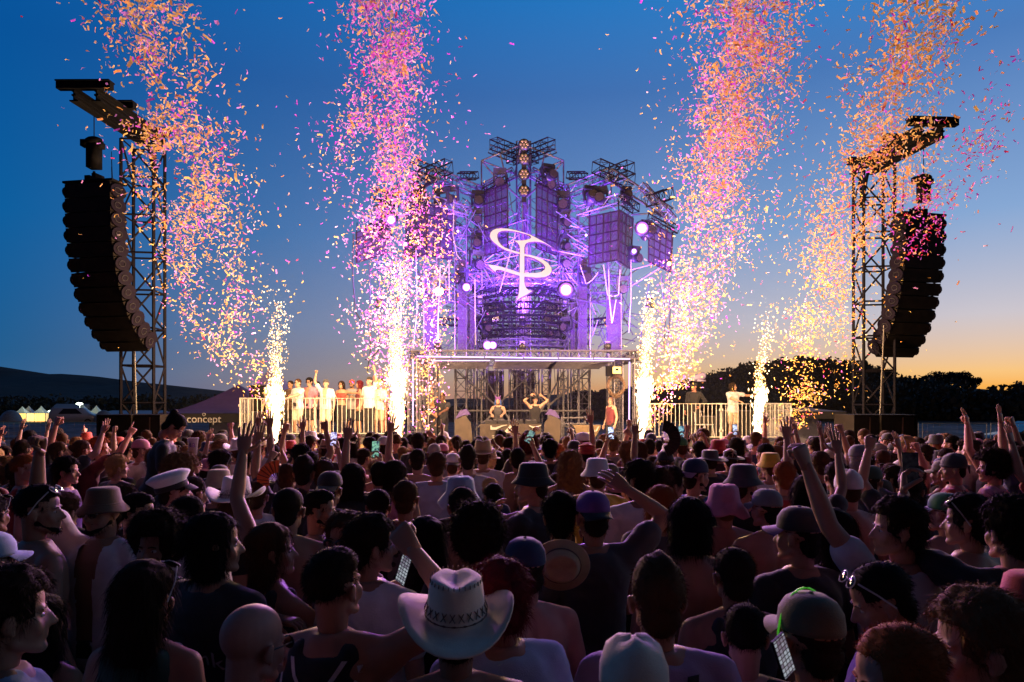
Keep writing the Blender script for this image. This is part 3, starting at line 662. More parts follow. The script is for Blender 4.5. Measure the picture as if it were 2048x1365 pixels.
    for a, b in (((1097, 812), (1178, 742)), ((1097, 812), (1022, 742)), ((1127, 742), (1127, 890)), ((1178, 742), (1178, 890)), ((1097, 742), (1097, 890)), ((1045, 822), (1178, 822)), ((1097, 822), (1140, 860)), ((1060, 860), (1128, 742))):
        g.tube([S(X(a[0], s), a[1], D0-.6), S(X(b[0], s), b[1], D0-.6)], .035, 6)
    for yy in (760, 790, 822, 850): 
        for xx in (1097, 1127, 1178): g.ell(S(X(xx, s), yy, D0-.6), (.06, .06, .05), 0, 6, 4)
    g.build('scaffold_brace', STEEL, st)
# stacked ring trusses (dark drum) low in the centre
for yy, rr, m_ in ((598, 1.75, DARKST), (622, 1.5, DARKST), (648, 1.75, DARKST), (672, 1.45, DARKST), (692, 1.6, ALU), (572, 1.35, ALU)):
    c = S(1045, yy, D0+.6); n = 12
    tr([c+Vector((rr*math.cos(k*2*math.pi/n), rr*math.sin(k*2*math.pi/n), 0)) for k in range(n+1)], 'ring_truss', m_, w=.24, bays=2)
# inner scaffold lattice
g = MB(); rs = random.Random(11)
for k in range(16):
    px = 930+k*15.5; g.tube([S(px, 520+abs(px-1045)*.25, D0+1.4+.3*(k % 3)), S(px, 705, D0+1.4+.3*(k % 3))], .022, 5)
for yy in range(540, 705, 21):
    g.tube([S(915, yy, D0+1.5), S(1175, yy, D0+1.5)], .022, 5); g.tube([S(930, yy+9, D0+2.1), S(1160, yy+9, D0+2.1)], .02, 5)
g.build('scaffold_grid', STEEL, st); g = MB()
for k in range(260):
    px, py = rs.uniform(905, 1185), rs.uniform(500, 700); a = rs.choice((.7, -.7, 1.0, -1.0, .35, -.35, 2.4)); l = rs.uniform(20, 65)
    d = D0+rs.uniform(-.2, 2); g.tube([S(px-l*math.cos(a)/2, py-l*math.sin(a)/2, d), S(px+l*math.cos(a)/2, py+l*math.sin(a)/2, d+rs.uniform(-.5, .5))], rs.choice((.012, .018, .022)), 4)
g.build('diagonal_tube', ALU, st)['kind'] = 'stuff'; g = MB()
for k in range(110):
    px, py = rs.uniform(955, 1135), rs.uniform(400, 560); a = rs.choice((.7, -.7, 1.2, -1.2, .3, -.3)); l = rs.uniform(25, 80)
    d = D0+rs.uniform(0, 1.5); g.tube([S(px-l*math.cos(a)/2, py-l*math.sin(a)/2, d), S(px+l*math.cos(a)/2, py+l*math.sin(a)/2, d+rs.uniform(-.5, .5))], rs.choice((.012, .018)), 4)
for k in range(230):
    px, py = rs.uniform(830, 960) if k % 2 else rs.uniform(1130, 1260), rs.uniform(400, 700); a = rs.choice((.6, -.6, 1.1, -1.1, .2)); l = rs.uniform(25, 80)
    d = D0-rs.uniform(0, 1.0); g.tube([S(px-l*math.cos(a)/2, py-l*math.sin(a)/2, d), S(px+l*math.cos(a)/2, py+l*math.sin(a)/2, d)], rs.choice((.012, .018)), 4)
g.build('upper_tube', ALU, st)['kind'] = 'stuff'
# cable bundles down the central mast, standing and lying cables under the roof
g = MB()
for k in range(26):
    x0 = 1048+rs.uniform(-9, 9); pts = [S(x0+rs.uniform(-4, 4), 400+i*32, D0+.05+rs.uniform(-.1, .1)) for i in range(11)]; g.tube(pts, .012, 4)
g.build('cable_bundle', mat('cable_grey', (.20, .18, .20), .5), st); g = MB()
for k in range(40):
    x0 = rs.choice((rs.uniform(925, 1010), rs.uniform(1020, 1075), rs.uniform(1095, 1170))); pts = [S(x0+rs.uniform(-2, 2), 720+i*20, D0+rs.uniform(0, 1.6)) for i in range(8)]; g.tube(pts, .014, 4)
g.build('cable_drop', mat('cable_dark', (.06, .05, .055), .5), st)
for px, w_ in ((986, 20), (1003, 10), (1038, 22), (1062, 14)):
    g = MB(); a = S(px-w_/2, 742, D0+1.9); b = S(px+w_/2, 895, D0+1.9); g.box(((a.x+b.x)/2, a.y, (a.z+b.z)/2), (b.x-a.x, .08, a.z-b.z)); g.build('cable_duct', mat('dark_netting', (.04, .03, .035), .7, var=.4, vscale=20), st)
# mesh video panels
def panel(name_lbl, c, dtop=0):
    pts = [P(*q) for q in c]; o = (pts[0]+pts[1])/2
    t = empty('mesh_video_panel', o, 0, name_lbl, 'video panel', 'mesh video panels hung in the structure')
    p = [q-o for q in pts]; nrm = (p[1]-p[0]).cross(p[3]-p[0]).normalized()*.03
    f = MB(); nx, ny = 4, 5
    def pt(u, v): return p[0].lerp(p[1], u).lerp(p[3].lerp(p[2], u), v)
    for i in range(nx+1): f.bar(pt(i/nx, 0), pt(i/nx, 1), .05 if i in (0, nx, 2) else .022)
    for j in range(ny+1): f.bar(pt(0, j/ny)+nrm*.2, pt(1, j/ny)+nrm*.2, .04)
    f.build('frame', FRM, t)
    for i in range(nx):
        e = .03/ (p[1]-p[0]).length; m = MB(); a, b = i/nx+e, (i+1)/nx-e; qs = [pt(a, .012), pt(b, .012), pt(b, .988), pt(a, .988)]; n2 = nrm*.3
        m.add([q+n2 for q in qs]+[q-n2 for q in qs], [(0, 1, 2, 3), (7, 6, 5, 4), (0, 4, 5, 1), (1, 5, 6, 2), (2, 6, 7, 3), (3, 7, 4, 0)]); m.build('led_mesh', MESHM, t)
    g = MB(); g.tube([p[0], p[0]+Vector((0, .1, .35))], .012, 4); g.tube([p[1], p[1]+Vector((0, .1, .35))], .012, 4); g.build('hanging_strap', BLACKM, t)
dl = D0-.6
panel('tall mesh video panel left of the central mast', [(968, 384, dl), (1015, 368, dl-1.0), (1016, 500, dl-1.0), (970, 512, dl)])
panel('tall mesh video panel right of the central mast', [(1073, 368, dl-1.0), (1117, 386, dl), (1113, 511, dl), (1072, 497, dl-1.0)])
panel('wide mesh video panel on the right shoulder', [(1179, 434, D0-1.4), (1237, 422, D0-2.6), (1236, 520, D0-2.6), (1177, 530, D0-1.4)])
panel('narrow mesh panel facing right beside the right shoulder panel', [(1238, 420, D0-2.6), (1266, 437, D0-1.7), (1261, 538, D0-1.7), (1237, 522, D0-2.6)])
panel('mesh video panel at the outer right tip of the structure', [(1298, 442, D0-2.2), (1345, 470, D0-3.0), (1341, 545, D0-3.0), (1297, 524, D0-2.2)])
panel('wide mesh video panel on the left shoulder', [(856, 410, D0-2.6), (906, 424, D0-1.4), (904, 521, D0-1.4), (853, 510, D0-2.6)])
panel('narrow mesh panel facing left beside the left shoulder panel', [(812, 430, D0-1.7), (853, 412, D0-2.6), (852, 508, D0-2.6), (813, 524, D0-1.7)])
panel('mesh video panel at the outer left tip of the structure', [(713, 466, D0-3.0), (772, 440, D0-2.2), (772, 508, D0-2.2), (713, 526, D0-3.0)])
# the emblem
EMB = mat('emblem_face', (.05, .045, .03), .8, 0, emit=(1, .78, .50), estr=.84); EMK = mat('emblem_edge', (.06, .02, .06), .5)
def E2(q): return ((q[0]/7.583+960), (q[1]/7.583+440))
SA = [(600, 520), (480, 490), (380, 455), (290, 405), (210, 340), (165, 290), (150, 250), (160, 200), (195, 160), (250, 138), (330, 132), (430, 138), (540, 160), (650, 190), (760, 228), (870, 285), (980, 345), (1080, 410), (980, 352), (900, 332), (830, 328), (760, 335), (720, 345), (690, 360), (660, 330), (640, 318), (720, 300), (765, 285), (778, 265), (760, 240), (700, 215), (600, 190), (500, 170), (400, 162), (330, 168), (285, 185), (262, 220), (262, 270), (280, 330), (320, 385), (380, 425), (470, 460), (600, 495)]
SB = [(525, 318), (640, 316), (700, 310), (760, 335), (710, 350), (685, 375), (672, 420), (672, 940), (680, 990), (700, 1040), (740, 1070), (790, 1080), (700, 1140), (620, 1180), (550, 1230), (580, 1160), (595, 1080), (600, 960), (605, 420), (595, 385), (570, 350)]
SC = [(672, 525), (760, 538), (860, 565), (950, 605), (1030, 660), (1080, 730), (1085, 790), (1050, 840), (980, 868), (860, 878), (672, 862), (600, 850), (480, 815), (380, 780), (320, 762), (270, 758), (240, 770), (235, 795), (170, 740), (130, 695), (150, 685), (250, 698), (350, 725), (480, 765), (600, 805), (672, 808), (760, 812), (860, 810), (930, 795), (980, 760), (990, 715), (960, 670), (900, 625), (820, 585), (740, 558), (672, 548)]
SD = [(235, 795), (300, 830), (360, 885), (420, 930), (490, 985), (430, 955), (350, 905), (280, 845)]
ec = P(1045, 530, 22.6)
def poly2(polys, ext, off, yo):
    c = bpy.data.curves.new('shape', 'CURVE'); c.dimensions = '2D'; c.fill_mode = 'BOTH'; c.extrude = ext; c.offset = off
    for pl in polys:
        s = c.splines.new('POLY'); s.points.add(len(pl)-1)
        for i, q in enumerate(pl):
            x, y = E2(q); v = P(x, y, 22.6)-ec; s.points[i].co = (v.x, v.z, 0, 1)
        s.use_cyclic_u = True
    o = bpy.data.objects.new('tmp', c); col.objects.link(o); dg = bpy.context.evaluated_depsgraph_get(); dg.update()
    me = bpy.data.meshes.new_from_object(o.evaluated_get(dg)); bpy.data.objects.remove(o)
    me.transform(Matrix.Translation((0, yo, 0)) @ Matrix.Rotation(math.pi/2, 4, 'X')); return me
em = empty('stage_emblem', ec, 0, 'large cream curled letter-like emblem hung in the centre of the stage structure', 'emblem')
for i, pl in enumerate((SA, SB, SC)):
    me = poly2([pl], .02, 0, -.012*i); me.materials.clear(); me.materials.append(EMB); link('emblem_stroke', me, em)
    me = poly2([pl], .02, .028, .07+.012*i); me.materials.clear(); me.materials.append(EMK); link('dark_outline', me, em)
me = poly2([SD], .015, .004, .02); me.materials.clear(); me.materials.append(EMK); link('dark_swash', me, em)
MB().tube([(0, .12, 1.1), (0, .5, 2.2)], .015, 5).build('suspension_wire', STEEL, em)
# moving heads and lamps
LENS = mat('lamp_lens_off', (.05, .04, .035), .2, .3, var=.6, vscale=60)
MHB = mat('moving_head_housing', (.02, .019, .028), .4, .1)
def moving_head_proto():
    t = empty('moving_head_light', (0, 0, 0)); mb = MB(); mb.box((0, 0, .04), (.36, .3, .12)); mb.build('base', MHB, t)
    mb = MB(); mb.box((-.17, 0, -.17), (.05, .12, .36)); mb.box((.17, 0, -.17), (.05, .12, .36)); mb.box((0, 0, -.03), (.36, .14, .05)); mb.build('yoke', MHB, t)
    mb = MB(); mb.cap((0, .12, -.28), (0, -.12, -.30), .12, .145); mb.tube([(0, -.10, -.3), (0, -.30, -.31)], .148, 14); h = mb.build('head', MHB, t, True)
    MB().tube([(0, -.305, -.31), (0, -.32, -.31)], .125, 16).build('lens', LENS, h)
    return t
mh = moving_head_proto(); first = [True]
spots = [(1127, 392, D0-.6), (1128, 425, D0-.6), (1128, 475, D0-.6), (1129, 508, D0-.6), (955, 392, D0-.6), (954, 425, D0-.6), (953, 475, D0-.6), (953, 508, D0-.6),
         (1180, 384, D0-1.6), (1203, 384, D0-1.8), (1252, 384, D0-1.6), (1290, 452, D0-2.2), (1268, 500, D0-2.0), (905, 380, D0-1.6), (885, 384, D0-1.8), (838, 384, D0-1.6), (770, 452, D0-2.2), (820, 500, D0-2.0),
         (1095, 340, D0-.8), (1105, 352, D0-.8), (1000, 345, D0-.8), (1102, 620, D0), (1108, 650, D0), (985, 620, D0), (972, 650, D0), (1135, 640, D0-.6), (1168, 545, D0-1), (925, 545, D0-1), (1245, 560, D0-1.6), (880, 560, D0-1.6)]
nmtxt = ['topmost', 'second', 'third', 'lowest']
places = ['%s moving head in the right vertical string' % q for q in nmtxt]+['%s moving head in the left vertical string' % q for q in nmtxt]+[
    'moving head hanging from the right shoulder beam, nearest the centre', 'moving head under the right crossed trusses', 'moving head at the outer end of the right shoulder', 'moving head next to the bright right lamp', 'round moving head below the bright right lamp',
    'moving head hanging from the left shoulder beam, nearest the centre', 'moving head under the left crossed trusses', 'moving head at the outer end of the left shoulder', 'moving head next to the bright left lamp', 'moving head below the bright left lamp',
    'moving head above the right inner video panel', 'moving head just right of the one above the right inner panel', 'moving head above the left inner video panel',
    'upper right moving head on the dark ring drum', 'lower right moving head on the dark ring drum', 'upper left moving head on the dark ring drum', 'lower left moving head on the dark ring drum', 'moving head on the low truss right of the ring drum',
    'moving head behind the right cable loops', 'moving head behind the left cable loops', 'moving head under the right clad column head', 'moving head under the left clad column head']
for (px, py, d), lb in zip(spots, places):
    o = mh if first[0] else copy_tree(mh); first[0] = False
    o.location = P(px, py, d); o.rotation_euler = (R(rs.uniform(-25, 15)), 0, R(rs.uniform(-35, 35))); sc_ = rs.uniform(.95, 1.25); o.scale = (sc_,)*3
    tag(o, lb, 'stage light', 'moving head lights on the structure')
# four faceted lamps on the central mast
def facet(px, py, lb, w=1.0):
    t = empty('cluster_lamp', P(px, py, D0-.9), 0, lb, 'stage light', 'round cluster lamps down the central mast')
    mb = MB(); mb.lathe([(.10, .25), (.18, .15), (.21, 0), (.20, -.04)], 12, 0, None, (0, 0, 0), Vector((0, 1, 0))); mb.build('housing', MHB, t, True)
    CL = mat('warm_lens', (.25, .17, .07), .2, .4, emit=(1, .7, .3), estr=.12)
    for k in range(7):
        a = k*math.pi/3; r = .115 if k < 6 else 0; m = MB(); m.ell((r*math.cos(a), -.05, r*math.sin(a)), (.052, .03, .052), 0, 8, 5); m.build('lens', CL, t, True)
    MB().box((0, .12, -.24), (.16, .2, .3)).build('bracket', MHB, t)
for py, q in ((290, 'topmost'), (318, 'second from the top'), (349, 'third from the top'), (382, 'lowest')): facet(1048, py, '%s of the round cluster lamps on the central mast' % q)
# lit lamps
PUR = (.58, .20, 1.0)
def glare_mat(st_, c1, c2):                          # domed lens: white-hot in the middle, tinted towards its rim
    k = 'lamp_lens_%d' % st_
    if k in MATS: return MATS[k]
    m = emat(k, c1, st_); t = m.node_tree; e = [n for n in t.nodes if n.type == 'EMISSION'][0]; lw = t.nodes.new('ShaderNodeLayerWeight'); lw.inputs[0].default_value = .5
    r_ = t.nodes.new('ShaderNodeValToRGB'); q = r_.color_ramp.elements; q[0].position = .03; q[0].color = (c1[0], c1[1], c1[2], 1); q[1].position = .7; q[1].color = (c2[0]*.02, c2[1]*.012, c2[2]*.03, 1); z = r_.color_ramp.elements.new(.20); z.color = (c2[0]*.16, c2[1]*.14, c2[2]*.16, 1)
    t.links.new(lw.outputs['Facing'], r_.inputs[0]); t.links.new(r_.outputs[0], e.inputs[0]); e.inputs[1].default_value = min(st_, 16); return m
def lit(px, py, d, r, strength, pw, lb, colr=(.80, .74, 1.0), lc=PUR):
    c = P(px, py, d); t = empty('lit_stage_light', c, 0, lb, 'stage light', 'lit purple-white stage lamps')
    mb = MB(); mb.lathe([(r*.6, .3), (r*1.1, .12), (r*1.25, 0)], 14, 0, None, (0, 0, 0), Vector((0, 1, 0))); mb.build('housing', MHB, t, True)
    m = MB(); m.ell((0, -.03, 0), (r, r*.75, r), 0, 20, 14); m.build('lens', glare_mat(int(strength), colr, lc), t, True)
    pw and lamp('stage_lamp_light', 'SPOT', c+Vector((0, -.2, 0)), lc, pw*4.2, .12, target=c+Vector((-c.x*.55, -9, -5.5)), spot=105, blend=.9)
lit(782, 440, D0-3.0, .17, 40, 900, 'bright purple-white lamp on the left shoulder of the structure')
lit(1284, 457, D0-3.0, .20, 41, 1000, 'bright purple-white lamp on the right shoulder of the structure')
lit(1132, 580, D0-2.4, .23, 42, 1600, 'brightest purple-white lamp right of the emblem foot')
lit(975, 691, D0-3.0, .15, 43, 400, 'small bright lamp just above the stage roof, left of centre'); lit(986, 691, D0-3.0, .13, 43, 0, 'small bright lamp touching the one above the stage roof, to its right')
lit(933, 575, D0-1.5, .15, 44, 500, 'small bright lamp left of the emblem foot')
lit(1268, 503, D0-2.6, .10, 8, 60, 'small round pale lamp below the bright right lamp'); lit(811, 489, D0-2.6, .08, 9, 40, 'small round pale lamp below the bright left lamp')
lit(1172, 471, D0-2.0, .05, 12, 20, 'tiny white lamp left of the right shoulder panel'); lit(916, 463, D0-2.0, .05, 12, 20, 'tiny white lamp right of the left shoulder panel')
lit(1338, 528, D0-3.2, .08, 16, 80, 'small orange-white lamp at the outer right panel corner', (1, .75, .4), (1, .6, .25))
# purple wash lights buried inside the structure (fixtures aimed at the trusses)
wash = [((1045, 640, D0-.4), (1045, 420), 2600), ((960, 600, D0-1.6), (1000, 380), 1500), ((1130, 600, D0-1.6), (1090, 380), 1500), ((1215, 690, D0-3.7), (1235, 400), 3600), ((875, 690, D0-3.7), (850, 400), 3600), ((1045, 690, D0-3.6), (1045, 560), 1500),
        ((1300, 600, D0-3.8), (1300, 420), 600), ((760, 600, D0-3.8), (770, 420), 600)]
for k, (a, b, e) in enumerate(wash):
    c = P(*a); t = empty('wash_light', c, 0, ['purple wash light in the middle of the ring drum', 'purple wash light left of the ring drum', 'purple wash light right of the ring drum', 'purple wash light below the right shoulder panel', 'purple wash light below the left shoulder panel', 'purple wash light on the stage roof below the emblem', 'purple wash light far right beneath the outer panel', 'purple wash light far left beneath the outer panel'][k], 'stage light', 'purple wash lights')
    mb = MB(); mb.cap((0, .05, -.14), (0, 0, -.04), .10, .12); mb.box((0, .04, -.2), (.26, .2, .06)); mb.build('housing', MHB, t, True); MB().ell((0, 0, .09), (.09, .09, .02), 0, 10, 4).build('lens', emat('purple_lens', (.35, .12, 1), 6), t)
    lamp('wash_lamp_light', 'SPOT', c+Vector((0, 0, .16)), (.25, .06, 1.0), e*1.9, .08, target=P(b[0], b[1], D0-.6), spot=150, blend=1)
# hanging cables
def hang(pts, r, m, lb, grp='loose cables hanging from the structure'):
    ps = []
    for i in range(len(pts)-1):
        a, b = Vector(pts[i]), Vector(pts[i+1])
        for k in range(8):
            u = k/8; ps.append(a.lerp(b, u)+Vector((0, 0, -.12*(b-a).length*math.sin(math.pi*u))) if pts[i][2]*pts[i+1][2] and abs((a-b).x) > .3 else a.lerp(b, u))
    ps.append(Vector(pts[-1])); o0 = ps[0].copy(); mb = MB(); mb.tube([p-o0 for p in ps], r, 5); o = mb.build('hanging_cable', m); o.location = o0; tag(o, lb, 'cable', grp)
CW = mat('white_cable', (.26, .23, .27), .6); CB = mat('black_cable', (.02, .02, .025), .5)
dc = D0-3.0
hang([P(707, 470, dc), P(706, 560, dc), P(712, 625, dc), P(723, 643, dc)], .022, CB, 'thick black cable at the far left tip of the structure, hooked at its end')
hang([P(739, 530, dc), P(741, 640, dc), P(741, 700, dc), P(735, 745, dc)], .018, CB, 'long black cable hanging left of the second spark fountain')
hang([P(757, 520, dc), P(760, 600, dc), P(758, 700, dc), P(730, 720, dc)], .016, CB, 'black cable ending in a hook above the left platform')
hang([P(1323, 548, dc), P(1330, 640, dc), P(1328, 690, dc), P(1337, 715, dc)], .02, CB, 'black cable at the far right with a curled end')
hang([P(1338, 545, dc), P(1340, 620, dc), P(1336, 680, dc)], .02, CB, 'straight black cable at the far right tip')
hang([P(1300, 560, dc), P(1285, 640, dc), P(1280, 700, dc)], .014, CB, 'thin dark cable sloping left beside the third spark fountain')
hang([P(1262, 545, dc), P(1243, 640, dc)], .014, CB, 'thin black cable sloping down from the right shoulder panel')
hang([P(1262, 520, dc), P(1262, 600, dc), P(1258, 665, dc)], .016, CW, 'white cable hanging straight below the right shoulder panel')
hang([P(1160, 530, dc), P(1172, 568, dc), P(1196, 545, dc)], .018, CW, 'white cable loop left of the right shoulder panel')
hang([P(1207, 530, dc), P(1215, 590, dc), P(1237, 590, dc), P(1240, 540, dc)], .018, CW, 'tall white cable loop under the right shoulder panel')
hang([P(1217, 540, dc), P(1219, 600, dc), P(1224, 648, dc), P(1232, 600, dc)], .018, CW, 'long narrow white loop right of the right masts')
hang([P(1186, 620, dc), P(1184, 675, dc), P(1196, 640, dc)], .012, CB, 'small dark cable loop between the right masts')
hang([P(881, 530, dc), P(876, 640, dc), P(877, 690, dc)], .016, CW, 'white cable hanging below the left shoulder panel')
hang([P(898, 520, dc), P(899, 602, dc)], .018, CW, 'short straight white cable below the left shoulder panel')
hang([P(908, 400, dc), P(906, 470, dc), P(914, 510, dc), P(922, 520, dc)], .016, CW, 'white cable bending right beside the left shoulder panel')
hang([P(870, 530, dc), P(884, 556, dc), P(896, 530, dc)], .014, CW, 'small white loop under the left shoulder panel')
hang([P(950, 560, dc), P(951, 690, dc)], .016, CW, 'straight white cable left of the emblem foot')
hang([P(1031, 466, 22.3), P(1017, 520, 22.3), P(999, 585, 22.3)], .018, CW, 'white rope slanting in front of the emblem')
hang([P(832, 500, dc), P(834, 620, dc), P(826, 700, dc)], .016, CW, 'white cable hanging near the left roof corner')
hang([P(800, 520, dc), P(802, 640, dc)], .014, CW, 'thin white cable above the second spark fountain')
hang([P(1092, 385, dc), P(1098, 450, dc), P(1110, 470, dc)], .012, CB, 'thin black cable crossing the right inner panel')
hang([P(1019, 385, dc), P(1024, 420, dc), P(1030, 440, dc)], .012, CB, 'thin black cable between the left inner panel and the mast')
# ------------------------------------------------------------------ stage roof, neon tubes, deck and furniture
DR = 20.6
rf = empty('stage_roof', (P(1045, 0, DR).x, DR, 0), 0, 'flat truss stage roof edged with glowing violet tubes above the performers', 'stage roof')
RO = rf.location.copy()
def Q(px, py, d=DR): return P(px, py, d)-RO
def trr(pts, name='truss', m=ALU, **k):
    mb = MB()
    for i in range(len(pts)-1): truss(mb, pts[i], pts[i+1], **k)
    return mb.build(name, m, rf)
zt = Q(0, 710).z; xl, xr = Q(826, 0).x, Q(1276, 0).x; xm = Q(1260, 0).x
trr([Vector((xl, 0, zt)), Vector((xr, 0, zt))], w=.24, bays=26); trr([Vector((xl, 4.2, zt)), Vector((xr, 4.2, zt))], w=.24, bays=26)
trr([Vector((xl, 0, zt)), Vector((xl, 4.2, zt))], w=.24); trr([Vector((xr, 0, zt)), Vector((xr, 4.2, zt))], w=.24)
for x, y in ((xl, 0), (xr, 0), (xl, 4.2), (xr, 4.2), (Q(1240, 0).x, .4), (Q(846, 0).x, .4)): trr([Vector((x, y, 0)), Vector((x, y, zt-.13))], 'post', w=.26)
NEON = emat('violet_tube_glow', (.72, .52, 1.0), 2.2)
def neon(a, b, lb=None): MB().tube([a, b], .021, 8).build('neon_tube', NEON, rf)
segs = [(834, 901), (903, 968), (970, 1046), (1048, 1116), (1118, 1186), (1188, 1260)]
for a, b in segs: 
    va, vb = Q(a, 713+ (a-834)*.012, DR-.2), Q(b, 713.5+(b-834)*.012, DR-.2); neon(va, vb)
neon(Q(826, 720, DR-.2), Q(826, 852, DR-.2)); neon(Q(1259, 724, DR-.2), Q(1258, 866, DR-.2))
# translucent corrugated roof sheets, tilted back
SHEET = mat('roof_sheet', (.010, .007, .014), .6, 0, alpha=.8)
for a, b, c_, d_ in ((868, 980, 882, 975), (990, 1118, 985, 1100), (1112, 1228, 1090, 1195)):
    m = MB(); p = [Q(a, 719, DR), Q(b, 719, DR), Q(d_, 738, DR+3.6), Q(c_, 738, DR+3.6)]
    p = [Vector((q.x, q.y, q.z)) for q in p]; n = 7
    m.add(p+[q+Vector((0, 0, .03)) for q in p], [(0, 1, 2, 3), (7, 6, 5, 4), (0, 4, 5, 1), (1, 5, 6, 2), (2, 6, 7, 3), (3, 7, 4, 0)]); m.build('roof_sheet', SHEET, rf)
    g = MB()
    for i in range(1, n): 
        u = i/n; g.bar(p[0].lerp(p[3], u)-Vector((0, 0, .03)), p[1].lerp(p[2], u)-Vector((0, 0, .03)), .045)
    g.build('purlin', ALU, rf); MB().tube([p[0]-Vector((0, .05, .04)), p[1]-Vector((0, .05, .04))], .018, 6).build('neon_tube', NEON, rf)
lamp('roof_tube_light', 'AREA', RO+Vector((0, -.1, zt-.6)), (.6, .35, 1), 10, target=RO+Vector((0, -.1, 0)))
bpy.data.lights[-1] if False else None
ar = [l for l in bpy.data.lights if l.type == 'AREA'][0]; ar.shape = 'RECTANGLE'; ar.size = 6; ar.size_y = .08
# coiled cable and yellow case at the right roof leg
t = empty('cable_coil', P(1232, 772, DR+.1), 0, 'brown coiled cable bundle hanging on the right roof leg', 'cable coil'); mb = MB()
for k in range(14): mb.tube([(.25*math.cos(i*.42+k)+rs.uniform(-.03, .03), rs.uniform(-.1, .1), .38*math.sin(i*.42+k)*rs.uniform(.6, 1)+rs.uniform(-.05, .05)) for i in range(15)], .014, 4, 0, False)
mb.build('coil', mat('brown_cable', (.16, .10, .06), .5), t); MB().tube([(0, 0, .4), (0, 0, .52)], .01, 4).build('strap', CB, t)
t = empty('winch_box', P(1233, 741, DR-.2), 0, 'pale yellow box fixed under the right end of the stage roof', 'box'); MB().box((0, 0, 0), (.25, .18, .2)).build('case', mat('pale_yellow', (.6, .5, .22), .5), t); MB().box((0, -.1, .02), (.08, .02, .06)).build('latch', BLACKM, t); MB().box((-.2, .1, -.02), (.2, .24, .3)).build('motor', BLACKM, t)
# deck
ZD = .72
sd = empty('stage_deck', (RO.x, 22.4, 0), 0, 'dark low stage deck under the performers', 'stage'); MB().box((0, 0, ZD-.06), (8.6, 4.6, .12)).build('deck', DECK, sd)
for i in range(5): MB().tube([(-4+2*i, -2.1, 0), (-4+2*i, -2.1, ZD-.12)], .04, 6).build('leg', ALU, sd)
sk = MB(); sk.box((0, -2.31, ZD/2-.06), (8.6, .015, ZD-.14)); sk.build('skirt', mat('stage_skirt', (.02, .018, .02), .8, var=.3), sd)
# dj table
t = empty('dj_table', (P(1021, 0, 21.2).x, 21.2, ZD), 0, 'DJ table with a brown-grey cloth printed with white swooshes', 'table')
w_ = 61/F*21.2; h_ = CAMZ+(HOR-848)/F*21.2-ZD
MB().box((0, .35, h_-.02), (2*w_, .8, .04)).build('tabletop', BLKPL, t)
for a in (-1, 1):
    for b in (0, 1): MB().tube([(a*(w_-.08), .05+.6*b, 0), (a*(w_-.08), .05+.6*b, h_-.04)], .02, 6).build('leg', ALU, t)
cl = MB(); n = 60
vs = []
for i in range(n+1):
    x = -w_+2*w_*i/n; f = .02*math.sin(i*.9)+.012*math.sin(i*2.3); vs += [(x, -.08, h_), (x, -.10+f*.4, h_*.6), (x, -.10+f, .06)]
cl.add(vs, [(i*3+k, (i+1)*3+k, (i+1)*3+k+1, i*3+k+1) for i in range(n) for k in range(2)]); 
clo = cl.build('front_cloth', mat('brown_cloth', (.045, .033, .024), .7, var=.2), t, True)
WSW = mat('white_print', (.4, .38, .34), .6)
def ribbon(pts, ws, y, par, name='swoosh_print'):
    m = MB(); vs = []
    for i, p in enumerate(pts):
        a = Vector(pts[max(0, i-1)]); b = Vector(pts[min(len(pts)-1, i+1)]); d = (b-a).normalized(); nn = Vector((-d.y, d.x))
        for s in (-1, 1): vs.append((p[0]+nn.x*ws[i]*s, y, p[1]+nn.y*ws[i]*s))
    m.add(vs, [(2*i, 2*i+1, 2*i+3, 2*i+2) for i in range(len(pts)-1)]); return m.build(name, WSW, par)
def sw(pts, ws):
    r = [((p[0]-1021)/F*21.2, (CAMZ+(HOR-p[1])/F*21.2)-ZD) for p in pts]; return r, [x/F*21.2 for x in ws]
for pts, ws in (([(982, 851), (983, 857), (992, 857), (1004, 852), (1014, 850)], [1, 3, 2.4, 1.2, .6]), ([(984, 872), (1000, 870), (1013, 862), (1022, 852)], [.4, 1.2, 2.2, 2.6]), ([(1008, 866), (1020, 864), (1028, 856), (1034, 851)], [.4, 1.4, 1.6, 1]), ([(1058, 851), (1066, 855), (1076, 853), (1082, 850)], [.6, 1.8, 1.2, .5]), ([(985, 876), (992, 873), (1000, 872)], [.3, .8, .4])):
    a, b = sw(pts, ws); ribbon(a, b, -.135, clo)
def deckgear(x, y, z, label, nm='mixer', sx=.36):
    g = empty(nm, (x, y, z), 0, label, 'dj equipment', 'DJ players on the table')
    MB().box((0, 0, .05), (sx, .32, .1)).build('body', BLKPL, g); MB().tube([(-.06, 0, .1), (-.06, 0, .12)], .11, 16).build('jog_wheel', ALU, g)
    for k in range(3): MB().tube([(.1+.03*k, -.08+.06*k, .1), (.1+.03*k, -.08+.06*k, .13)], .012, 6).build('knob', ALU, g)
for k, lb in enumerate(('leftmost player on the DJ table', 'second player from the left on the DJ table', 'mixer in the middle of the DJ table', 'rightmost player on the DJ table')): deckgear(t.location.x-.62+.42*k, 21.55, ZD+h_, lb)
# bits standing on the table: two small mic stands
for k, px in enumerate((1018, 1027)):
    g = empty('mic_stand', (P(px, 0, 21.3).x, 21.35, ZD+h_), 0, ['left', 'right'][k]+' short microphone stand on the DJ table', 'stand'); MB().tube([(0, 0, 0), (0, 0, .26+.04*k)], .012, 6).build('pole', STEEL, g); MB().cap((0, 0, .28+.04*k), (0, -.06, .31+.04*k), .02).build('microphone', BLKPL, g)
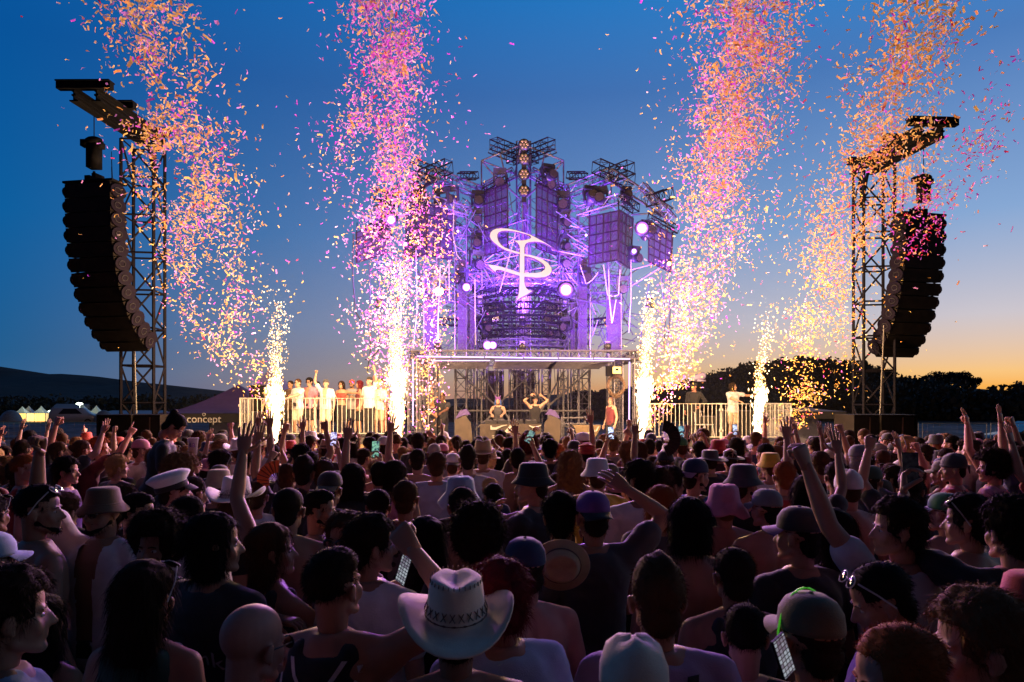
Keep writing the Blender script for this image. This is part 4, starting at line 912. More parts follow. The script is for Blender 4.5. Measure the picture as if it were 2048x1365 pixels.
# angular wooden side screens
SCR = mat('raw_board', (.06, .045, .032), .6, 0, var=.25, vscale=4); SCP = mat('lilac_board', (.08, .05, .2), .6, 0, var=.2)
def screen(px, flip, lb):
    g = empty('angular_screen', (P(px, 0, 21.0).x, 21.0, ZD), 0, lb, 'board')
    o = [(-18, 840), (2, 831), (14, 846), (18, 892), (-18, 892)]; s = -1 if flip else 1
    pts = [(s*q[0]/F*21, CAMZ+(HOR-q[1])/F*21-ZD) for q in o]
    def slab(p, y0, y1):
        m = MB(); n = len(p); m.add([(x, y0, max(z, 0)) for x, z in p]+[(x, y1, max(z, 0)) for x, z in p], [tuple(range(n)), tuple(range(2*n-1, n-1, -1))]+[(i, n+i, n+(i+1) % n, (i+1) % n) for i in range(n)]); return m
    slab(pts, 0, .05).build('front_board', SCR, g); q = [(-18, 838), (-8, 822), (4, 818), (12, 830), (2, 830)]
    slab([(s*a/F*21, CAMZ+(HOR-b)/F*21-ZD) for a, b in q], .06, .4).build('top_board', SCP, g)
screen(928, False, 'angular brown wooden screen left of the DJ table'); screen(1103, True, 'angular brown wooden screen right of the DJ table')
t = empty('side_table', (P(1173, 0, 21).x, 21.0, ZD), 0, 'low side table with a tan cloth bearing a white swoosh, right of the DJ', 'table'); w_ = 28/F*21; h_ = CAMZ+(HOR-850)/F*21-ZD
MB().box((0, .3, h_-.02), (2*w_, .6, .04)).build('tabletop', BLKPL, t); 
for a in (-1, 1): MB().tube([(a*(w_-.05), .3, 0), (a*(w_-.05), .3, h_-.04)], .02, 6).build('leg', ALU, t)
m = MB(); m.add([(-w_, -.03, h_), (w_, -.03, h_), (w_, -.03, h_-.1), (w_*.55, -.06, h_-.42), (w_*.1, -.07, h_-.5), (-w_*.55, -.07, h_-.5), (-w_*.85, -.05, h_-.1)], [tuple(range(7))]); co = m.build('cloth', mat('tan_cloth', (.13, .09, .045), .7, var=.2), t)
def sw2(pts, ws): return [((p[0]-1173)/F*21, (CAMZ+(HOR-p[1])/F*21)-ZD) for p in pts], [x/F*21 for x in ws]
a, b = sw2([(1170, 866), (1183, 866), (1192, 861), (1197, 853)], [.4, 1.4, 1.5, .8]); ribbon(a, b, -.09, co)
t = empty('scaffold_rail', (P(1150, 0, 21.6).x, 21.6, ZD), 0, 'short scaffold railing between the right wooden screen and the side table', 'railing')
m = MB(); hh = CAMZ+(HOR-836)/F*21.6-ZD; m.tube([(-.45, 0, hh), (.35, 0, hh)], .024, 6); m.tube([(-.45, 0, hh-.18), (.35, 0, hh-.18)], .02, 6); m.build('rail', STEEL, t)
for s in (-.42, .32): MB().tube([(s, 0, 0), (s, 0, hh+.05)], .024, 6).build('post', STEEL, t)
# ------------------------------------------------------------------ people
def remesh(mb, voxel, smooth=3, sf=.5):
    me = mb.mesh('tmp', []); o = bpy.data.objects.new('tmp', me); col.objects.link(o)
    m = o.modifiers.new('r', 'REMESH'); m.mode = 'VOXEL'; m.voxel_size = voxel
    if smooth: s = o.modifiers.new('s', 'SMOOTH'); s.iterations = smooth; s.factor = sf
    dg = bpy.context.evaluated_depsgraph_get(); ev = o.evaluated_get(dg); e = ev.to_mesh()
    nv = len(e.vertices); v = np.empty(nv*3); e.vertices.foreach_get('co', v); v = v.reshape(-1, 3)
    f = [tuple(p.vertices) for p in e.polygons]; n = np.empty(nv*3); e.vertices.foreach_get('normal', n); n = n.reshape(-1, 3)
    ev.to_mesh_clear(); bpy.data.objects.remove(o); bpy.data.meshes.remove(me); return v, f, n
def fbm(v, s, seed=0): return np.array([noise.noise((a*s+seed, b*s, c*s)) for a, b, c in v])
# ---- head, local to its centre; y forward
HEADS = {}
def head_geo(fem):
    if fem in HEADS: return HEADS[fem]
    m = MB(); k = .95 if fem else 1.0
    m.ell((0, -.014*k, .040*k), (.075*k, .094*k, .084*k), 0, 20, 14); m.ell((0, .022*k, -.02*k), (.062*k, .066*k, .085*k), 0, 18, 12)
    m.cap((.044*k, .006, -.064*k), (.016*k, .062*k, -.094*k), .020*k, .018*k, 8); m.cap((-.044*k, .006, -.064*k), (-.016*k, .062*k, -.094*k), .020*k, .018*k, 8); m.ell((0, .040*k, -.062*k), (.042*k, .040*k, .042*k), 0, 14, 10)
    m.cap((-.010, .068*k, -.095*k), (.010, .068*k, -.095*k), .018*k, None, 8)
    m.cap((-.034, .068*k, .017*k), (.034, .068*k, .017*k), .013*k, None, 8)          # brow
    m.cap((0, .078*k, .008*k), (0, .100*k, -.030*k), .009, .0115, 8); m.cap((-.009, .090*k, -.033*k), (.009, .090*k, -.033*k), .0085, None, 8)
    m.cap((-.013, .080*k, -.057*k), (.013, .080*k, -.057*k), .0075, None, 8); m.cap((-.011, .078*k, -.067*k), (.011, .078*k, -.067*k), .008, None, 8)
    m.cap((-.044, .052*k, -.020), (-.034, .058*k, -.04), .020, None, 8); m.cap((.044, .052*k, -.020), (.034, .058*k, -.04), .020, None, 8)
    for s in (-1, 1):
        m.ell((s*.081*k, -.008, -.006), (.009, .020, .031), 0, 10, 8, Euler((0, s*.25, s*.35)).to_matrix()); m.ell((s*.078*k, 0, -.028), (.008, .010, .013), 0, 8, 6)
    m.cap((0, -.022, -.03), (0, -.026, -.12), .058*k if not fem else .048, .050*k if not fem else .041, 14)
    v, f, n = remesh(m, .0065, 2, .5)
    for s in (-1, 1):                                # eye sockets
        d = np.linalg.norm((v-np.array([s*.032, .082*k, .0]))/np.array([1.2, 1.2, 1]), axis=1); v[:, 1] -= .006*np.exp(-(d/.013)**2)
    HEADS[fem] = (v, f); return HEADS[fem]
def hand_geo(side, kind):                            # z along the fingers, thumb towards x*side... palm faces +y
    m = MB(); m.loft([(-.01, .026, .019), (.02, .034, .016), (.05, .041, .015), (.078, .043, .014), (.09, .040, .010)], 12, e=2.6)
    curls = {'open': [(.05, .1, .08)]*4, 'relax': [(.35, .5, .3)]*4, 'fist': [(1.35, 1.6, .9)]*4, 'point': [(.05, .1, .05)]+[(1.35, 1.6, .9)]*3, 'grip': [(.75, .9, .5)]*4}[kind]
    ln = [(.040, .025, .020), (.044, .029, .021), (.041, .027, .020), (.032, .020, .018)]
    for i in range(4):
        x = side*(.030-.020*i); p = Vector((x, 0, .085-(.004 if i in (0, 2) else .0)-(.012 if i == 3 else 0))); a = 0; sp = (1.5-i)*(.10 if kind == 'open' else .02)*side
        for j in range(3):
            a += curls[i][j]; q = p+Vector((math.sin(sp)*math.cos(a), math.sin(a), math.cos(a)*math.cos(sp)))*ln[i][j]
            m.cap(p, q, .0088-.0008*j, .0082-.0008*j, 7); p = q
    p = Vector((side*.026, .004, .015)); td = {'open': ((side*.85, .25, .55), (side*.45, .2, .9)), 'relax': ((side*.5, .5, .75), (side*.1, .4, .9)), 'fist': ((side*.35, .75, .5), (-side*.75, .35, .45)), 'point': ((side*.35, .75, .5), (-side*.75, .35, .45)), 'grip': ((side*.3, .8, .5), (-side*.1, .8, .6))}[kind]
    q = p+Vector(td[0]).normalized()*.046; m.cap(p, q, .0125, .0105, 8); m.cap(q, q+Vector(td[1]).normalized()*.033, .0102, .009, 8); return m
ARM = {  # elbow, wrist, palm direction, hand  (for the right side, +x); shoulder at (.185,0,1.42)
 'down': ((.245, -.03, 1.13), (.265, .07, .88), (-1, .2, 0), 'relax'),
 'chest': ((.25, .02, 1.14), (.10, .22, 1.22), (-.4, -.6, .6), 'fist'),
 'hold': ((.25, .06, 1.14), (.17, .28, 1.26), (-.8, -.4, .2), 'grip'),
 'fist': ((.30, .09, 1.66), (.24, .13, 1.91), (0, 1, 0), 'fist'),
 'open': ((.31, .10, 1.65), (.30, .16, 1.90), (0, 1, 0), 'open'),
 'high': ((.235, .05, 1.70), (.215, .08, 1.96), (0, 1, 0), 'open'),
 'bent': ((.43, .10, 1.56), (.25, .12, 1.76), (-.3, .9, 0), 'fist'),
 'over': ((.40, .08, 1.60), (.12, .10, 1.80), (-.2, .9, 0), 'relax'),
 'phone': ((.25, .22, 1.50), (.16, .33, 1.74), (-.7, -.6, 0), 'grip'),
 'point': ((.30, .20, 1.58), (.30, .36, 1.80), (-.5, .6, 0), 'point'),
 'flat': ((.30, .18, 1.60), (.26, .30, 1.83), (0, -.3, 1), 'open'),
 'side': ((.46, .06, 1.36), (.70, .14, 1.36), (0, 0, -1), 'relax'),
 'fwd': ((.24, .25, 1.26), (.18, .48, 1.20), (0, 0, -1), 'relax'),
 'mouth': ((.27, .16, 1.24), (.10, .19, 1.46), (-.5, -.6, 0), 'relax'),
 'near': ((.42, -.02, 1.56), (.22, .03, 1.76), (0, 1, 0), 'fist'),
 'reach': ((.33, .06, 1.62), (.40, .12, 1.88), (0, 1, 0), 'fist'),
 'hip': ((.33, -.08, 1.18), (.19, .04, 1.02), (-1, 0, 0), 'relax'),
}
def skel(arms, yaw, pitch, fem, legs, lean):
    s = {}; s['sh'] = .155 if fem else .182
    s['neck'] = Vector((0, 0, 1.48)); return s
TPL = {}
def torso_rings(fem, g=0.0, top=1.50, z0=.86):
    if fem: r = [(.86, .150, .10), (.93, .166, .112), (1.0, .150, .105), (1.08, .122, .092), (1.15, .120, .092), (1.24, .138, .108), (1.31, .148, .112), (1.37, .150, .098), (1.42, .135, .082), (1.455, .085, .066), (1.49, .050, .052), (1.52, .048, .05)]
    else: r = [(.86, .150, .105), (.93, .162, .115), (1.0, .155, .112), (1.08, .148, .108), (1.16, .155, .112), (1.25, .170, .120), (1.33, .182, .122), (1.39, .180, .110), (1.43, .150, .092), (1.46, .098, .076), (1.49, .062, .062), (1.53, .058, .058)]
    return [(z, a+g, b+g, -.008 if z > 1.3 else 0) for z, a, b in r if z0-.001 <= z <= top+.001]
def arm_pts(side, key, fem):
    e, w, pd, hk = ARM[key]; sx = .158 if fem else .186
    sh = Vector((side*sx, -.004, 1.405 if e[2] < 1.4 else 1.43)); e = Vector((side*e[0], e[1], e[2])); w = Vector((side*w[0], w[1], w[2]))
    if fem: e.x -= side*.025; w.x -= side*.02
    # keep true limb lengths
    ue = .285 if fem else .305; lf = .24 if fem else .262
    e2 = sh+(e-sh).normalized()*ue; w2 = e2+(w-e).normalized()*lf
    return sh, e2, w2, Vector((side*pd[0], pd[1], pd[2])), hk
def template(La, Ra, yaw, pitch, fem=False, legs='stand'):
    key = (La, Ra, yaw, pitch, fem, legs)
    if key in TPL: return TPL[key]
    t = {}; b = MB(); k = .86 if fem else 1.0
    b.loft(torso_rings(fem), 22)
    if fem:
        for s in (-1, 1): b.ell((s*.062, .076, 1.26), (.052, .044, .052), 0, 12, 8)
    arms = {-1: arm_pts(-1, La, fem), 1: arm_pts(1, Ra, fem)}
    for s in (-1, 1):
        sh, e, w_, pd, hk = arms[s]
        b.ell(sh+Vector((-s*.012, 0, -.01)), (.062*k, .062*k, .066*k), 0, 12, 8); b.cap(Vector((s*.05, -.012, 1.455)), sh+Vector((-s*.02, 0, .012)), .045*k, .045*k)
        b.cap(Vector((s*.11, -.01, 1.34)), sh.lerp(e, .25), .062*k, .05*k)
        b.cap(sh, sh.lerp(e, .5), .052*k, .050*k); b.cap(sh.lerp(e, .4), e, .050*k, .040*k); b.cap(e, e.lerp(w_, .35), .040*k, .041*k); b.cap(e.lerp(w_, .3), w_, .041*k, .026*k)
        b.cap((s*.085, -.045, .92), (s*.088, -.04, .86), .085 if not fem else .09)
        if legs == 'stand': hp, kn, an = Vector((s*.088, 0, .88)), Vector((s*.10, .015, .48)), Vector((s*.115, -.025, .09))
        elif legs == 'step': hp, kn, an = Vector((s*.088, 0, .88)), Vector((s*.12, .06 if s > 0 else -.02, .48)), Vector((s*.15, .05 if s > 0 else -.1, .09))
        else: hp, kn, an = Vector((s*.10, .02, .88)), Vector((s*.16, .40, .84)), Vector((s*.13, .42, .42))
        b.cap(hp, hp.lerp(kn, .5), .090*k if not fem else .088, .070); b.cap(hp.lerp(kn, .45), kn, .072, .052); b.cap(kn, kn.lerp(an, .35), .052, .055*k); b.cap(kn.lerp(an, .3), an, .055*k, .036)
        b.cap(an+Vector((0, -.03, -.045)), an+Vector((s*.02, .15, -.062)), .036, .03); t['leg%d' % s] = (hp, kn, an)
    v, f, n = remesh(b, .0125, 3)
    back = v[:, 1] < -.02                            # spine groove and shoulder blades
    z = v[:, 2]; x = v[:, 0]
    env = np.clip((z-1.0)/.1, 0, 1)*np.clip((1.46-z)/.06, 0, 1)*back
    v[:, 1] += env*(.010*np.exp(-(x/.016)**2)-.008*(np.exp(-((np.abs(x)-.085)/.035)**2-((z-1.32)/.07)**2)))
    body = MB(); body.v = [tuple(q) for q in v]; body.f = list(f); body.m = [0]*len(f)
    hv, hf = head_geo(fem)
    hz = 1.625 if not fem else 1.615
    M = Matrix.Translation((0, .012+.02*math.sin(R(-pitch)) if pitch < 0 else .012, hz)) @ Matrix.Rotation(R(yaw), 4, 'Z') @ Matrix.Rotation(R(pitch), 4, 'X')
    hb = MB(); hb.v = [tuple(q) for q in hv]; hb.f = list(hf); hb.m = [0]*len(hf)
    body.join(hb, M)
    for s in (-1, 1):
        sh, e, w_, pd, hk = arms[s]; zd = (w_-e).normalized(); yd = (pd-zd*pd.dot(zd)).normalized(); xd = yd.cross(zd)
        # right hand, palm forward, thumb towards the body's left (-x)
        H = Matrix((xd, yd, zd)).transposed().to_4x4(); H.translation = w_
        thumb = -s if True else s
        g = hand_geo(thumb, hk); kk = Matrix.Scale(.9 if fem else 1.0, 4); body.join(g, H @ kk); t['hand%d' % s] = H; 
    t['body'] = body.mesh('body', [None], True); t['head'] = M; t['arms'] = arms; t['fem'] = fem; t['key'] = key; t['cl'] = {}
    TPL[key] = t; return t
def add_folds(v, n, amp, seed):
    q = np.array([1.1*noise.noise((a*7+seed+c*3, b*7, c*4))+.8*(.5-abs(noise.noise((a*13+c*9, b*13+seed, c*10)))*2) for a, b, c in v]); return v+n*(np.clip(q, -.35, 1.2)*amp)[:, None]
def clothing(t, kind):
    if kind in t['cl']: return t['cl'][kind]
    fem = t['fem']; m = MB(); k = .9 if fem else 1.0; vox = .014
    if kind in ('t_shirt', 'long_shirt', 'open_shirt'):
        m.loft([(z-.0, a+.004*(z < 1.2), b, y) for z, a, b, y in torso_rings(fem, .014, 1.46, .86)], 24)
        for s in (-1, 1):
            sh, e, w_, *_ = t['arms'][s]
            m.ell(sh+Vector((-s*.012, 0, -.01)), (.076*k, .076*k, .078*k), 0, 12, 8); m.cap(Vector((s*.062, -.012, 1.447)), sh+Vector((-s*.02, 0, .012)), .052*k, .06*k)
            m.cap(Vector((s*.11, -.01, 1.34)), sh.lerp(e, .25), .078*k, .068*k)
            if kind == 'long_shirt': m.cap(sh, e, .068*k, .055*k); m.cap(e, e.lerp(w_, .9), .055*k, .042*k)
            else: m.cap(sh, sh.lerp(e, .55), .066*k, .071*k)
    elif kind == 'tank_top':
        rr = [(z, min(a, .150 if not fem else .125) if z > 1.36 else a, b, y) for z, a, b, y in torso_rings(fem, .012, 1.43, .86)]
        m.loft(rr, 24)
        for s in (-1, 1): m.cap((s*.080, -.045, 1.44), (s*.085, .04, 1.43), .034*k, .034*k); m.cap((s*.082, -.05, 1.43), (s*.09, -.05, 1.32), .045*k, .06*k)
    elif kind == 'crop_top': m.loft([(z, a, b, y) for z, a, b, y in torso_rings(fem, .012, 1.375, 1.15)], 24); 
    elif kind == 'dress': 
        m.loft([(.62, .20, .15, 0), (.8, .19, .14, 0)]+[(z, a, b, y) for z, a, b, y in torso_rings(fem, .014, 1.43, .86)], 24)
        for s in (-1, 1): sh, e, w_, *_ = t['arms'][s]; m.cap(sh, sh.lerp(e, .4), .064*k, .062*k)
    elif kind in ('trousers', 'shorts'):
        m.loft([(z, a, b, y) for z, a, b, y in torso_rings(fem, .006, .94, .86)]+[(.99, (.16 if fem else .165), .124, 0)], 22)
        for s in (-1, 1):
            hp, kn, an = t['leg%d' % s]
            m.cap((s*.085, -.045, .90), (s*.088, -.04, .86), .091)
            if kind == 'shorts': m.cap(hp, hp.lerp(kn, .85), .10, .088)
            else: m.cap(hp, kn, .10, .072); m.cap(kn, kn.lerp(an, .95), .074, .062)
    elif kind == 'shoes':
        for s in (-1, 1):
            hp, kn, an = t['leg%d' % s]; m.cap(an+Vector((0, -.035, -.035)), an+Vector((s*.02, .16, -.058)), .048, .036); m.cap(an+Vector((0, 0, .03)), an+Vector((0, -.01, -.02)), .046, .046)
    if fem and kind not in ('trousers', 'shorts', 'shoes'):
        for s in (-1, 1): m.ell((s*.062, .080, 1.26), (.064, .056, .064), 0, 12, 8)
    if kind in ('t_shirt', 'long_shirt', 'open_shirt'): m.loft([(.835, .182, .142, -.012), (.93, .184, .142, -.010), (1.02, .168, .126, 0)], 24)
    v, f, n = remesh(m, vox, 4)
    v = add_folds(v, n, .008 if kind != 'shoes' else 0, len(t['cl'])+hash(str(t['key'])) % 7 if False else len(t['cl'])*1.7)
    if kind == 'open_shirt':                         # open front
        keep = [not all(v[i][1] > .06 and abs(v[i][0]) < .05+.02*(v[i][2] > 1.3) and v[i][2] > .9 for i in q) for q in f]; f = [q for q, kq in zip(f, keep) if kq]
    mb = MB(); mb.v = [tuple(q) for q in v]; mb.f = f; mb.m = [0]*len(f); me = mb.mesh(kind, [None], True); t['cl'][kind] = me; return me
# ---- hair, local to the head
HAIR = {}
def blades(v, f, n, cnt, L0, w, rg, droop=.0, curl=.0, out=1.0):
    idx = rg.integers(0, len(v), cnt); p = v[idx]; d = n[idx]*out+rg.normal(size=(cnt, 3))*(.35+curl)+np.array([0, -.15, -droop]); d /= np.linalg.norm(d, axis=1)[:, None]
    s = np.cross(d, rg.normal(size=(cnt, 3))); s /= np.linalg.norm(s, axis=1)[:, None]; l = (L0*rg.uniform(.5, 1.3, cnt))[:, None]; ww = w
    m = p+d*l*.55+np.array([0, 0, -1])*l*.15*droop; e = m+(d+np.array([0, -.1, -droop*1.2])+rg.normal(size=(cnt, 3))*curl)*l*.5
    q = np.stack([p-s*ww, p+s*ww, m+s*ww*.8, m-s*ww*.8, m-s*ww*.8, m+s*ww*.8, e+s*ww*.2, e-s*ww*.2], 1).reshape(-1, 3); return q
def hair_geo(style):
    if style in HAIR: return HAIR[style]
    m = MB(); rg = np.random.default_rng(len(HAIR)+5); amp, sc, cnt, L0, droop, curl = .004, 30, 900, .014, .3, .1
    cap_ = lambda g=0.0, y=-.020, z=.050: m.ell((0, y, z), (.081+g, .097+g, .082+g), 0, 18, 12)
    nape = lambda g=0.0, z=-.03: m.ell((0, -.058, z), (.062+g, .046+g, .062), 0, 14, 10)
    if style == 'short': cap_(.002); nape(.002); cnt = 1300
    elif style == 'buzz': cap_(-.001, -.018, .046); nape(-.001, -.02); cnt = 500; L0 = .005; amp = .001
    elif style == 'under': cap_(.0); nape(.002); cnt = 900; L0 = .012
    elif style == 'fade': m.ell((0, -.004, .074), (.074, .092, .062), 0, 18, 12); cap_(-.0015, -.022, .044); cnt = 1300; L0 = .014
    elif style == 'quiff': cap_(.001); nape(.0); 
    elif style == 'curly': cap_(.022, -.016, .062); nape(.012); amp = .014; sc = 42; cnt = 2600; L0 = .024; curl = .6
    elif style == 'afro': cap_(.045, -.014, .055); nape(.03, -.02); amp = .016; sc = 38; cnt = 3600; L0 = .03; curl = .8
    elif style == 'mop': cap_(.014, -.012, .055); nape(.008, -.035); m.ell((0, .045, .085), (.06, .04, .03), 0, 12, 8); amp = .010; sc = 26; cnt = 2000; L0 = .028; curl = .25; droop = .6
    elif style == 'bob': cap_(.012, -.02, .045); m.loft([(-.13, .078, .055, -.035), (-.08, .096, .070, -.03), (0, .092, .075, -.028), (.06, .085, .08, -.022)], 18); amp = .005; cnt = 1800; L0 = .03; droop = 1
    elif style == 'long': cap_(.008); m.loft([(-.36, .075, .022, -.088), (-.28, .098, .030, -.088), (-.16, .100, .042, -.070), (-.08, .092, .058, -.045), (0, .088, .070, -.03), (.06, .082, .078, -.022)], 18); amp = .008; sc = 18; cnt = 2400; L0 = .04; droop = 1.3
    elif style == 'wavy': cap_(.012); m.loft([(-.30, .10, .035, -.085), (-.2, .118, .045, -.075), (-.08, .108, .065, -.045), (0, .095, .075, -.03), (.06, .086, .08, -.022)], 18); amp = .016; sc = 22; cnt = 3000; L0 = .04; droop = .8; curl = .35
    elif style == 'bun': cap_(.003); nape(.0); m.ell((0, -.10, .10), (.038, .036, .036), 0, 12, 9); amp = .003; cnt = 800; L0 = .014
    elif style == 'ponytail': cap_(.003); nape(.0); m.tube([(0, -.10, .05), (0, -.15, .03), (0, -.165, -.06), (0, -.155, -.19)], [.02, .03, .032, .010], 10); amp = .004; cnt = 1000; L0 = .02; droop = 1
    elif style == 'braids': cap_(.004); nape(.0); [m.tube([(s*.05, -.085, .0), (s*.06, -.10, -.10), (s*.055, -.10, -.24)], [.026, .022, .012], 9) for s in (-1, 1)]; amp = .004
    v, f, n = remesh(m, .008, 2)
    if amp: v = v+n*(fbm(v, sc)*amp+ (fbm(v, sc*2.3, 4)*amp*.5))[:, None]
    if style == 'under': pass
    if style == 'quiff':
        top = np.clip((v[:, 2]-.06)/.06, 0, 1); fr_ = np.clip((v[:, 1]+.07)/.12, 0, 1); v[:, 2] += top*(.010+.022*fr_+.004*np.sin(v[:, 0]*95+v[:, 1]*25)); v[:, 1] += top*fr_*.006
    # clear the face and ears
    face = (v[:, 1] > .052) & (v[:, 2] < .075); v[face, 1] = np.minimum(v[face, 1], .052)
    if style not in ('bob', 'long', 'wavy'): ear = (np.abs(v[:, 0]) > .068) & (v[:, 2] < .028) & (v[:, 1] > -.035); v[ear, 0] *= .86
    if style == 'under': hi = v[:, 2] > .035; v[hi] *= np.array([.93, .93, .9])
    q = blades(v, f, n, int(cnt*2.3), L0*.9, .0007, rg, droop, curl)
    if style == 'under': q = q.reshape(-1, 8, 3)[q.reshape(-1, 8, 3)[:, 0, 2] < .01].reshape(-1, 3)
    sel = ~((q.reshape(-1, 8, 3)[:, 0, 1] > .05) & (q.reshape(-1, 8, 3)[:, 0, 2] < .06)); q = q.reshape(-1, 8, 3)[sel].reshape(-1, 3)
    mb = MB(); mb.v = [tuple(x) for x in v]; mb.f = list(f); o = len(mb.v); mb.v += [tuple(x) for x in q]; mb.f += [(o+4*i, o+4*i+1, o+4*i+2, o+4*i+3) for i in range(len(q)//4)]; mb.m = [0]*len(mb.f)
    HAIR[style] = mb.mesh('hair', [None], True); return HAIR[style]
# ---- headwear, local to the head; slot 0 cloth, slot 1 trim
HATS = {}
def hat_geo(kind):
    if kind in HATS: return HATS[kind]
    m = MB(); C = (0, -.012, 0); oy = lambda a=1.14: (lambda v, r, t, z: (v.x, v.y*a, v.z))
    if kind == 'bucket_hat':
        m.lathe([(.03, .142), (.066, .138), (.078, .126), (.090, .062), (.094, .050), (.124, .016), (.128, .008), (.124, .006), (.090, .042), (.05, .04)], 28, 0, lambda v, r, t, z: (v.x, v.y*1.12, v.z+(.006*math.sin(3*t+1) if r > .11 else 0)), C); m.tube([(.0945*math.cos(a*.3307), -.012+.1065*math.sin(a*.3307), .05) for a in range(20)], .0035, 4, 1, False)
    elif kind == 'floppy_hat':
        m.lathe([(.03, .150), (.075, .146), (.092, .128), (.103, .052), (.106, .040), (.158, -.030), (.165, -.045), (.160, -.048), (.1, .03), (.05, .04)], 30, 0, lambda v, r, t, z: (v.x, v.y*1.1, v.z+(.016*math.sin(3*t+.5)+.008*math.sin(7*t) if r > .12 else .004*math.sin(9*t))), C)
    elif kind in ('cap', 'backward_cap'):
        m.lathe([(.008, .140), (.04, .136), (.066, .119), (.083, .088), (.087, .052), (.086, .038), (.06, .04)], 26, 0, oy(1.16), C); m.ell((0, -.012, .141), (.008, .008, .004), 1, 8, 4); sg = 1 if kind == 'cap' else -1; n = 12; vs = []
        for j in range(4):
            u = j/3
            for i in range(n+1):
                a = -1.15+2.3*i/n; rx = .084+.0*u; yy = sg*(.096*math.cos(a)+ .075*u*math.cos(a)**.6 if True else 0)-.012; vs.append((.086*math.sin(a)*(1-.06*u), yy, .045-.018*u-.020*abs(math.sin(a))**2*(.3+u)))
        o = len(vs); vs += [(x, y, z-.004) for x, y, z in vs]; W = n+1
        m.add(vs, [(j*W+i, j*W+i+1, (j+1)*W+i+1, (j+1)*W+i) for j in range(3) for i in range(n)]+[(o+j*W+i+1, o+j*W+i, o+(j+1)*W+i, o+(j+1)*W+i+1) for j in range(3) for i in range(n)]+[(3*W+i, 3*W+i+1, o+3*W+i+1, o+3*W+i) for i in range(n)], 1)
    elif kind in ('cowboy_hat', 'straw_cowboy_hat'):
        def fn(v, r, t, z):
            x, y = v.x, v.y*1.22
            if r > .098: return (x*(1.0-.06*abs(math.cos(t))), y, z+ .075*(abs(math.cos(t))**2.5)*((r-.095)/.1)**1.3-.018*abs(math.sin(t))*((r-.095)/.1))
            if z > .10: 
                cr = math.exp(-(x/.028)**2); z2 = z-.016*cr*max(0, min(1, (z-.12)/.04))
                return (x*(1-.18*max(0, math.sin(t))), y, z2)
            return (x, y, z)
        m.lathe([(.01, .160), (.045, .166), (.068, .170), (.079, .162), (.083, .138), (.089, .09), (.096, .045), (.100, .034), (.125, .030), (.155, .030), (.188, .034), (.1905, .029), (.155, .024), (.12, .024), (.09, .028)], 36, 0, fn, C)
        m.tube([(.0945*math.cos(a*.3307), -.012+.1145*math.sin(a*.3307), .052) for a in range(20)], .004, 4, 1, False)
        if kind == 'cowboy_hat':
            for k in range(22):                      # crossed lacing round the crown, stitches on the rim of the crown
                a = k*math.pi/11; 
                for sg in (-1, 1):
                    pts = [(.0985*math.cos(a+sg*q*.085)*(1-.05*(q+1)), -.012+.0985*1.22*math.sin(a+sg*q*.085)*(1-.05*(q+1)), .078+.011*q) for q in (-1, 0, 1)]; m.tube(pts, .0018, 4, 1)
            for k in range(30): a = k*math.pi/15; m.tube([(.0795*math.cos(a), -.012+.0795*1.22*math.sin(a), .168), (.0815*math.cos(a), -.012+.0815*1.22*math.sin(a), .156)], .0016, 4, 1)
    elif kind in ('fedora', 'straw_hat'):
        m.lathe([(.02, .132), (.06, .138), (.072, .128), (.088, .05), (.091, .038), (.130, .030), (.133, .026), (.09, .030)], 30, 0, lambda v, r, t, z: (v.x, v.y*1.16, z-(.018*math.exp(-(v.x/.022)**2) if z > .12 else 0)), C); m.lathe([(.0905, .040), (.0895, .062), (.088, .062), (.088, .040)], 30, 1, oy(1.165), C)
    elif kind == 'wide_hat':
        m.lathe([(.02, .118), (.07, .118), (.084, .105), (.09, .05), (.093, .036), (.175, .024), (.19, .018), (.19, .014), (.1, .028)], 32, 0, lambda v, r, t, z: (v.x, v.y*1.08, z+(.012*math.sin(2*t) if r > .12 else 0)), C)
    elif kind == 'sailor_cap':
        T = Euler((.28, 0, 0)).to_matrix(); m.lathe([(.01, .142), (.09, .138), (.118, .122), (.121, .112), (.088, .07), (.086, .035), (.06, .035)], 32, 0, lambda v, r, t, z: tuple((T @ Vector((v.x, v.y*1.1, v.z)))), C); m.lathe([(.0885, .032), (.0895, .066), (.087, .068), (.086, .032)], 30, 1, lambda v, r, t, z: tuple((T @ Vector((v.x, v.y*1.12, v.z)))), C)
        vs = [(.085*math.sin(a), .092*math.cos(a)+u*.05*math.cos(a)-.01, .062-.03*u-.012*abs(math.sin(a))) for u in (0, 1) for a in [-1+.2*i for i in range(11)]]; m.add(vs, [(i, i+1, 12+i, 11+i) for i in range(10)], 1)
    elif kind in ('beanie', 'turban', 'bandana'):
        pr = [(.008, .142), (.045, .136), (.074, .112), (.088, .07), (.090, .03), (.087, .018), (.06, .02)]
        m.lathe(pr, 26, 0, lambda v, r, t, z: (v.x*(1+.01*math.sin(8*t+z*60)), v.y*1.15*(1+.01*math.sin(8*t+z*60)), v.z+(.006*math.sin(3*t) if z > .1 else 0)), C)
        if kind == 'turban':
            for k in range(4): m.tube([(.088*math.cos(a*.33), -.012+.103*math.sin(a*.33), .04+.022*k+.01*math.sin(a*.33+k)) for a in range(20)], .013, 6, 0, False)
        if kind == 'bandana': m.tube([(.09*math.cos(a*.3307), -.012+.104*math.sin(a*.3307), .036) for a in range(20)], .006, 5, 1, False); m.cap((0, -.12, .03), (.02, -.135, -.03), .014, .006, 6, 0)
    elif kind == 'headband_light': m.tube([(.088*math.cos(a*.24-.15), -.01, .02+.128*math.sin(a*.24-.1)) for a in range(15)], .003, 6)
    elif kind == 'sun_visor': 
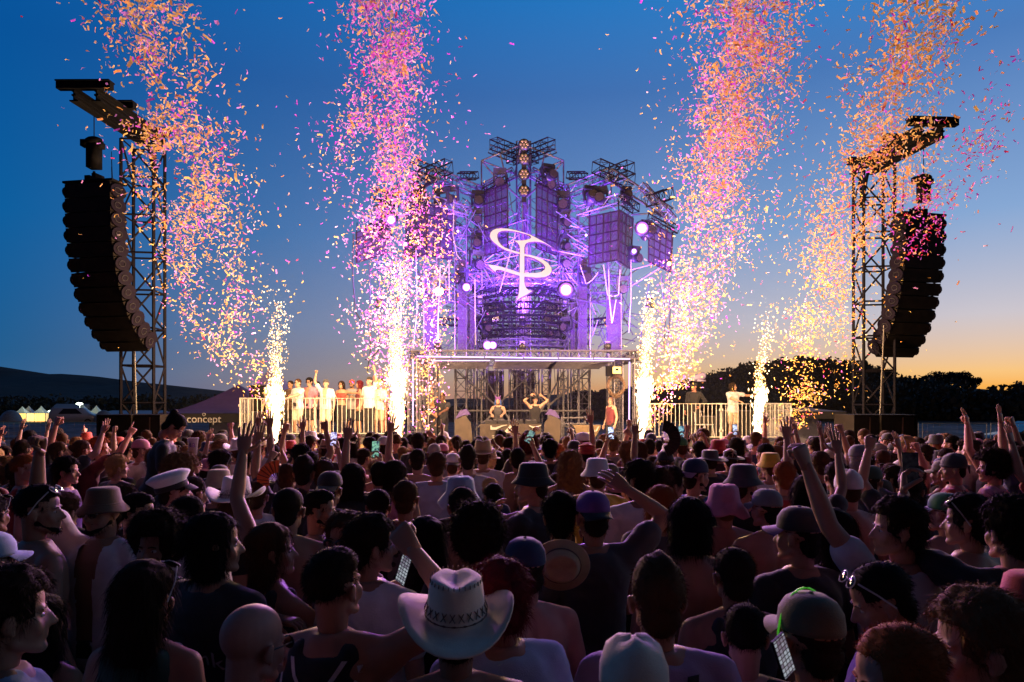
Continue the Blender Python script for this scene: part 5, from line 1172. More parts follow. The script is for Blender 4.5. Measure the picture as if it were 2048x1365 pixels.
        m.lathe([(.088, .03), (.089, .062), (.086, .062), (.085, .03)], 26, 0, oy(1.16), C); vs = [(.085*math.sin(a), .094*math.cos(a)+u*.07*math.cos(a)-.01, .045-.012*u) for u in (0, 1) for a in [-1+.2*i for i in range(11)]]; m.add(vs, [(i, i+1, 12+i, 11+i) for i in range(10)], 0)
    elif kind == 'horned_hood':
        m.lathe([(.008, .150), (.05, .142), (.082, .11), (.094, .06), (.098, .0), (.095, -.06), (.08, -.07)], 24, 0, lambda v, r, t, z: (v.x, v.y*1.1-(.02 if z < .03 and v.y > 0 else 0), v.z), (0, -.03, 0))
        for s in (-1, 1): m.tube([(s*.055, 0, .12), (s*.085, .01, .17), (s*.10, .01, .21)], [.025, .017, .003], 8)
        for s in (-1, 1): m.cap((s*.085, 0, .02), (s*.10, .01, -.14), .026, .02, 8, 1)
    HATS[kind] = m.mesh(kind, [None, None], kind not in ()); return HATS[kind]
GL = {}
def glasses_geo(where):
    if where in GL: return GL[where]
    m = MB(); 
    for s in (-1, 1):
        m.ell((s*.034, .096, .002), (.026, .006, .019), 0, 12, 6); m.tube([(s*.060, .088, .008), (s*.080, .04, .008), (s*.083, -.02, .002)], .0025, 4, 1, False); m.tube([(s*.034+.026*math.cos(a*.524), .099-.003*abs(math.cos(a*.524)), .002+.019*math.sin(a*.524)) for a in range(13)], .0018, 4, 1, False)
    m.tube([(-.010, .100, .006), (.010, .100, .006)], .002, 4, 1)
    if where == 'top': m.xf(Matrix.Translation((0, -.02, 0)) @ Matrix.Rotation(R(50), 4, 'X') @ Matrix.Scale(1.19, 4) @ Matrix.Translation((0, .02, 0)))
    if where == 'back': m.xf(Matrix.Translation((0, -.03, -.01)) @ Matrix.Rotation(R(180), 4, 'Z') @ Matrix.Scale(1.04, 4))
    GL[where] = m.mesh('sunglasses', [None, None], True); return GL[where]
def eyes_geo(s):
    k = 'eye%d' % s
    if k in GL: return GL[k]
    m = MB(); m.ell((s*.031, .0655, .001), (.0115, .0112, .0075), 0, 10, 8); m.ell((s*.031, .0745, .001), (.0052, .003, .0052), 1, 8, 5)
    GL[k] = m.mesh('eye', [None, None], True); return GL[k]
EYW = mat('eye_white', (.4, .38, .36), .4); EYI = mat('iris', (.03, .02, .015), .2)
def brow_geo(s):
    k = 'brow%d' % s
    if k in GL: return GL[k]
    m = MB(); m.tube([(s*.014, .0815, .018), (s*.030, .0800, .0225), (s*.046, .0715, .017)], [.003, .0035, .002], 6)
    GL[k] = m.mesh('eyebrow', [None], True); return GL[k]
BD = {}
def beard_geo():
    if 'b' in BD: return BD['b']
    m = MB(); m.cap((-.047, .004, -.052), (-.018, .058, -.089), .0195, .0195, 8); m.cap((.047, .004, -.052), (.018, .058, -.089), .0195, .0195, 8); m.cap((-.010, .067, -.094), (.010, .067, -.094), .0198, None, 8); m.cap((-.018, .0795, -.0475), (.018, .0795, -.0475), .006, None, 8)
    v, f, n = remesh(m, .007, 1); q = blades(v, f, n, 700, .010, .0009, np.random.default_rng(3), .6, .2)
    mb = MB(); mb.v = [tuple(x) for x in v]; mb.f = list(f); o = len(mb.v); mb.v += [tuple(x) for x in q]; mb.f += [(o+4*i, o+4*i+1, o+4*i+2, o+4*i+3) for i in range(len(q)//4)]; mb.m = [0]*len(mb.f); BD['b'] = mb.mesh('beard', [None], True); return BD['b']
SKINS = [mat('skin_light', (.50, .30, .21), .58, 0, var=.10, vscale=9), mat('skin_tan', (.40, .22, .14), .56, 0, var=.12, vscale=9), mat('skin_olive', (.33, .18, .11), .56, 0, var=.12, vscale=9), mat('skin_dark', (.14, .07, .045), .55, 0, var=.12, vscale=9), mat('skin_flushed', (.48, .22, .16), .56, 0, var=.12, vscale=9)]
for _m in SKINS: _m.node_tree.nodes['Principled BSDF'].inputs['Specular IOR Level'].default_value = .35
HC = {'black': mat('black_hair', (.010, .008, .007), .42), 'dark': mat('dark_brown_hair', (.022, .013, .008), .42), 'brown': mat('brown_hair', (.07, .035, .016), .45), 'light': mat('light_brown_hair', (.17, .09, .04), .45), 'blond': mat('blond_hair', (.42, .27, .11), .45), 'ginger': mat('ginger_hair', (.25, .07, .02), .45), 'grey': mat('grey_hair', (.28, .26, .25), .5), 'red': mat('red_dyed_and_lit_hair', (.12, .012, .018), .45), 'pink': mat('pink_dyed_hair', (.35, .06, .12), .45)}
for _m in HC.values(): _m.node_tree.nodes['Principled BSDF'].inputs['Specular IOR Level'].default_value = .09; _m.node_tree.nodes['Principled BSDF'].inputs['Roughness'].default_value = .75
CC = {'white': (.72, .71, .70), 'black': (.014, .013, .015), 'navy': (.02, .03, .08), 'grey': (.20, .20, .21), 'light blue': (.30, .42, .55), 'red': (.45, .04, .03), 'yellow': (.75, .48, .04), 'dark green': (.02, .06, .035), 'green': (.04, .22, .08), 'brown': (.12, .07, .04), 'beige': (.45, .36, .24), 'cream': (.80, .68, .50), 'pink': (.62, .22, .32), 'lilac': (.32, .24, .40), 'purple': (.16, .06, .28), 'orange': (.65, .18, .04), 'blue': (.03, .10, .35), 'maroon': (.14, .02, .03), 'olive': (.10, .10, .05), 'charcoal': (.05, .05, .055), 'straw': (.48, .34, .17), 'silver': (.5, .5, .52), 'teal': (.03, .2, .22), 'tan': (.35, .24, .14)}
def cmat(c): return mat('%s_fabric' % c.replace(' ', '_'), CC[c], .8, 0, var=.12, vscale=14, bump=.25, bscale=220, sheen=.15)
PATT = {}
def pattern(c1, c2, kind='floral'):
    k = (c1, c2, kind)
    if k in PATT: return PATT[k]
    m = bpy.data.materials.new('%s_%s_print' % (c1.replace(' ', '_'), kind)); m.use_nodes = True; t = m.node_tree; b = t.nodes['Principled BSDF']; b.inputs['Roughness'].default_value = .8
    tc = t.nodes.new('ShaderNodeTexCoord'); r = t.nodes.new('ShaderNodeValToRGB'); r.color_ramp.interpolation = 'CONSTANT'; r.color_ramp.elements[0].color = CC[c1]+(1,); r.color_ramp.elements[1].color = CC[c2]+(1,)
    if kind == 'stripes':
        n = t.nodes.new('ShaderNodeTexWave'); n.inputs['Scale'].default_value = 14; n.bands_direction = 'X'; r.color_ramp.elements[1].position = .6
    elif kind == 'check': n = t.nodes.new('ShaderNodeTexChecker'); n.inputs['Scale'].default_value = 22; r.color_ramp.elements[1].position = .5
    else: n = t.nodes.new('ShaderNodeTexVoronoi'); n.inputs['Scale'].default_value = 17 if kind == 'floral' else 26; n.feature = 'SMOOTH_F1' if False else 'F1'; r.color_ramp.elements[1].position = .30 if kind == 'floral' else .4; 
    t.links.new(tc.outputs['Object'], n.inputs['Vector']); t.links.new(n.outputs['Distance' if 'Distance' in n.outputs else (1 if kind != 'check' else 1)], r.inputs[0]); t.links.new(r.outputs[0], b.inputs['Base Color']); PATT[k] = m; return m
DKL = mat('dark_lens', (.01, .01, .012), .08, 0)
def setm(o, mats):
    for i, m_ in enumerate(mats):
        if i < len(o.material_slots): o.material_slots[i].link = 'OBJECT'; o.material_slots[i].material = m_
def person(loc, H, rz, label, pose=('down', 'down', 0, 0), fem=False, skin=0, hair=('short', 'dark'), top=('t_shirt', 'black'), bottom=('shorts', 'black'), hat=None, glasses=None, beard=None, face=False, shoes=None, group=None, legs='stand', wide=1.0, lean=None):
    t = template(pose[0], pose[1], pose[2], pose[3], fem, legs); base = 1.745 if not fem else 1.715; s = H/base
    o = empty('person', loc, rz, label, 'person', group); o.scale = (s*wide, s*wide, s)
    if lean: o.rotation_euler = (lean[0], lean[1], rz)
    b = link('body', t['body'], o); setm(b, [SKINS[skin]])
    def child(nm, me, mats, M=None):
        c = link(nm, me, o); 
        if M is not None: c.matrix_local = M
        setm(c, mats); return c
    if hat and hair[0] in ('short', 'fade', 'mop', 'curly', 'quiff', 'afro', 'buzz') and hat[0] != 'sun_visor': hair = ('under', hair[1])
    if hat and hat[0] in ('beanie', 'turban', 'horned_hood', 'bandana', 'sailor_cap') and hair[0] not in ('bald', 'long', 'wavy', 'ponytail', 'braids'): hair = ('buzz', hair[1])
    if hair and hair[0] != 'bald' : child('hair', hair_geo(hair[0]), [HC[hair[1]]], t['head'])
    tm = lambda c: cmat(c) if isinstance(c, str) else pattern(*c)
    r = {'o': o, 't': t}
    if top: r['top'] = child(top[0], clothing(t, top[0]), [tm(top[1])])
    if bottom and not (top and top[0] == 'dress'): child(bottom[0], clothing(t, bottom[0]), [tm(bottom[1])])
    if shoes: child('shoes', clothing(t, 'shoes'), [cmat(shoes)])
    if hat:
        Mh = t['head']
        if len(hat) > 3: Mh = Mh @ hat[3]
        r['hat'] = child(hat[0], hat_geo(hat[0]), [tm(hat[1]), cmat(hat[2] if len(hat) > 2 and hat[2] else hat[1])], Mh)
    if glasses: child('sunglasses', glasses_geo(glasses), [DKL, cmat('charcoal' if glasses != 'top' else 'silver')], t['head'])
    if beard: child('beard', beard_geo(), [HC[beard]], t['head'])
    for s_ in ((-1, 1) if face else ()): child('eyebrow', brow_geo(s_), [HC[hair[1]] if hair[0] != 'bald' else HC['dark']], t['head']); child('eye', eyes_geo(s_), [EYW, EYI], t['head'])
    return r
def hand_world(r, side):
    o = r['o']; M = Matrix.LocRotScale(o.location, o.rotation_euler, o.scale); return M @ r['t']['hand%d' % side]
PHB = mat('phone_body', (.02, .02, .025), .25, .3)
LOW = {}
def low(me, ratio):
    if me.name in LOW: return LOW[me.name]
    o = bpy.data.objects.new('tmp', me); col.objects.link(o); d = o.modifiers.new('d', 'DECIMATE'); d.ratio = ratio; dg = bpy.context.evaluated_depsgraph_get(); ev = o.evaluated_get(dg); e = ev.to_mesh()
    v = np.empty(len(e.vertices)*3); e.vertices.foreach_get('co', v); f = np.array([tuple(p.vertices)+(-1,)*(4-len(p.vertices)) for p in e.polygons if len(p.vertices) <= 4]); ev.to_mesh_clear(); bpy.data.objects.remove(o)
    LOW[me.name] = (v.reshape(-1, 3), f); return LOW[me.name]
def phone(r, side, label, screen=(.75, .85, 1.0), st=1.6, twist=0, toward_cam=True):
    M = hand_world(r, side); c = M @ Vector((0, .028, .10)); t = empty('phone', c, 0, label, 'phone', 'phones held up in the crowd')
    t.rotation_euler = (R(-8), R(twist), R(rnd.uniform(-14, 14)))
    MB().box((0, 0, .03), (.074, .009, .155)).build('body', PHB, t)
    MB().box((0, -.0055, .03), (.068, .002, .146)).build('screen', screen_mat(screen, st), t); MB().box((.022, .0056, .085), (.024, .003, .03)).build('camera_bump', PHB, t); return t
def tile_screen(st):
    m = screen_mat((.9, .95, 1.0), st); t = m.node_tree; b = t.nodes['Principled BSDF']; tc = t.nodes.new('ShaderNodeTexCoord'); mp = t.nodes.new('ShaderNodeMapping'); mp.inputs['Rotation'].default_value = (math.pi/2, 0, 0); br = t.nodes.new('ShaderNodeTexBrick')
    br.offset = 0; br.inputs['Scale'].default_value = 46; br.inputs['Mortar Size'].default_value = .10; br.inputs['Brick Width'].default_value = .9; br.inputs['Row Height'].default_value = .75; br.inputs['Color1'].default_value = (.8, .9, 1, 1); br.inputs['Color2'].default_value = (.25, .2, .3, 1); br.inputs['Mortar'].default_value = (.01, .01, .02, 1)
    t.links.new(tc.outputs['Object'], mp.inputs[0]); t.links.new(mp.outputs[0], br.inputs['Vector']); t.links.new(br.outputs[0], b.inputs['Emission Color']); return m
def screen_mat(c, st):
    m = bpy.data.materials.new('phone_screen'); m.use_nodes = True; t = m.node_tree; b = t.nodes['Principled BSDF']; b.inputs['Base Color'].default_value = (.01, .01, .01, 1); b.inputs['Roughness'].default_value = .1
    tc = t.nodes.new('ShaderNodeTexCoord'); n = t.nodes.new('ShaderNodeTexNoise'); n.inputs['Scale'].default_value = 46; n.inputs['Detail'].default_value = 4; r = t.nodes.new('ShaderNodeValToRGB'); e = r.color_ramp.elements; e[0].position = .38; e[0].color = (c[0]*.08, c[1]*.06, c[2]*.2, 1); e[1].position = .62; e[1].color = c+(1,)
    t.links.new(tc.outputs['Object'], n.inputs['Vector']); t.links.new(n.outputs[0], r.inputs[0]); t.links.new(r.outputs[0], b.inputs['Emission Color']); b.inputs['Emission Strength'].default_value = st; m.cycles.emission_sampling = 'NONE'; return m
def project(r, me, cx, cz, mt, name='print', off=.004, fromback=True):
    # lay a flat mesh (x,z in metres on the back of the shirt) onto the shirt surface
    tp = r['top']; bv_ = BVHTree.FromPolygons([v.co.copy() for v in tp.data.vertices], [tuple(p.vertices) for p in tp.data.polygons]); sg = 1 if fromback else -1
    for v in me.vertices:
        x, z = v.co.x+cx, v.co.z+cz; h = bv_.ray_cast(Vector((x, -2*sg, z)), Vector((0, sg, 0)))[0]; y = h.y if h else -.12*sg; v.co = (x, y-off*sg, z)
    me.materials.clear(); me.materials.append(mt); return link(name, me, tp)
def text_print(r, body, size, cz, mt, cx=0, bend=None):
    me = text_mesh(body, size, 0); me.transform(Matrix.Rotation(math.pi/2, 4, 'X'))
    if bend:
        for v in me.vertices: v.co.z += bend*math.sin(v.co.x*70)
    bm = bmesh.new(); bm.from_mesh(me); bmesh.ops.triangulate(bm, faces=bm.faces); bmesh.ops.subdivide_edges(bm, edges=[e for e in bm.edges if e.calc_length() > .02], cuts=2, use_grid_fill=False); bmesh.ops.triangulate(bm, faces=bm.faces); bm.to_mesh(me); bm.free()
    return project(r, me, cx, cz, mt, 'lettering')
# ------------------------------------------------------------------ the crowd: people one can pick out
SCREEN = []                                          # (px, py, half width px, d) of placed heads, keeps the rest from hiding them
def C(px, ty, d, label, rz=0, keep=True, **k):
    H = CAMZ-(ty-HOR)*d/F
    r = person(((px-1024)/F*d, d, 0), H, R(rz), label, **k)
    SCREEN.append((px, ty+.12*F/d, .11*F/d, d, keep)); r['px'] = px; r["top_px"] = ty; return r
D = 'down'
# nearest rows
r = C(503, 1214, 2.0, 'bald man with thin glasses seen from behind, purple light on his scalp', -12, pose=(D, D, -22, -6), hair=('bald', ''), top=('t_shirt', 'charcoal'), glasses='eyes', skin=4)
C(912, 1176, 2.1, 'person in a large pale cowboy hat with crossed lacing, seen from behind', 6, pose=(D, D, 0, 0), hair=('short', 'dark'), top=('tank_top', 'black'), hat=('cowboy_hat', 'cream', 'brown', Matrix.Rotation(R(6), 4, 'X') @ Matrix.Scale(.97, 4)), skin=2)
C(1000, 1132, 2.35, 'man with messy dark red curls and light blue t-shirt, right of the large cowboy hat', 25, pose=(D, D, 10, 0), hair=('mop', 'red'), top=('t_shirt', 'light blue'), skin=2)
C(1050, 1085, 2.9, 'man in a dark cap with bare shoulders behind the curly man in light blue', 15, pose=(D, D, 5, 0), hair=('short', 'dark'), top=None, hat=('cap', 'navy', 'charcoal'), skin=4)
r = C(1315, 1128, 2.2, 'man with a swept-back brown quiff, mauve t-shirt and black shoulder strap', 0, pose=(D, D, 0, 4), hair=('quiff', 'brown'), top=('t_shirt', 'lilac'), skin=1)
mb = MB(); mb.add([(.005, 0, 1.40), (.045, 0, 1.42), (.06, 0, 1.46), (.03, 0, 1.47), (-.17, 0, 1.02), (-.13, 0, 1.0)], [(0, 3, 2, 1), (0, 1, 5, 4)]);
mb = MB(); n = 16
mb.add([(.085-.16*i/n+s*.019, 0, 1.44-.5*i/n) for i in range(n+1) for s in (-1, 1)], [(2*i, 2*i+1, 2*i+3, 2*i+2) for i in range(n)]); project(r, mb.mesh('strap', []), 0, 0, cmat('black'), 'shoulder_strap', .006)
C(1268, 1292, 1.75, 'person in a cream crumpled hat at the bottom edge, below the man with the quiff', 0, pose=(D, D, 0, -4), hair=('short', 'brown'), top=('t_shirt', 'black'), hat=('beanie', 'cream', 'cream'), skin=1)
r = C(1620, 1200, 2.0, 'man in a dark cap rimmed by a glowing green band, holding a lit phone low', 8, pose=('hold', D, 12, 0), hair=('short', 'dark'), top=('t_shirt', 'black'), hat=('cap', 'olive', 'olive'), skin=2)
hb = link('headband_light', hat_geo('headband_light'), r['o']); hb.matrix_local = r['t']['head'] @ Matrix.Translation((0, .030, -.006)) @ Matrix.Scale(1.03, 4); setm(hb, [mat('green_glow', (.1, .5, .05), .5, emit=(.15, 1, .05), estr=.22)]*2)
ph = empty('phone', P(1566, 1312, 1.78), 0, 'phone with a bright gridded screen at the lower edge, left of the green-rimmed cap', 'phone', 'phones held up in the crowd'); ph.rotation_euler = (R(-8), R(-18), R(38)); ph.scale = (.72,)*3
MB().box((0, 0, 0), (.072, .009, .15)).build('body', PHB, ph); MB().box((0, -.0055, 0), (.066, .002, .142)).build('screen', tile_screen(.45), ph)
C(1805, 1262, 1.62, 'person with ginger-brown hair at the bottom edge, head turned left', 70, pose=(D, D, 20, -8), hair=('short', 'ginger'), top=('t_shirt', 'charcoal'), skin=4, face=True)
C(1968, 1198, 1.72, 'person with tousled light hair in the bottom right corner, face lit magenta', 62, pose=(D, D, 15, -4), hair=('mop', 'light'), top=('t_shirt', 'black'), skin=0, face=True)
C(1772, 1136, 2.35, 'man with sunglasses on his hair looking down left, grey-lilac t-shirt', 55, pose=(D, D, 25, -22), hair=('short', 'black'), top=('t_shirt', 'lilac'), skin=2, glasses='top', face=True)
r = C(668, 1104, 2.35, 'man in a black sports vest with white trim, right fist raised high', -14, pose=(D, 'near', -16, 6), hair=('fade', 'dark'), top=('tank_top', 'black'), skin=1)
tp = r['top']
mb = MB(); n = 14                                     # white neckline and armhole trim
mb.add([((.085+.016*s)*math.sin(a), 0, 1.405-(.105+.016*s)*math.cos(a)**2*.9+.03) for a in [(-1.35+2.7*i/n) for i in range(n+1)] for s in (0, 1)], [(2*i, 2*i+1, 2*i+3, 2*i+2) for i in range(n)]); project(r, mb.mesh('neck_trim', []), 0, 0, cmat('white'), 'neck_trim', .003)
for s in (-1, 1):
    mb = MB(); mb.add([(s*(.145-.035*math.sin(math.pi*i/n)+.012*q), 0, 1.43-.28*i/n) for i in range(n+1) for q in (0, 1)], [(2*i, 2*i+1, 2*i+3, 2*i+2) for i in range(n)]); project(r, mb.mesh('armhole_trim', []), 0, 0, cmat('white'), 'armhole_trim', .003)
C(292, 1142, 2.4, 'woman with sunglasses pushed onto long brown hair, dark green vest', -5, pose=(D, D, -10, 0), fem=True, hair=('long', 'dark'), top=('tank_top', 'dark green'), glasses='top', skin=2)
C(12, 1150, 2.0, 'dark-haired man in a pale shirt at the bottom left edge, facing right', -40, pose=(D, D, -12, 0), hair=('mop', 'dark'), top=('t_shirt', 'light blue'), skin=2, face=True)
r = C(428, 1032, 2.9, 'long-haired person in a black t-shirt with white handwritten lettering, facing right', -22, pose=(D, D, -42, 0), hair=('bob', 'black'), top=('t_shirt', 'black'), skin=2, face=True)
text_print(r, 'nakaponk', .085, 1.22, mat('faded_print', (.30, .29, .34), .8), -.02, bend=.012)
C(318, 1052, 3.2, 'woman with big dark curls facing the camera, spotted white sleeve outstretched', 172, pose=('side', D, 0, 0), fem=True, hair=('afro', 'dark'), top=('t_shirt', ('white', 'black', 'dots')), skin=2, face=True)
C(545, 1062, 3.2, 'woman with a blond streak in long dark hair, fist by her cheek, face turned right', -40, pose=(D, 'mouth', -35, 4), fem=True, hair=('long', 'brown'), top=('tank_top', 'black'), skin=1, face=True)
r = C(742, 1040, 3.05, 'man with a dark curly top in a grey-white printed t-shirt, between two raised fists', -25, pose=(D, D, -40, 0), hair=('mop', 'dark'), top=('t_shirt', 'white'), skin=1, face=True)
text_print(r, 'RITO', .16, 1.20, cmat('charcoal'))
ph = empty('phone', P(808, 1140, 2.85), 0, 'phone with a white-green screen beside the man in the black vest', 'phone', 'phones held up in the crowd'); ph.rotation_euler = (R(-5), R(18), R(-40)); ph.scale = (.8,)*3
MB().box((0, 0, 0), (.072, .009, .15)).build('body', PHB, ph); MB().box((0, -.0055, 0), (.066, .002, .142)).build('screen', tile_screen(.5), ph)
C(852, 1048, 3.3, 'woman with very dark straight hair right of the raised fist', 5, pose=(D, D, 5, 0), fem=True, hair=('long', 'black'), top=('tank_top', 'black'), skin=1)
C(955, 1030, 3.2, 'person with a big mop of dark curls tinted purple, black top', 5, pose=('hold', D, 0, 0), hair=('afro', 'dark'), top=('t_shirt', 'black'), skin=2)
C(690, 1040, 3.5, 'woman in thick glasses facing the camera behind the curly man in white', 165, pose=(D, D, 0, 0), fem=True, hair=('wavy', 'brown'), top=('t_shirt', 'maroon'), skin=1, glasses='eyes', face=True)
# second band
r = C(207, 978, 3.8, 'bearded man facing the camera in sunglasses, brown bucket hat and open white shirt, arm raised', 168, pose=(D, 'fist', 0, 0), hair=('short', 'dark'), top=('open_shirt', 'white'), hat=('bucket_hat', 'brown', None, Matrix.Scale(.92, 4)), glasses='eyes', beard='black', skin=2, face=True)
C(76, 975, 3.6, 'shirtless man with gold-rimmed sunglasses on his black hair, far left', -38, pose=(D, D, -35, 0), hair=('fade', 'black'), top=None, glasses='top', skin=2, face=True, beard='black')
C(272, 990, 4.0, 'man in clear glasses with a neat black crop, profile to the right', -62, pose=(D, D, -20, 0), hair=('fade', 'black'), top=('t_shirt', 'black'), skin=1, glasses='eyes', face=True)
C(348, 950, 4.6, 'bare-shouldered man in a white sailor cap with a black band', -35, pose=(D, D, -25, 0), hair=('short', 'dark'), top=None, hat=('sailor_cap', 'white', 'black'), skin=4, face=True)
C(472, 974, 4.6, 'woman in a white cowboy hat trimmed with beads, long straight hair', 5, pose=('hold', D, 0, -4), fem=True, hair=('long', 'brown'), top=('crop_top', 'black'), hat=('straw_cowboy_hat', 'white', 'black'), skin=1)
C(386, 956, 5.0, 'man with short brown hair behind the sailor cap', -20, pose=(D, D, -10, 0), hair=('short', 'dark'), top=('t_shirt', 'black'), skin=1)
C(378, 996, 4.0, 'man with black hair and a white collar below the sailor cap', -15, pose=(D, D, -25, 0), hair=('short', 'black'), top=('t_shirt', 'white'), skin=1)
C(577, 978, 3.9, 'shirtless man with cropped hair raising his braceleted left hand', 0, pose=('open', D, 0, 0), hair=('buzz', 'dark'), top=None, skin=1)
C(637, 984, 4.2, 'man with a sharp fade, profile to the right, dark vest', -60, pose=(D, D, -25, 0), hair=('fade', 'black'), top=('tank_top', 'black'), skin=2, face=True, beard='black')
C(925, 978, 4.2, 'shirtless man with short hair in front of the pale bucket hat', 0, pose=(D, D, 0, 0), hair=('short', 'dark'), top=None, skin=1)
C(920, 962, 4.9, 'person in a pale blue bucket hat with a hanging cord', 12, pose=('hold', D, 20, 0), hair=('short', 'brown'), top=('t_shirt', 'black'), hat=('floppy_hat', 'light blue'), skin=1)
C(812, 964, 4.7, 'man with short light-tipped hair in a dark floral shirt', 0, pose=(D, D, -5, 0), hair=('short', 'brown'), top=('t_shirt', ('charcoal', 'grey', 'floral')), skin=1)
C(757, 982, 4.7, 'man with square cropped dark hair in a black vest', 0, pose=(D, D, 0, 0), hair=('short', 'dark'), top=('tank_top', 'black'), skin=2)
C(936, 896, 7.0, 'tall man with a dark quiff in a pale grey t-shirt seen from behind', 0, pose=(D, 'hold', 0, 0), hair=('quiff', 'dark'), top=('t_shirt', 'silver'), skin=1)
C(874, 906, 6.5, 'broad person with brown hair in a light blue t-shirt', 0, pose=(D, D, 0, 0), hair=('short', 'brown'), top=('t_shirt', 'light blue'), skin=1)
C(905, 910, 7.6, 'person in a white cap worn backwards beside the tall man in pale grey', 0, pose=(D, D, 0, 0), hair=('short', 'brown'), top=('t_shirt', 'pink'), hat=('backward_cap', 'white', 'charcoal'), skin=1)
C(966, 890, 7.6, 'person in a natural straw cowboy hat right of the man in pale grey', 0, pose=(D, D, 0, -5), hair=('short', 'brown'), top=('t_shirt', 'white'), hat=('straw_cowboy_hat', 'straw', 'black'), skin=1)
C(1066, 932, 4.7, 'man in a black bucket hat, profile left, hand raised to his mouth', 62, pose=('mouth', D, 20, 0), hair=('short', 'dark'), top=('t_shirt', 'black'), hat=('bucket_hat', 'black'), skin=1, face=True)
r = C(1120, 993, 3.8, 'man with tight curls on top carrying a straw hat on his back', 0, pose=(D, D, 0, 0), hair=('mop', 'black'), top=('t_shirt', 'black'), skin=1)
h = link('straw_hat', hat_geo('straw_hat'), None); setm(h, [cmat('straw'), cmat('brown')]); h.matrix_world = Matrix.Translation(P(1116, 1128, 3.50)) @ Matrix.Rotation(R(88), 4, 'X') @ Matrix.Rotation(R(90), 4, 'Z') @ Matrix.Scale(.98, 4); tag(h, 'round woven straw hat hanging on the back of the man with tight curls', 'hat')
C(1185, 990, 3.7, 'man in a dark backwards cap with his right arm bent over his head', 5, pose=(D, 'over', 10, 0), hair=('short', 'dark'), top=('t_shirt', 'charcoal'), hat=('backward_cap', 'purple', 'black'), skin=2)
r = C(1278, 926, 4.9, 'tall man in a white t-shirt with a large black ink drawing and crossbody strap', 18, pose=(D, D, 28, 0), hair=('mop', 'dark'), top=('t_shirt', 'white'), skin=2, face=True)
INK = mat('black_ink', (.015, .013, .015), .8)
def inkstroke(r, pts, w_):
    ps = [Vector(p) for p in pts]; out = []
    for i in range(len(ps)-1):
        a = ps[max(i-1, 0)]; b = ps[i]; c = ps[i+1]; e = ps[min(i+2, len(ps)-1)]
        for k in range(6):
            u = k/6; out.append(.5*((2*b)+(-a+c)*u+(2*a-5*b+4*c-e)*u*u+(-a+3*b-3*c+e)*u**3))
    out.append(ps[-1]); vs = []
    for i, p in enumerate(out):
        d = (out[min(i+1, len(out)-1)]-out[max(0, i-1)]).normalized(); n_ = Vector((-d.y, d.x)); ww = w_*(.25+.75*math.sin(math.pi*i/(len(out)-1)))
        vs += [(p.x+n_.x*ww, 0, p.y+n_.y*ww), (p.x-n_.x*ww, 0, p.y-n_.y*ww)]
    m = MB(); m.add(vs, [(2*i, 2*i+1, 2*i+3, 2*i+2) for i in range(len(out)-1)]); project(r, m.mesh('p', []), 0, 0, INK, 'ink_drawing', .0035)
for pts, w_ in (([(-.02, 1.36), (.02, 1.31), (-.03, 1.24), (-.07, 1.20)], .022), ([(.03, 1.34), (.05, 1.28), (.0, 1.22), (-.04, 1.14)], .026), ([(-.08, 1.22), (-.02, 1.18), (.04, 1.15), (.05, 1.08), (0, 1.05)], .014), ([(-.06, 1.14), (-.10, 1.08), (-.05, 1.02), (.02, 1.0)], .02), ([(.0, 1.12), (.06, 1.04), (.03, .97), (-.05, .95)], .016), ([(-.09, 1.05), (-.12, .98), (-.08, .92)], .012), ([(.02, 1.27), (.07, 1.24), (.09, 1.18)], .012), ([(-.01, .99), (-.03, .93), (.03, .89)], .018)): inkstroke(r, pts, w_)
inkstroke(r, [(.12, 1.43), (.10, 1.30), (.12, 1.18), (.17, 1.10)], .014)
r = C(1194, 922, 5.6, 'person in a white bucket hat and yellow football shirt numbered 20', 0, pose=(D, D, 0, 0), hair=('short', 'brown'), top=('t_shirt', 'yellow'), hat=('bucket_hat', 'silver'), skin=1)
text_print(r, 'INZINHO', .075, 1.33, cmat('charcoal')); text_print(r, '20', .25, 1.17, cmat('charcoal'))
C(1140, 910, 6.3, 'woman with wavy light brown hair over bare shoulders', 0, pose=(D, D, 0, 0), fem=True, hair=('wavy', 'light'), top=('tank_top', 'charcoal'), skin=1)
C(1378, 1001, 3.4, 'person with a smooth black bob and bare back', 0, pose=(D, D, 0, -4), hair=('bob', 'black'), top=None, skin=1)
C(1448, 978, 4.6, 'shirtless person in a fluffy pink floppy hat', 0, pose=(D, 'chest', 0, 0), hair=('short', 'light'), top=None, hat=('floppy_hat', 'pink'), skin=4)
C(1392, 922, 5.4, 'bearded man in a backwards blue and grey cap and blue floral shirt', -30, pose=(D, D, -40, 0), hair=('short', 'dark'), top=('t_shirt', ('light blue', 'blue', 'floral')), hat=('backward_cap', 'navy', 'lilac'), beard='dark', skin=1, face=True)
C(1487, 935, 4.9, 'man in a black bucket hat and black t-shirt turned right, above the pink hat', -35, pose=(D, D, -20, 0), hair=('short', 'dark'), top=('t_shirt', 'black'), hat=('bucket_hat', 'charcoal'), skin=1, beard='dark')
r = C(1597, 1022, 3.25, 'man in a violet-brimmed cap and black t-shirt, necklace at his nape', 18, pose=(D, D, 28, 0), hair=('short', 'black'), top=('t_shirt', 'black'), hat=('cap', 'black', 'purple'), skin=2, face=True)
C(1664, 1032, 3.4, 'person in a black t-shirt with white-rimmed sunglasses on top of dark hair', 10, pose=(D, D, 12, 0), hair=('long', 'black'), top=('t_shirt', 'black'), glasses='top', skin=2, fem=True)
C(1797, 1006, 3.15, 'smiling man in a light grey t-shirt, profile left, left fist raised high', 30, pose=('reach', D, 50, 0), hair=('mop', 'dark'), top=('t_shirt', 'silver'), skin=1, face=True)
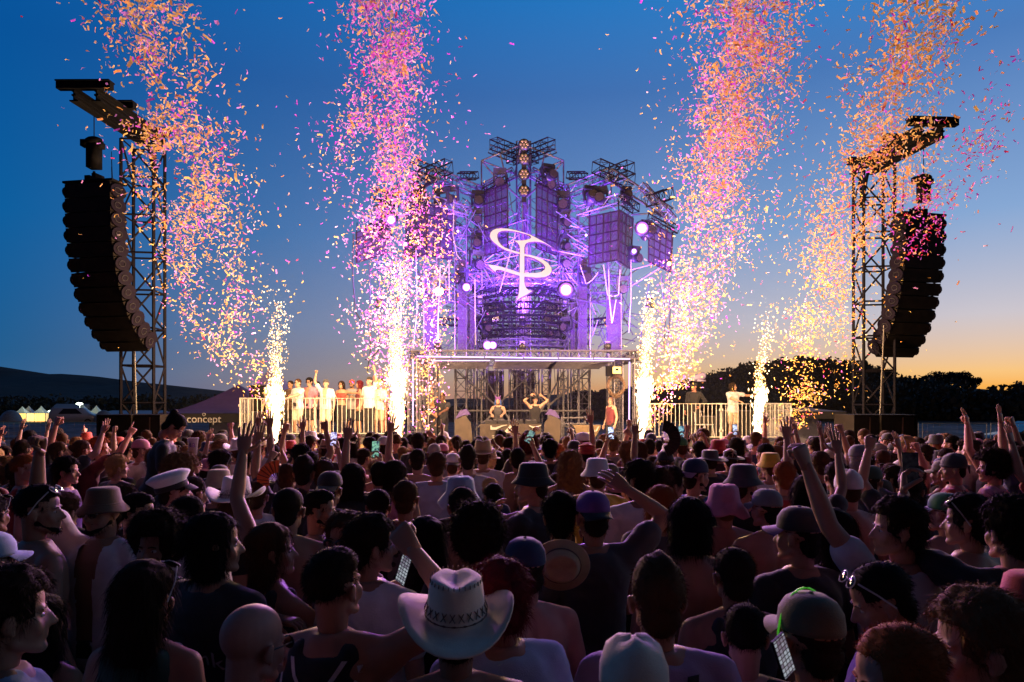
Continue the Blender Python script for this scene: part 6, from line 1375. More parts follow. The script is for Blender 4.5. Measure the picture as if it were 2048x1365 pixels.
C(1697, 946, 4.9, 'shirtless man in a white knitted cap', 0, pose=(D, D, 0, 0), hair=('short', 'brown'), top=None, hat=('beanie', 'white', 'white'), skin=4)
C(1822, 952, 5.2, 'dark-haired man with a raised wristbanded fist right of the white knitted cap', -12, pose=('fist', D, -15, 0), hair=('short', 'dark'), top=('t_shirt', 'black'), skin=1)
C(1937, 998, 3.5, 'shirtless man with thick black hair and gold sunglasses frames, right side', 25, pose=(D, D, 30, 0), hair=('mop', 'black'), top=None, glasses='top', skin=2, face=True)
C(1890, 992, 4.3, 'man in a green and white cap, bare shoulders', 15, pose=(D, D, 20, 0), hair=('short', 'dark'), top=None, hat=('cap', 'green', 'white'), skin=4, face=True)
C(1612, 962, 4.7, 'woman with long dark hair and hand raised beside her', 0, pose=(D, 'open', 0, 0), fem=True, hair=('long', 'dark'), top=('t_shirt', 'charcoal'), skin=1)
C(1568, 926, 5.7, 'person with ginger-brown hair in a bright red t-shirt', 0, pose=(D, D, 0, 0), hair=('short', 'ginger'), top=('t_shirt', 'red'), skin=1)
C(1533, 984, 4.4, 'shirtless man with a grey cap and a strap across his nape', 12, pose=(D, D, 20, 0), hair=('buzz', 'dark'), top=None, hat=('cap', 'grey', 'grey'), skin=4, face=True)
r = C(1742, 936, 5.6, 'person in a dark green cap and a navy t-shirt with white lettering', -15, pose=(D, D, -25, 0), hair=('short', 'dark'), top=('t_shirt', 'navy'), hat=('cap', 'dark green', 'grey'), skin=1)
text_print(r, 'CAY STE', .10, 1.28, mat('white_print', (.8, .76, .7), .6))
r = C(2025, 1010, 3.0, 'person at the right edge holding a dark phone in a magenta-lit hand', 10, pose=('phone', D, 0, 0), hair=('curly', 'dark'), top=('t_shirt', 'black'), skin=1); phone(r, -1, 'dark unlit phone held up at the right edge', (.02, .02, .03), .2)
C(1540, 910, 6.9, 'person in a mustard yellow bucket hat', 5, pose=(D, D, 10, 0), hair=('short', 'brown'), top=('t_shirt', 'white'), hat=('bucket_hat', 'yellow'), skin=1)
C(1174, 890, 8.2, 'person wearing a bright red head wrap', 0, pose=(D, D, 0, 0), hair=('short', 'dark'), top=('t_shirt', 'maroon'), hat=('turban', 'red', 'red'), skin=2)
C(1166, 868, 9.3, 'person in a white cap turned left near the DJ side table', 40, pose=(D, D, 20, 0), hair=('short', 'brown'), top=('t_shirt', 'cream'), hat=('cap', 'white', 'white'), skin=4)
C(1057, 876, 9.2, 'person with a huge reddish afro lit from the stage', 0, pose=(D, D, 0, 0), hair=('afro', 'red'), top=('t_shirt', 'black'), skin=2)  # red hair colour stands in for pink stage light on the curls
C(1420, 900, 7.6, 'person in a wide flat black hat below the right platform', 0, pose=(D, D, 0, 0), hair=('short', 'dark'), top=('t_shirt', 'black'), hat=('wide_hat', 'charcoal', 'black'), skin=1)
C(1460, 898, 7.9, 'person in a second flat black hat, slightly behind and right of the wide one', 0, pose=(D, D, 0, 0), hair=('short', 'dark'), top=('t_shirt', 'red'), hat=('wide_hat', 'black', 'black', Matrix.Scale(.85, 4)), skin=1)
C(1436, 882, 9.0, 'person in a rumpled bright red hat below the right platform', 0, pose=(D, D, 0, 0), hair=('short', 'dark'), top=('t_shirt', 'black'), hat=('floppy_hat', 'red', 'red', Matrix.Scale(.9, 4)), skin=1)
C(1362, 878, 9.4, 'person in a green cap close to the black folding fan', 10, pose=(D, D, 0, 0), hair=('short', 'brown'), top=('t_shirt', 'white'), hat=('cap', 'green', 'green'), skin=1)
C(282, 882, 8.6, 'person in a bright pink cap below the left speaker tower', -35, pose=(D, D, -25, 0), hair=('short', 'brown'), top=('t_shirt', 'white'), hat=('cap', 'pink', 'pink'), skin=4, face=True)
C(98, 896, 8.4, 'person in a bright red cap on the far left', -40, pose=(D, D, -20, 0), hair=('short', 'dark'), top=('t_shirt', 'black'), hat=('cap', 'red', 'red'), skin=2)
C(655, 884, 9.0, 'person in a tan fedora with a dark band below the left platform', -8, pose=(D, D, 0, -6), hair=('short', 'dark'), top=('t_shirt', 'black'), hat=('fedora', 'tan', 'brown', Matrix.Scale(1.1, 4)), skin=1)
C(702, 872, 9.6, 'person in a pale backwards cap below the left platform', 0, pose=(D, D, 0, 0), hair=('long', 'dark'), top=('t_shirt', 'white'), hat=('backward_cap', 'cream', 'cream'), skin=1, fem=True)
C(768, 876, 9.2, 'person in a pale grey cap left of the second spark fountain base', 0, pose=(D, D, 10, 0), hair=('short', 'dark'), top=('tank_top', 'charcoal'), hat=('cap', 'silver', 'silver'), skin=1)
C(475, 882, 8.8, 'person in a white hat left of the leftmost spark fountain', 0, pose=(D, D, 0, 0), hair=('short', 'brown'), top=('t_shirt', 'white'), hat=('straw_cowboy_hat', 'white', 'white', Matrix.Scale(.9, 4)), skin=1)
C(522, 878, 9.2, 'person in a pink-white cap beside the leftmost spark fountain', 0, pose=(D, D, -20, 0), hair=('short', 'brown'), top=('t_shirt', 'cream'), hat=('cap', 'cream', 'pink'), skin=4)
C(438, 944, 5.6, 'person in a beige bucket hat behind the white cowboy hat', -10, pose=(D, D, -5, 0), hair=('short', 'brown'), top=('t_shirt', 'black'), hat=('bucket_hat', 'beige'), skin=1)
C(363, 920, 5.7, 'person with bushy light brown curls below the woman in black', -15, pose=(D, D, -30, 0), hair=('afro', 'light'), top=('t_shirt', 'black'), skin=1, face=True)
C(132, 918, 6.4, 'person with black hair and a white headband, face lit magenta, profile right', -60, pose=(D, D, -20, 0), hair=('mop', 'black'), top=('t_shirt', 'purple'), skin=4, face=True)
C(48, 912, 6.2, 'man with ginger side-lit hair facing right, red strap', -55, pose=(D, D, -20, 0), hair=('fade', 'ginger'), top=('tank_top', 'red'), skin=4, face=True)
C(235, 915, 7.4, 'person with sunlit blond hair beside a raised arm on the left', -20, pose=(D, D, -30, 0), hair=('mop', 'blond'), top=('t_shirt', 'charcoal'), skin=0)
C(608, 918, 5.8, 'man with a dark quiff in a dark t-shirt right of the orange fan', 0, pose=(D, D, 0, 0), hair=('quiff', 'dark'), top=('t_shirt', 'navy'), skin=1)
C(648, 922, 5.9, 'person with brown hair and headband lit from the front', 0, pose=(D, D, -10, 0), hair=('short', 'brown'), top=('t_shirt', 'charcoal'), skin=1)
C(660, 948, 5.1, 'person in a black backwards cap near the phone screen', -10, pose=(D, D, 0, 0), hair=('short', 'dark'), top=('t_shirt', 'black'), hat=('backward_cap', 'black', 'charcoal'), skin=2)
C(760, 924, 5.9, 'shaven-headed man with one forearm raised beside his head', 0, pose=('open', D, 0, 0), hair=('buzz', 'dark'), top=('tank_top', 'black'), skin=1)
C(790, 930, 5.9, 'woman with dark hair looking down right in a magenta top', -10, pose=(D, D, -20, -10), fem=True, hair=('bob', 'dark'), top=('tank_top', 'pink'), skin=1)
C(1340, 940, 5.3, 'young man with dark fringe, profile to the right', -55, pose=(D, D, -20, 0), hair=('mop', 'dark'), top=('t_shirt', 'white'), skin=1, face=True)
C(1315, 945, 5.0, 'person with long auburn hair right of the tall man in white', 0, pose=(D, D, 0, 0), fem=True, hair=('wavy', 'brown'), top=('t_shirt', 'black'), skin=1)
C(1322, 975, 4.3, 'person with smooth ginger hair behind the black bob', 0, pose=(D, D, 0, 0), hair=('bob', 'ginger'), top=('t_shirt', 'charcoal'), skin=1)
C(1720, 894, 6.5, 'person in a grey flat cap on the right half', -20, pose=(D, D, -30, 0), hair=('short', 'grey'), top=('t_shirt', 'dark green'), hat=('cap', 'grey', 'grey'), skin=1)
C(1908, 912, 6.3, 'person with a dark backwards bandana, profile left, near the red top', 50, pose=(D, D, 20, 0), hair=('short', 'dark'), top=('t_shirt', 'red'), hat=('bandana', 'charcoal', 'charcoal'), skin=1, face=True)
C(1985, 910, 6.2, 'person with frizzy dark curls lit magenta near the right edge', 45, pose=(D, D, 20, 0), hair=('afro', 'dark'), top=('t_shirt', 'pink'), skin=4, face=True)
C(1810, 872, 8.6, 'grey-haired man with head tilted back in front of the right subwoofers', 40, pose=(D, D, 25, 18), hair=('short', 'blond'), top=('t_shirt', 'white'), glasses='top', skin=4, face=True)
# arms, fans, phones a viewer notices
r = C(120, 885, 8.2, 'person with both arms thrown up and hands open on the left', -20, pose=('fist', 'flat', -30, 12), hair=('short', 'brown'), top=('t_shirt', 'black'), skin=4, face=True)
C(165, 882, 8.4, 'person pointing one finger high in front of the left subwoofers', -15, pose=(D, 'point', -20, 6), hair=('short', 'brown'), top=('t_shirt', 'maroon'), skin=4)
C(200, 880, 8.8, 'person with ginger-brown hair gazing right in front of the left subwoofers', -50, pose=(D, D, -20, 8), hair=('curly', 'ginger'), top=('t_shirt', 'charcoal'), skin=0, face=True)
C(492, 900, 7.4, 'person with one arm straight up left of the leftmost spark fountain', 0, pose=(D, 'high', -10, 4), hair=('short', 'dark'), top=('t_shirt', 'white'), skin=1)
C(546, 890, 8.6, 'person with both hands raised in front of the leftmost sparks', 0, pose=('high', 'open', 0, 0), hair=('short', 'dark'), top=('t_shirt', 'black'), skin=2)
r = C(622, 905, 7.2, 'person filming with a lit phone below the left platform', 0, pose=(D, 'phone', 0, 6), hair=('short', 'dark'), top=('t_shirt', 'charcoal'), skin=1); phone(r, 1, 'phone with a pale violet screen held up below the left platform', (.7, .65, 1.0), 1.6)
r = C(706, 935, 5.8, 'person with long dark hair filming the stage', 0, pose=(D, 'phone', 0, 6), hair=('long', 'dark'), top=('t_shirt', 'black'), fem=True, skin=1); phone(r, -1 if False else 1, 'phone showing a dark green picture in the middle of the left crowd', (.35, .8, .55), .8)
r = C(1255, 890, 8.0, 'person with light curls filming beside the third spark fountain', 0, pose=('phone', D, 0, 6), hair=('curly', 'light'), top=('t_shirt', 'charcoal'), skin=1); phone(r, -1, 'phone with a bright blue-white screen left of the third spark fountain', (.7, .85, 1.0), 1.8)
r = C(1398, 884, 9.0, 'person filming with both hands below the right platform', 0, pose=('phone', 'phone', 0, 0), hair=('short', 'dark'), top=('t_shirt', 'black'), skin=1); phone(r, -1, 'phone with a teal picture below the right platform', (.4, .8, .85), .9)
r = C(1472, 880, 9.6, 'person holding a small lit phone in front of the seated area of the right platform', 0, pose=(D, 'phone', 0, 0), hair=('long', 'dark'), fem=True, top=('t_shirt', 'maroon'), skin=1); phone(r, 1, 'small phone with a blue-white screen below the man on the right platform', (.7, .8, 1.0), 1.6)
r = C(1035, 898, 7.6, 'person with phone tilted sideways below the DJ table', 0, pose=(D, 'phone', 0, 0), hair=('short', 'dark'), top=None, skin=1); phone(r, 1, 'tilted phone with a dim green screen below the DJ table', (.4, .7, .6), .7, 30)
C(835, 900, 7.4, 'person raising a forearm with a dark watch left of the DJ', 0, pose=('open', D, 0, 0), hair=('short', 'dark'), top=None, skin=1)
C(836, 870, 10.2, 'dark-haired person stretching one arm to the right near the stage', 0, pose=(D, 'point', 0, 0), hair=('mop', 'dark'), top=('t_shirt', 'black'), skin=2)
C(1148, 884, 8.8, 'person in a black cap with lettering and a raised fist', 0, pose=(D, 'high', 0, 0), hair=('short', 'dark'), top=('t_shirt', 'charcoal'), hat=('backward_cap', 'black', 'black'), skin=1)
C(1100, 882, 9.0, 'person with dark hair and finger pointing up below the right wooden screen', 0, pose=(D, 'point', 0, 0), hair=('mop', 'black'), top=('t_shirt', 'black'), skin=2)
C(1225, 872, 9.8, 'person bending one arm over the head near the right roof leg', 0, pose=(D, 'bent', 0, 0), hair=('short', 'light'), top=('t_shirt', 'grey'), skin=1)
C(1672, 926, 5.6, 'person showing an open raised hand right of the red t-shirt', 0, pose=('open', D, 0, 0), hair=('short', 'dark'), top=('t_shirt', 'charcoal'), skin=1)
C(1640, 905, 6.8, 'person with cropped hair lifting one hand, right of the yellow bucket hat', 0, pose=(D, 'flat', 0, 0), hair=('short', 'brown'), top=('t_shirt', 'black'), skin=1)
for k, (px, pose_, lb) in enumerate(((1945, (D, 'open'), 'person raising an open palm left of the dark car'), (1985, ('fist', D), 'person raising a fist in front of the dark car'), (2012, (D, 'bent'), 'person waving a white cup-like hand near the dark car'), (2040, ('high', 'fist'), 'person with both arms up at the very right edge'))):
    C(px, 882+4*k, 8.0-.3*k, lb, 35, pose=pose_+(20, 4), hair=(('short', 'mop', 'curly', 'short')[k], 'dark'), top=(('t_shirt', 'tank_top', 't_shirt', 't_shirt')[k], ('grey', 'black', 'charcoal', 'navy')[k]), skin=(1, 4, 2, 1)[k])
def fan(c, rad, a0, a1, mt, label, tilt=0, ribs=13):
    t = empty('folding_fan', c, 0, label, 'folding fan'); t.rotation_euler = (R(6), 0, R(tilt)); m = MB(); n = 40; vs = []
    for i in range(n+1):
        a = R(a0+(a1-a0)*i/n); y = .006*(1 if i % 2 else -1)
        vs += [(rad*.42*math.cos(a), y*.4, rad*.42*math.sin(a)), (rad*math.cos(a), y, rad*math.sin(a))]
    m.add(vs, [(2*i, 2*i+1, 2*i+3, 2*i+2) for i in range(n)]); m.build('leaf', mt, t); g = MB()
    for i in range(ribs): a = R(a0+(a1-a0)*i/(ribs-1)); g.bar((0, -.008, 0), (rad*.99*math.cos(a), -.009, rad*.99*math.sin(a)), .007, .003)
    g.build('ribs', mat('dark_rib', (.03, .015, .012), .5), t); return t
r = C(1330, 905, 7.4, 'person in a black cap holding up the black folding fan', -10, pose=('open', D, 0, 0), hair=('short', 'dark'), top=('t_shirt', 'black'), hat=('cap', 'black', 'black'), skin=2)
Mh = hand_world(r, -1).translation; fan(P(1322, 879, 7.15), .205, -70, 85, mat('black_fan_leaf', (.035, .025, .022), .6), 'large open black folding fan beside the third spark fountain', 0, 17)
r = C(575, 930, 6.0, 'person holding up the orange folding fan', 0, pose=('open', D, 0, 0), hair=('short', 'brown'), top=('t_shirt', 'black'), skin=2)
fan(P(556, 963, 5.3), .165, 82, 205, mat('orange_fan_leaf', (.85, .22, .07), .6, var=.1), 'bright orange folding fan on the left side of the crowd', 0, 9)
fan(P(596, 1002, 4.9), .095, 40, 150, mat('gauze_fan_leaf', (.10, .07, .05), .6), 'small dark see-through fan below the orange fan', 0, 11)
# ---- woman sitting on somebody's shoulders
r0 = C(345, 948, 6.2, 'person carrying the woman in black on the shoulders', -15, pose=(D, D, -10, 0), hair=('short', 'dark'), top=('t_shirt', 'charcoal'), skin=2)
c0 = r0['o'].location
rw = person((c0.x-.36, c0.y-.12, 2.265-1.66), 1.64, R(-70), 'woman in a black t-shirt sitting raised above the crowd, looking down right', pose=('hold', 'hold', -10, -30), fem=True, hair=('bun', 'black'), top=('t_shirt', 'black'), bottom=('shorts', 'black'), skin=4, face=True, legs='sit', lean=(R(-14), 0))
SCREEN.append((350, 860, 26, 6.2, True)); SCREEN.append((335, 905, 36, 6.2, True))
cup = empty('plastic_cup', P(386, 893, 5.85), 0, 'translucent printed plastic cup held by the raised woman in black', 'cup')
CUPM = mat('frosted_plastic', (.62, .55, .62), .35, 0, alpha=.8)
MB().lathe([(.031, -.075), (.045, .07), (.047, .072), (.043, .07), (.029, -.07)], 20).build('cup_wall', CUPM, cup, True)
MB().lathe([(.03, -.07), (.036, -.01)], 18).build('drink', mat('dark_drink', (.16, .10, .28), .2), cup, True)
me = text_mesh('&B', .05, .001); me.materials.clear(); me.materials.append(cmat('purple')); o = link('print', me, cup); o.rotation_euler = (math.pi/2, 0, 0); o.location = (.012, -.0445, .01)
# ------------------------------------------------------------------ guests on the platforms and performers
def G(px, d, z, H, label, rz, **k): k.setdefault('shoes', 'charcoal'); return person(((px-1024)/F*d, d, z), H, R(rz), label, **k)
zl = zpl; LR = 'guest '
G(596, 20.7, zl, 1.74, 'guest in a white polo, white shorts and black belt bag, sunglasses', 150, pose=('fwd', 'chest', 0, 0), hair=('short', 'brown'), top=('t_shirt', 'white'), bottom=('shorts', 'cream'), glasses='eyes', face=True, skin=0)
o = MB().box((-0.02, -.15, .98), (.18, .07, .10)).build('belt_bag', cmat('black')); o.parent = [x for x in bpy.data.objects if x.get('label', '').startswith('guest in a white polo')][0]; o.location = (0, .30, 0)
G(545, 20.9, zl, 1.80, 'guest with one arm stretched up behind the leftmost spark fountain', 170, pose=('high', D, 0, 0), hair=('short', 'brown'), top=('t_shirt', 'cream'), bottom=('shorts', 'beige'), skin=0, face=True)
G(581, 21.3, zl, 1.70, 'guest in brown half hidden behind the one in the white polo', 160, pose=(D, D, 0, 0), hair=('short', 'dark'), top=('t_shirt', 'brown'), bottom=('shorts', 'black'), skin=2, face=True)
G(619, 21.1, zl, 1.78, 'guest with glasses in an open pale pink shirt', 160, pose=(D, D, 0, 0), hair=('mop', 'black'), top=('open_shirt', 'pink'), bottom=('shorts', 'black'), glasses='eyes', face=True, skin=0)
G(635, 21.5, zl, 1.68, 'dark-capped guest mostly hidden between the pink and blue shirts', 180, pose=(D, D, 0, 0), hair=('short', 'black'), top=('t_shirt', 'lilac'), bottom=('shorts', 'navy'), skin=3, face=True)
G(652, 20.6, zl, 1.72, 'guest in a blue striped shirt punching the air, cap worn backwards', 175, pose=(D, 'fist', 0, 8), hair=('short', 'dark'), top=('open_shirt', ('light blue', 'white', 'stripes')), bottom=('shorts', 'cream'), hat=('backward_cap', 'charcoal', 'charcoal'), face=True, skin=0)
G(683, 20.9, zl, 1.66, 'woman in a red crop top and black trousers', 165, pose=('side', 'chest', 0, 0), fem=True, hair=('long', 'dark'), top=('crop_top', 'red'), bottom=('trousers', 'black'), face=True, skin=1)
G(704, 21.1, zl, 1.72, 'bearded guest in sunglasses, red cap and grey t-shirt with folded arms', 175, pose=('chest', 'chest', 0, 0), hair=('short', 'dark'), top=('t_shirt', 'grey'), bottom=('shorts', 'black'), hat=('backward_cap', 'red', 'red'), glasses='eyes', beard='black', face=True, skin=2)
G(719, 21.0, zl, 1.68, 'guest with dyed red hair in a dark vest facing sideways', 110, pose=(D, D, 0, 0), fem=True, hair=('bob', 'red'), top=('tank_top', 'maroon'), bottom=('shorts', 'black'), face=True, skin=1)
G(739, 20.7, zl, 1.80, 'guest in a white t-shirt and black trousers with raised arms', 155, pose=('open', D, 0, 10), hair=('short', 'dark'), top=('t_shirt', 'white'), bottom=('trousers', 'black'), face=True, skin=0, hat=('backward_cap', 'black', 'white'))
G(765, 21.3, zl, 1.76, 'shirtless guest glowing behind the second spark fountain', 150, pose=(D, 'bent', 0, 0), hair=('short', 'brown'), top=None, bottom=('shorts', 'red'), face=True, skin=4)
G(758, 20.9, zl, 1.70, 'guest in pale clothes right at the platform end rail', 170, pose=('chest', D, 0, 0), hair=('short', 'blond'), top=('t_shirt', 'cream'), bottom=('shorts', 'beige'), face=True, skin=0)
G(861, 21.2, ZD, 1.66, 'blonde woman in a black dress at the left of the stage', 165, pose=('hold', 'hold', 10, 0), fem=True, hair=('long', 'blond'), top=('dress', 'black'), face=True, skin=1)
G(885, 21.6, ZD, 1.84, 'man in black t-shirt and trousers beside the blonde woman', 165, pose=('fwd', D, 0, 0), hair=('buzz', 'dark'), top=('t_shirt', 'black'), bottom=('trousers', 'black'), face=True, skin=3)
G(996, 22.3, ZD, 1.70, 'masked DJ in a horned blue hood and grey sleeveless top behind the table', 178, pose=('fwd', 'fwd', 0, -10), hair=('bald', ''), top=('tank_top', 'charcoal'), bottom=('trousers', 'black'), hat=('horned_hood', 'purple', 'blue'), skin=0, beard='black', face=True)
r = G(1070, 22.2, ZD, 1.74, 'performer in a black vest and cap holding a camera overhead', 200, pose=('over', 'over', 0, 15), hair=('short', 'black'), top=('tank_top', 'black'), bottom=('trousers', 'black'), hat=('cap', 'black', 'charcoal'), skin=0, face=True)
t = empty('video_camera', P(1056, 793, 22.0), R(30), 'small black camera held overhead on the stage', 'camera'); MB().box((0, 0, 0), (.10, .16, .09)).build('body', BLKPL, t); MB().tube([(0, -.08, 0), (0, -.17, 0)], .035, 12).build('lens', BLKPL, t)
G(1222, 20.95, ZD, 1.72, 'bald man in a dark tunic standing by the right roof leg', 120, pose=(D, D, 30, 0), hair=('bald', ''), top=('tank_top', 'maroon'), bottom=('shorts', 'black'), skin=0, face=True)
zr = zpr
G(1466, 21.3, zr, 1.78, 'long-haired man in a white and black top leaning on the right platform rail', -160, pose=('side', 'fwd', 40, 0), hair=('bob', 'dark'), top=('t_shirt', 'silver'), bottom=('shorts', 'beige'), skin=1, face=True, shoes='black')
t = G(1388, 22.6, zr, 1.80, 'dark-clothed person beside the spotlight stand on the right platform', 150, pose=('hip', D, -30, 0), hair=('short', 'dark'), top=('long_shirt', 'black'), bottom=('trousers', 'black'), skin=4, face=True, hat=('cap', 'black', 'black'))
# ------------------------------------------------------------------ the rest of the crowd
rc = random.Random(21)
placed = [(o.location.x, o.location.y) for o in bpy.data.objects if o.name.startswith('person') and o.parent is None and o.location.y < 14]
nd = len(placed)
LAND = [(0, 190, 'below far marquees'), (190, 330, 'below left speakers'), (330, 480, 'below purple tent'), (480, 590, 'below leftmost sparks'), (590, 760, 'below left platform'), (760, 850, 'below second sparks'), (850, 950, 'below left wooden screen'), (950, 1090, 'below DJ table'), (1090, 1240, 'below side table'), (1240, 1330, 'below third sparks'), (1330, 1480, 'below right platform'), (1480, 1600, 'below rightmost sparks'), (1600, 1720, 'below folding canopy'), (1720, 1850, 'below right speakers'), (1850, 3000, 'below dark car')]
def land(px): return next((n for a, b, n in LAND if a <= px < b), 'below far marquees')
def row(d): return 'nearest' if d < 3.4 else 'low' if d < 5 else 'midway' if d < 7.2 else 'far' if d < 9.6 else 'frontmost'
hair_w = [('short', 30), ('fade', 8), ('mop', 12), ('curly', 7), ('quiff', 6), ('buzz', 6), ('afro', 2)]; fem_w = [('long', 30), ('wavy', 15), ('bun', 14), ('ponytail', 16), ('bob', 8), ('braids', 6)]
HN = {'short': 'short', 'fade': 'faded', 'mop': 'tousled', 'curly': 'curly', 'quiff': 'swept-up', 'buzz': 'shaved', 'afro': 'bushy', 'long': 'long', 'wavy': 'wavy', 'bun': 'bunned', 'ponytail': 'ponytailed', 'bob': 'bobbed', 'braids': 'braided'}
def pick(ws): 
    t_ = rc.uniform(0, sum(w for _, w in ws)); 
    for n_, w_ in ws:
        t_ -= w_
        if t_ <= 0: return n_
    return ws[-1][0]
poses = [((D, D), 46, ''), (('hold', D), 8, ''), ((D, 'hold'), 8, ''), (('fist', D), 5, 'left fist up'), ((D, 'fist'), 6, 'right fist up'), (('open', D), 3, 'left hand up'), ((D, 'open'), 5, 'right hand up'), (('phone', D), 3, 'hand held forward'), ((D, 'point'), 3, 'pointing'), (('open', 'open'), 3, 'both hands up'), ((D, 'bent'), 3, 'arm bent overhead'), (('chest', 'chest'), 4, '')]
yaws = [(0, 40), (22, 12), (-22, 12), (48, 8), (-48, 8)]
newp = []
tries = 0; CAP = 292-nd+190; sp_far = .345
while len(newp) < CAP and tries < 60000:
    tries += 1
    d = 3.0+9.4*math.sqrt(rc.random()) if rc.random() < .90 else rc.uniform(2.2, 5.0)
    if d > 12.4: continue
    px = rc.uniform(-60, 2110); x = (px-1024)/F*d; sp = .35 if d > 6.5 else .40
    if any((x-a)**2+(d-b)**2 < sp*sp for a, b in placed): continue
    H = rc.gauss(1.725, .055); H = min(1.86, max(1.58, H)); top = HOR+(CAMZ-H)*F/d; hy = top+.12*F/d; hw = .11*F/d
    bad = False
    for (sx, sy, sw_, sd_, kp) in SCREEN:
        if kp and d < sd_ and abs(px-sx) < (hw+sw_)*.85 and hy-hw*1.3 < sy+sw_*1.6: bad = True; break
    if bad: continue
    placed.append((x, d)); newp.append((px, d, x, H))
newp.sort(key=lambda q: q[1]); farp = newp[292-nd:]; newp = newp[:292-nd]; newp.sort()
specs = []
for px, d, x, H in newp:
    fem = rc.random() < .34; hs = pick(fem_w if fem else hair_w); hc = pick([('black', 22), ('dark', 34), ('brown', 22), ('light', 8), ('blond', 6), ('ginger', 3), ('grey', 2)])
    if fem: H = max(1.56, H-.06)
    (La, Ra), _, pt = rc.choices(poses, [p_[1] for p_ in poses])[0]
    if d < 5.6 and not (La in (D, 'hold', 'chest') and Ra in (D, 'hold', 'chest')): La = Ra = D; pt = ''
    yaw = rc.choices([y for y, _ in yaws], [w for _, w in yaws])[0]; pitch = 0
    if La != D or Ra != D or fem: yaw = rc.choice((0, 0, 22))
    if fem and not (La == D or La == 'open'): La = D
    top = rc.choices(['t_shirt', 'tank_top', None, 'crop_top' if fem else 't_shirt'], [55, 22, 0 if fem else 24, 8])[0]
    tc_ = rc.choices(['black', 'charcoal', 'navy', 'white', 'silver', 'grey', 'maroon', 'light blue', 'red', 'pink', 'purple', 'olive', 'dark green', 'beige', 'teal', 'orange'], [30, 12, 8, 11, 5, 6, 4, 4, 3, 3, 3, 3, 3, 3, 2, 1])[0]
    tcol = tc_
    if top == 't_shirt' and rc.random() < .10: tcol = (rc.choice(('white', 'light blue', 'navy', 'red')), rc.choice(('black', 'blue', 'charcoal')), rc.choice(('floral', 'check', 'stripes')))
    hat = None; hd = ''
    if rc.random() < .30:
        hk = rc.choices(['cap', 'backward_cap', 'bucket_hat', 'straw_cowboy_hat', 'bandana', 'fedora', 'sun_visor'], [36, 26, 12, 6, 8, 5, 7])[0]; hcol = rc.choice(['black', 'black', 'navy', 'white', 'beige', 'charcoal', 'grey', 'red', 'olive', 'brown', 'pink', 'light blue']) if hk not in ('fedora',) else 'straw'
        hat = (hk, hcol, hcol); hd = '%s %s' % (hcol, hk.replace('_', ' '))
        if hs in ('afro', 'curly', 'bun', 'mop', 'quiff'): hs = 'short'
    gl = 'top' if (not hat and rc.random() < .10) else None
    look = ('%s %s' % (HN[hs], {'dark': 'dark brown'}.get(hc, hc))) + ' hair' if not hat else hd
    cl = 'bare back' if top is None else '%s %s' % (tcol if isinstance(tcol, str) else '%s %s' % (tcol[0], {'check': 'checked', 'stripes': 'striped', 'floral': 'floral'}[tcol[2]]), {'t_shirt': 't-shirt', 'tank_top': 'vest', 'crop_top': 'crop top'}[top])
    lab = 'person, %s, %s%s, %s %s' % (look, cl, (', '+pt) if pt else '', row(d), land(px))
    specs.append([px, d, x, H, lab, dict(pose=(La, Ra, yaw, pitch), fem=fem, skin=rc.choices([0, 1, 2, 3, 4], [22, 34, 22, 7, 15])[0], hair=(hs, hc), top=(top, tcol) if top else None, hat=hat, glasses=gl, bottom=('shorts', rc.choice(('black', 'navy', 'grey', 'beige')))), rc.uniform(-14, 14)+(-18 if px < 500 else 18 if px > 1500 else 0)])
from collections import defaultdict
gr = defaultdict(list)
for s_ in specs: gr[s_[4]].append(s_)
ordn = ['leftmost', '2nd from left', '3rd from left', '4th from left', '5th from left']
for k, v in gr.items():
    if len(v) > 1:
        for i, s_ in enumerate(v): s_[4] = '%s, %s' % (k, ordn[min(i, 4)])
for s_ in specs:
    w_ = s_[4].split()
    if len(w_) > 16: s_[4] = s_[4].replace('person, ', '').replace(' hair,', '-haired,')
for px, d, x, H, lab, k, rz in specs: person((x, d, 0), H, R(rz), lab, wide=rc.uniform(.97, 1.04), **k)
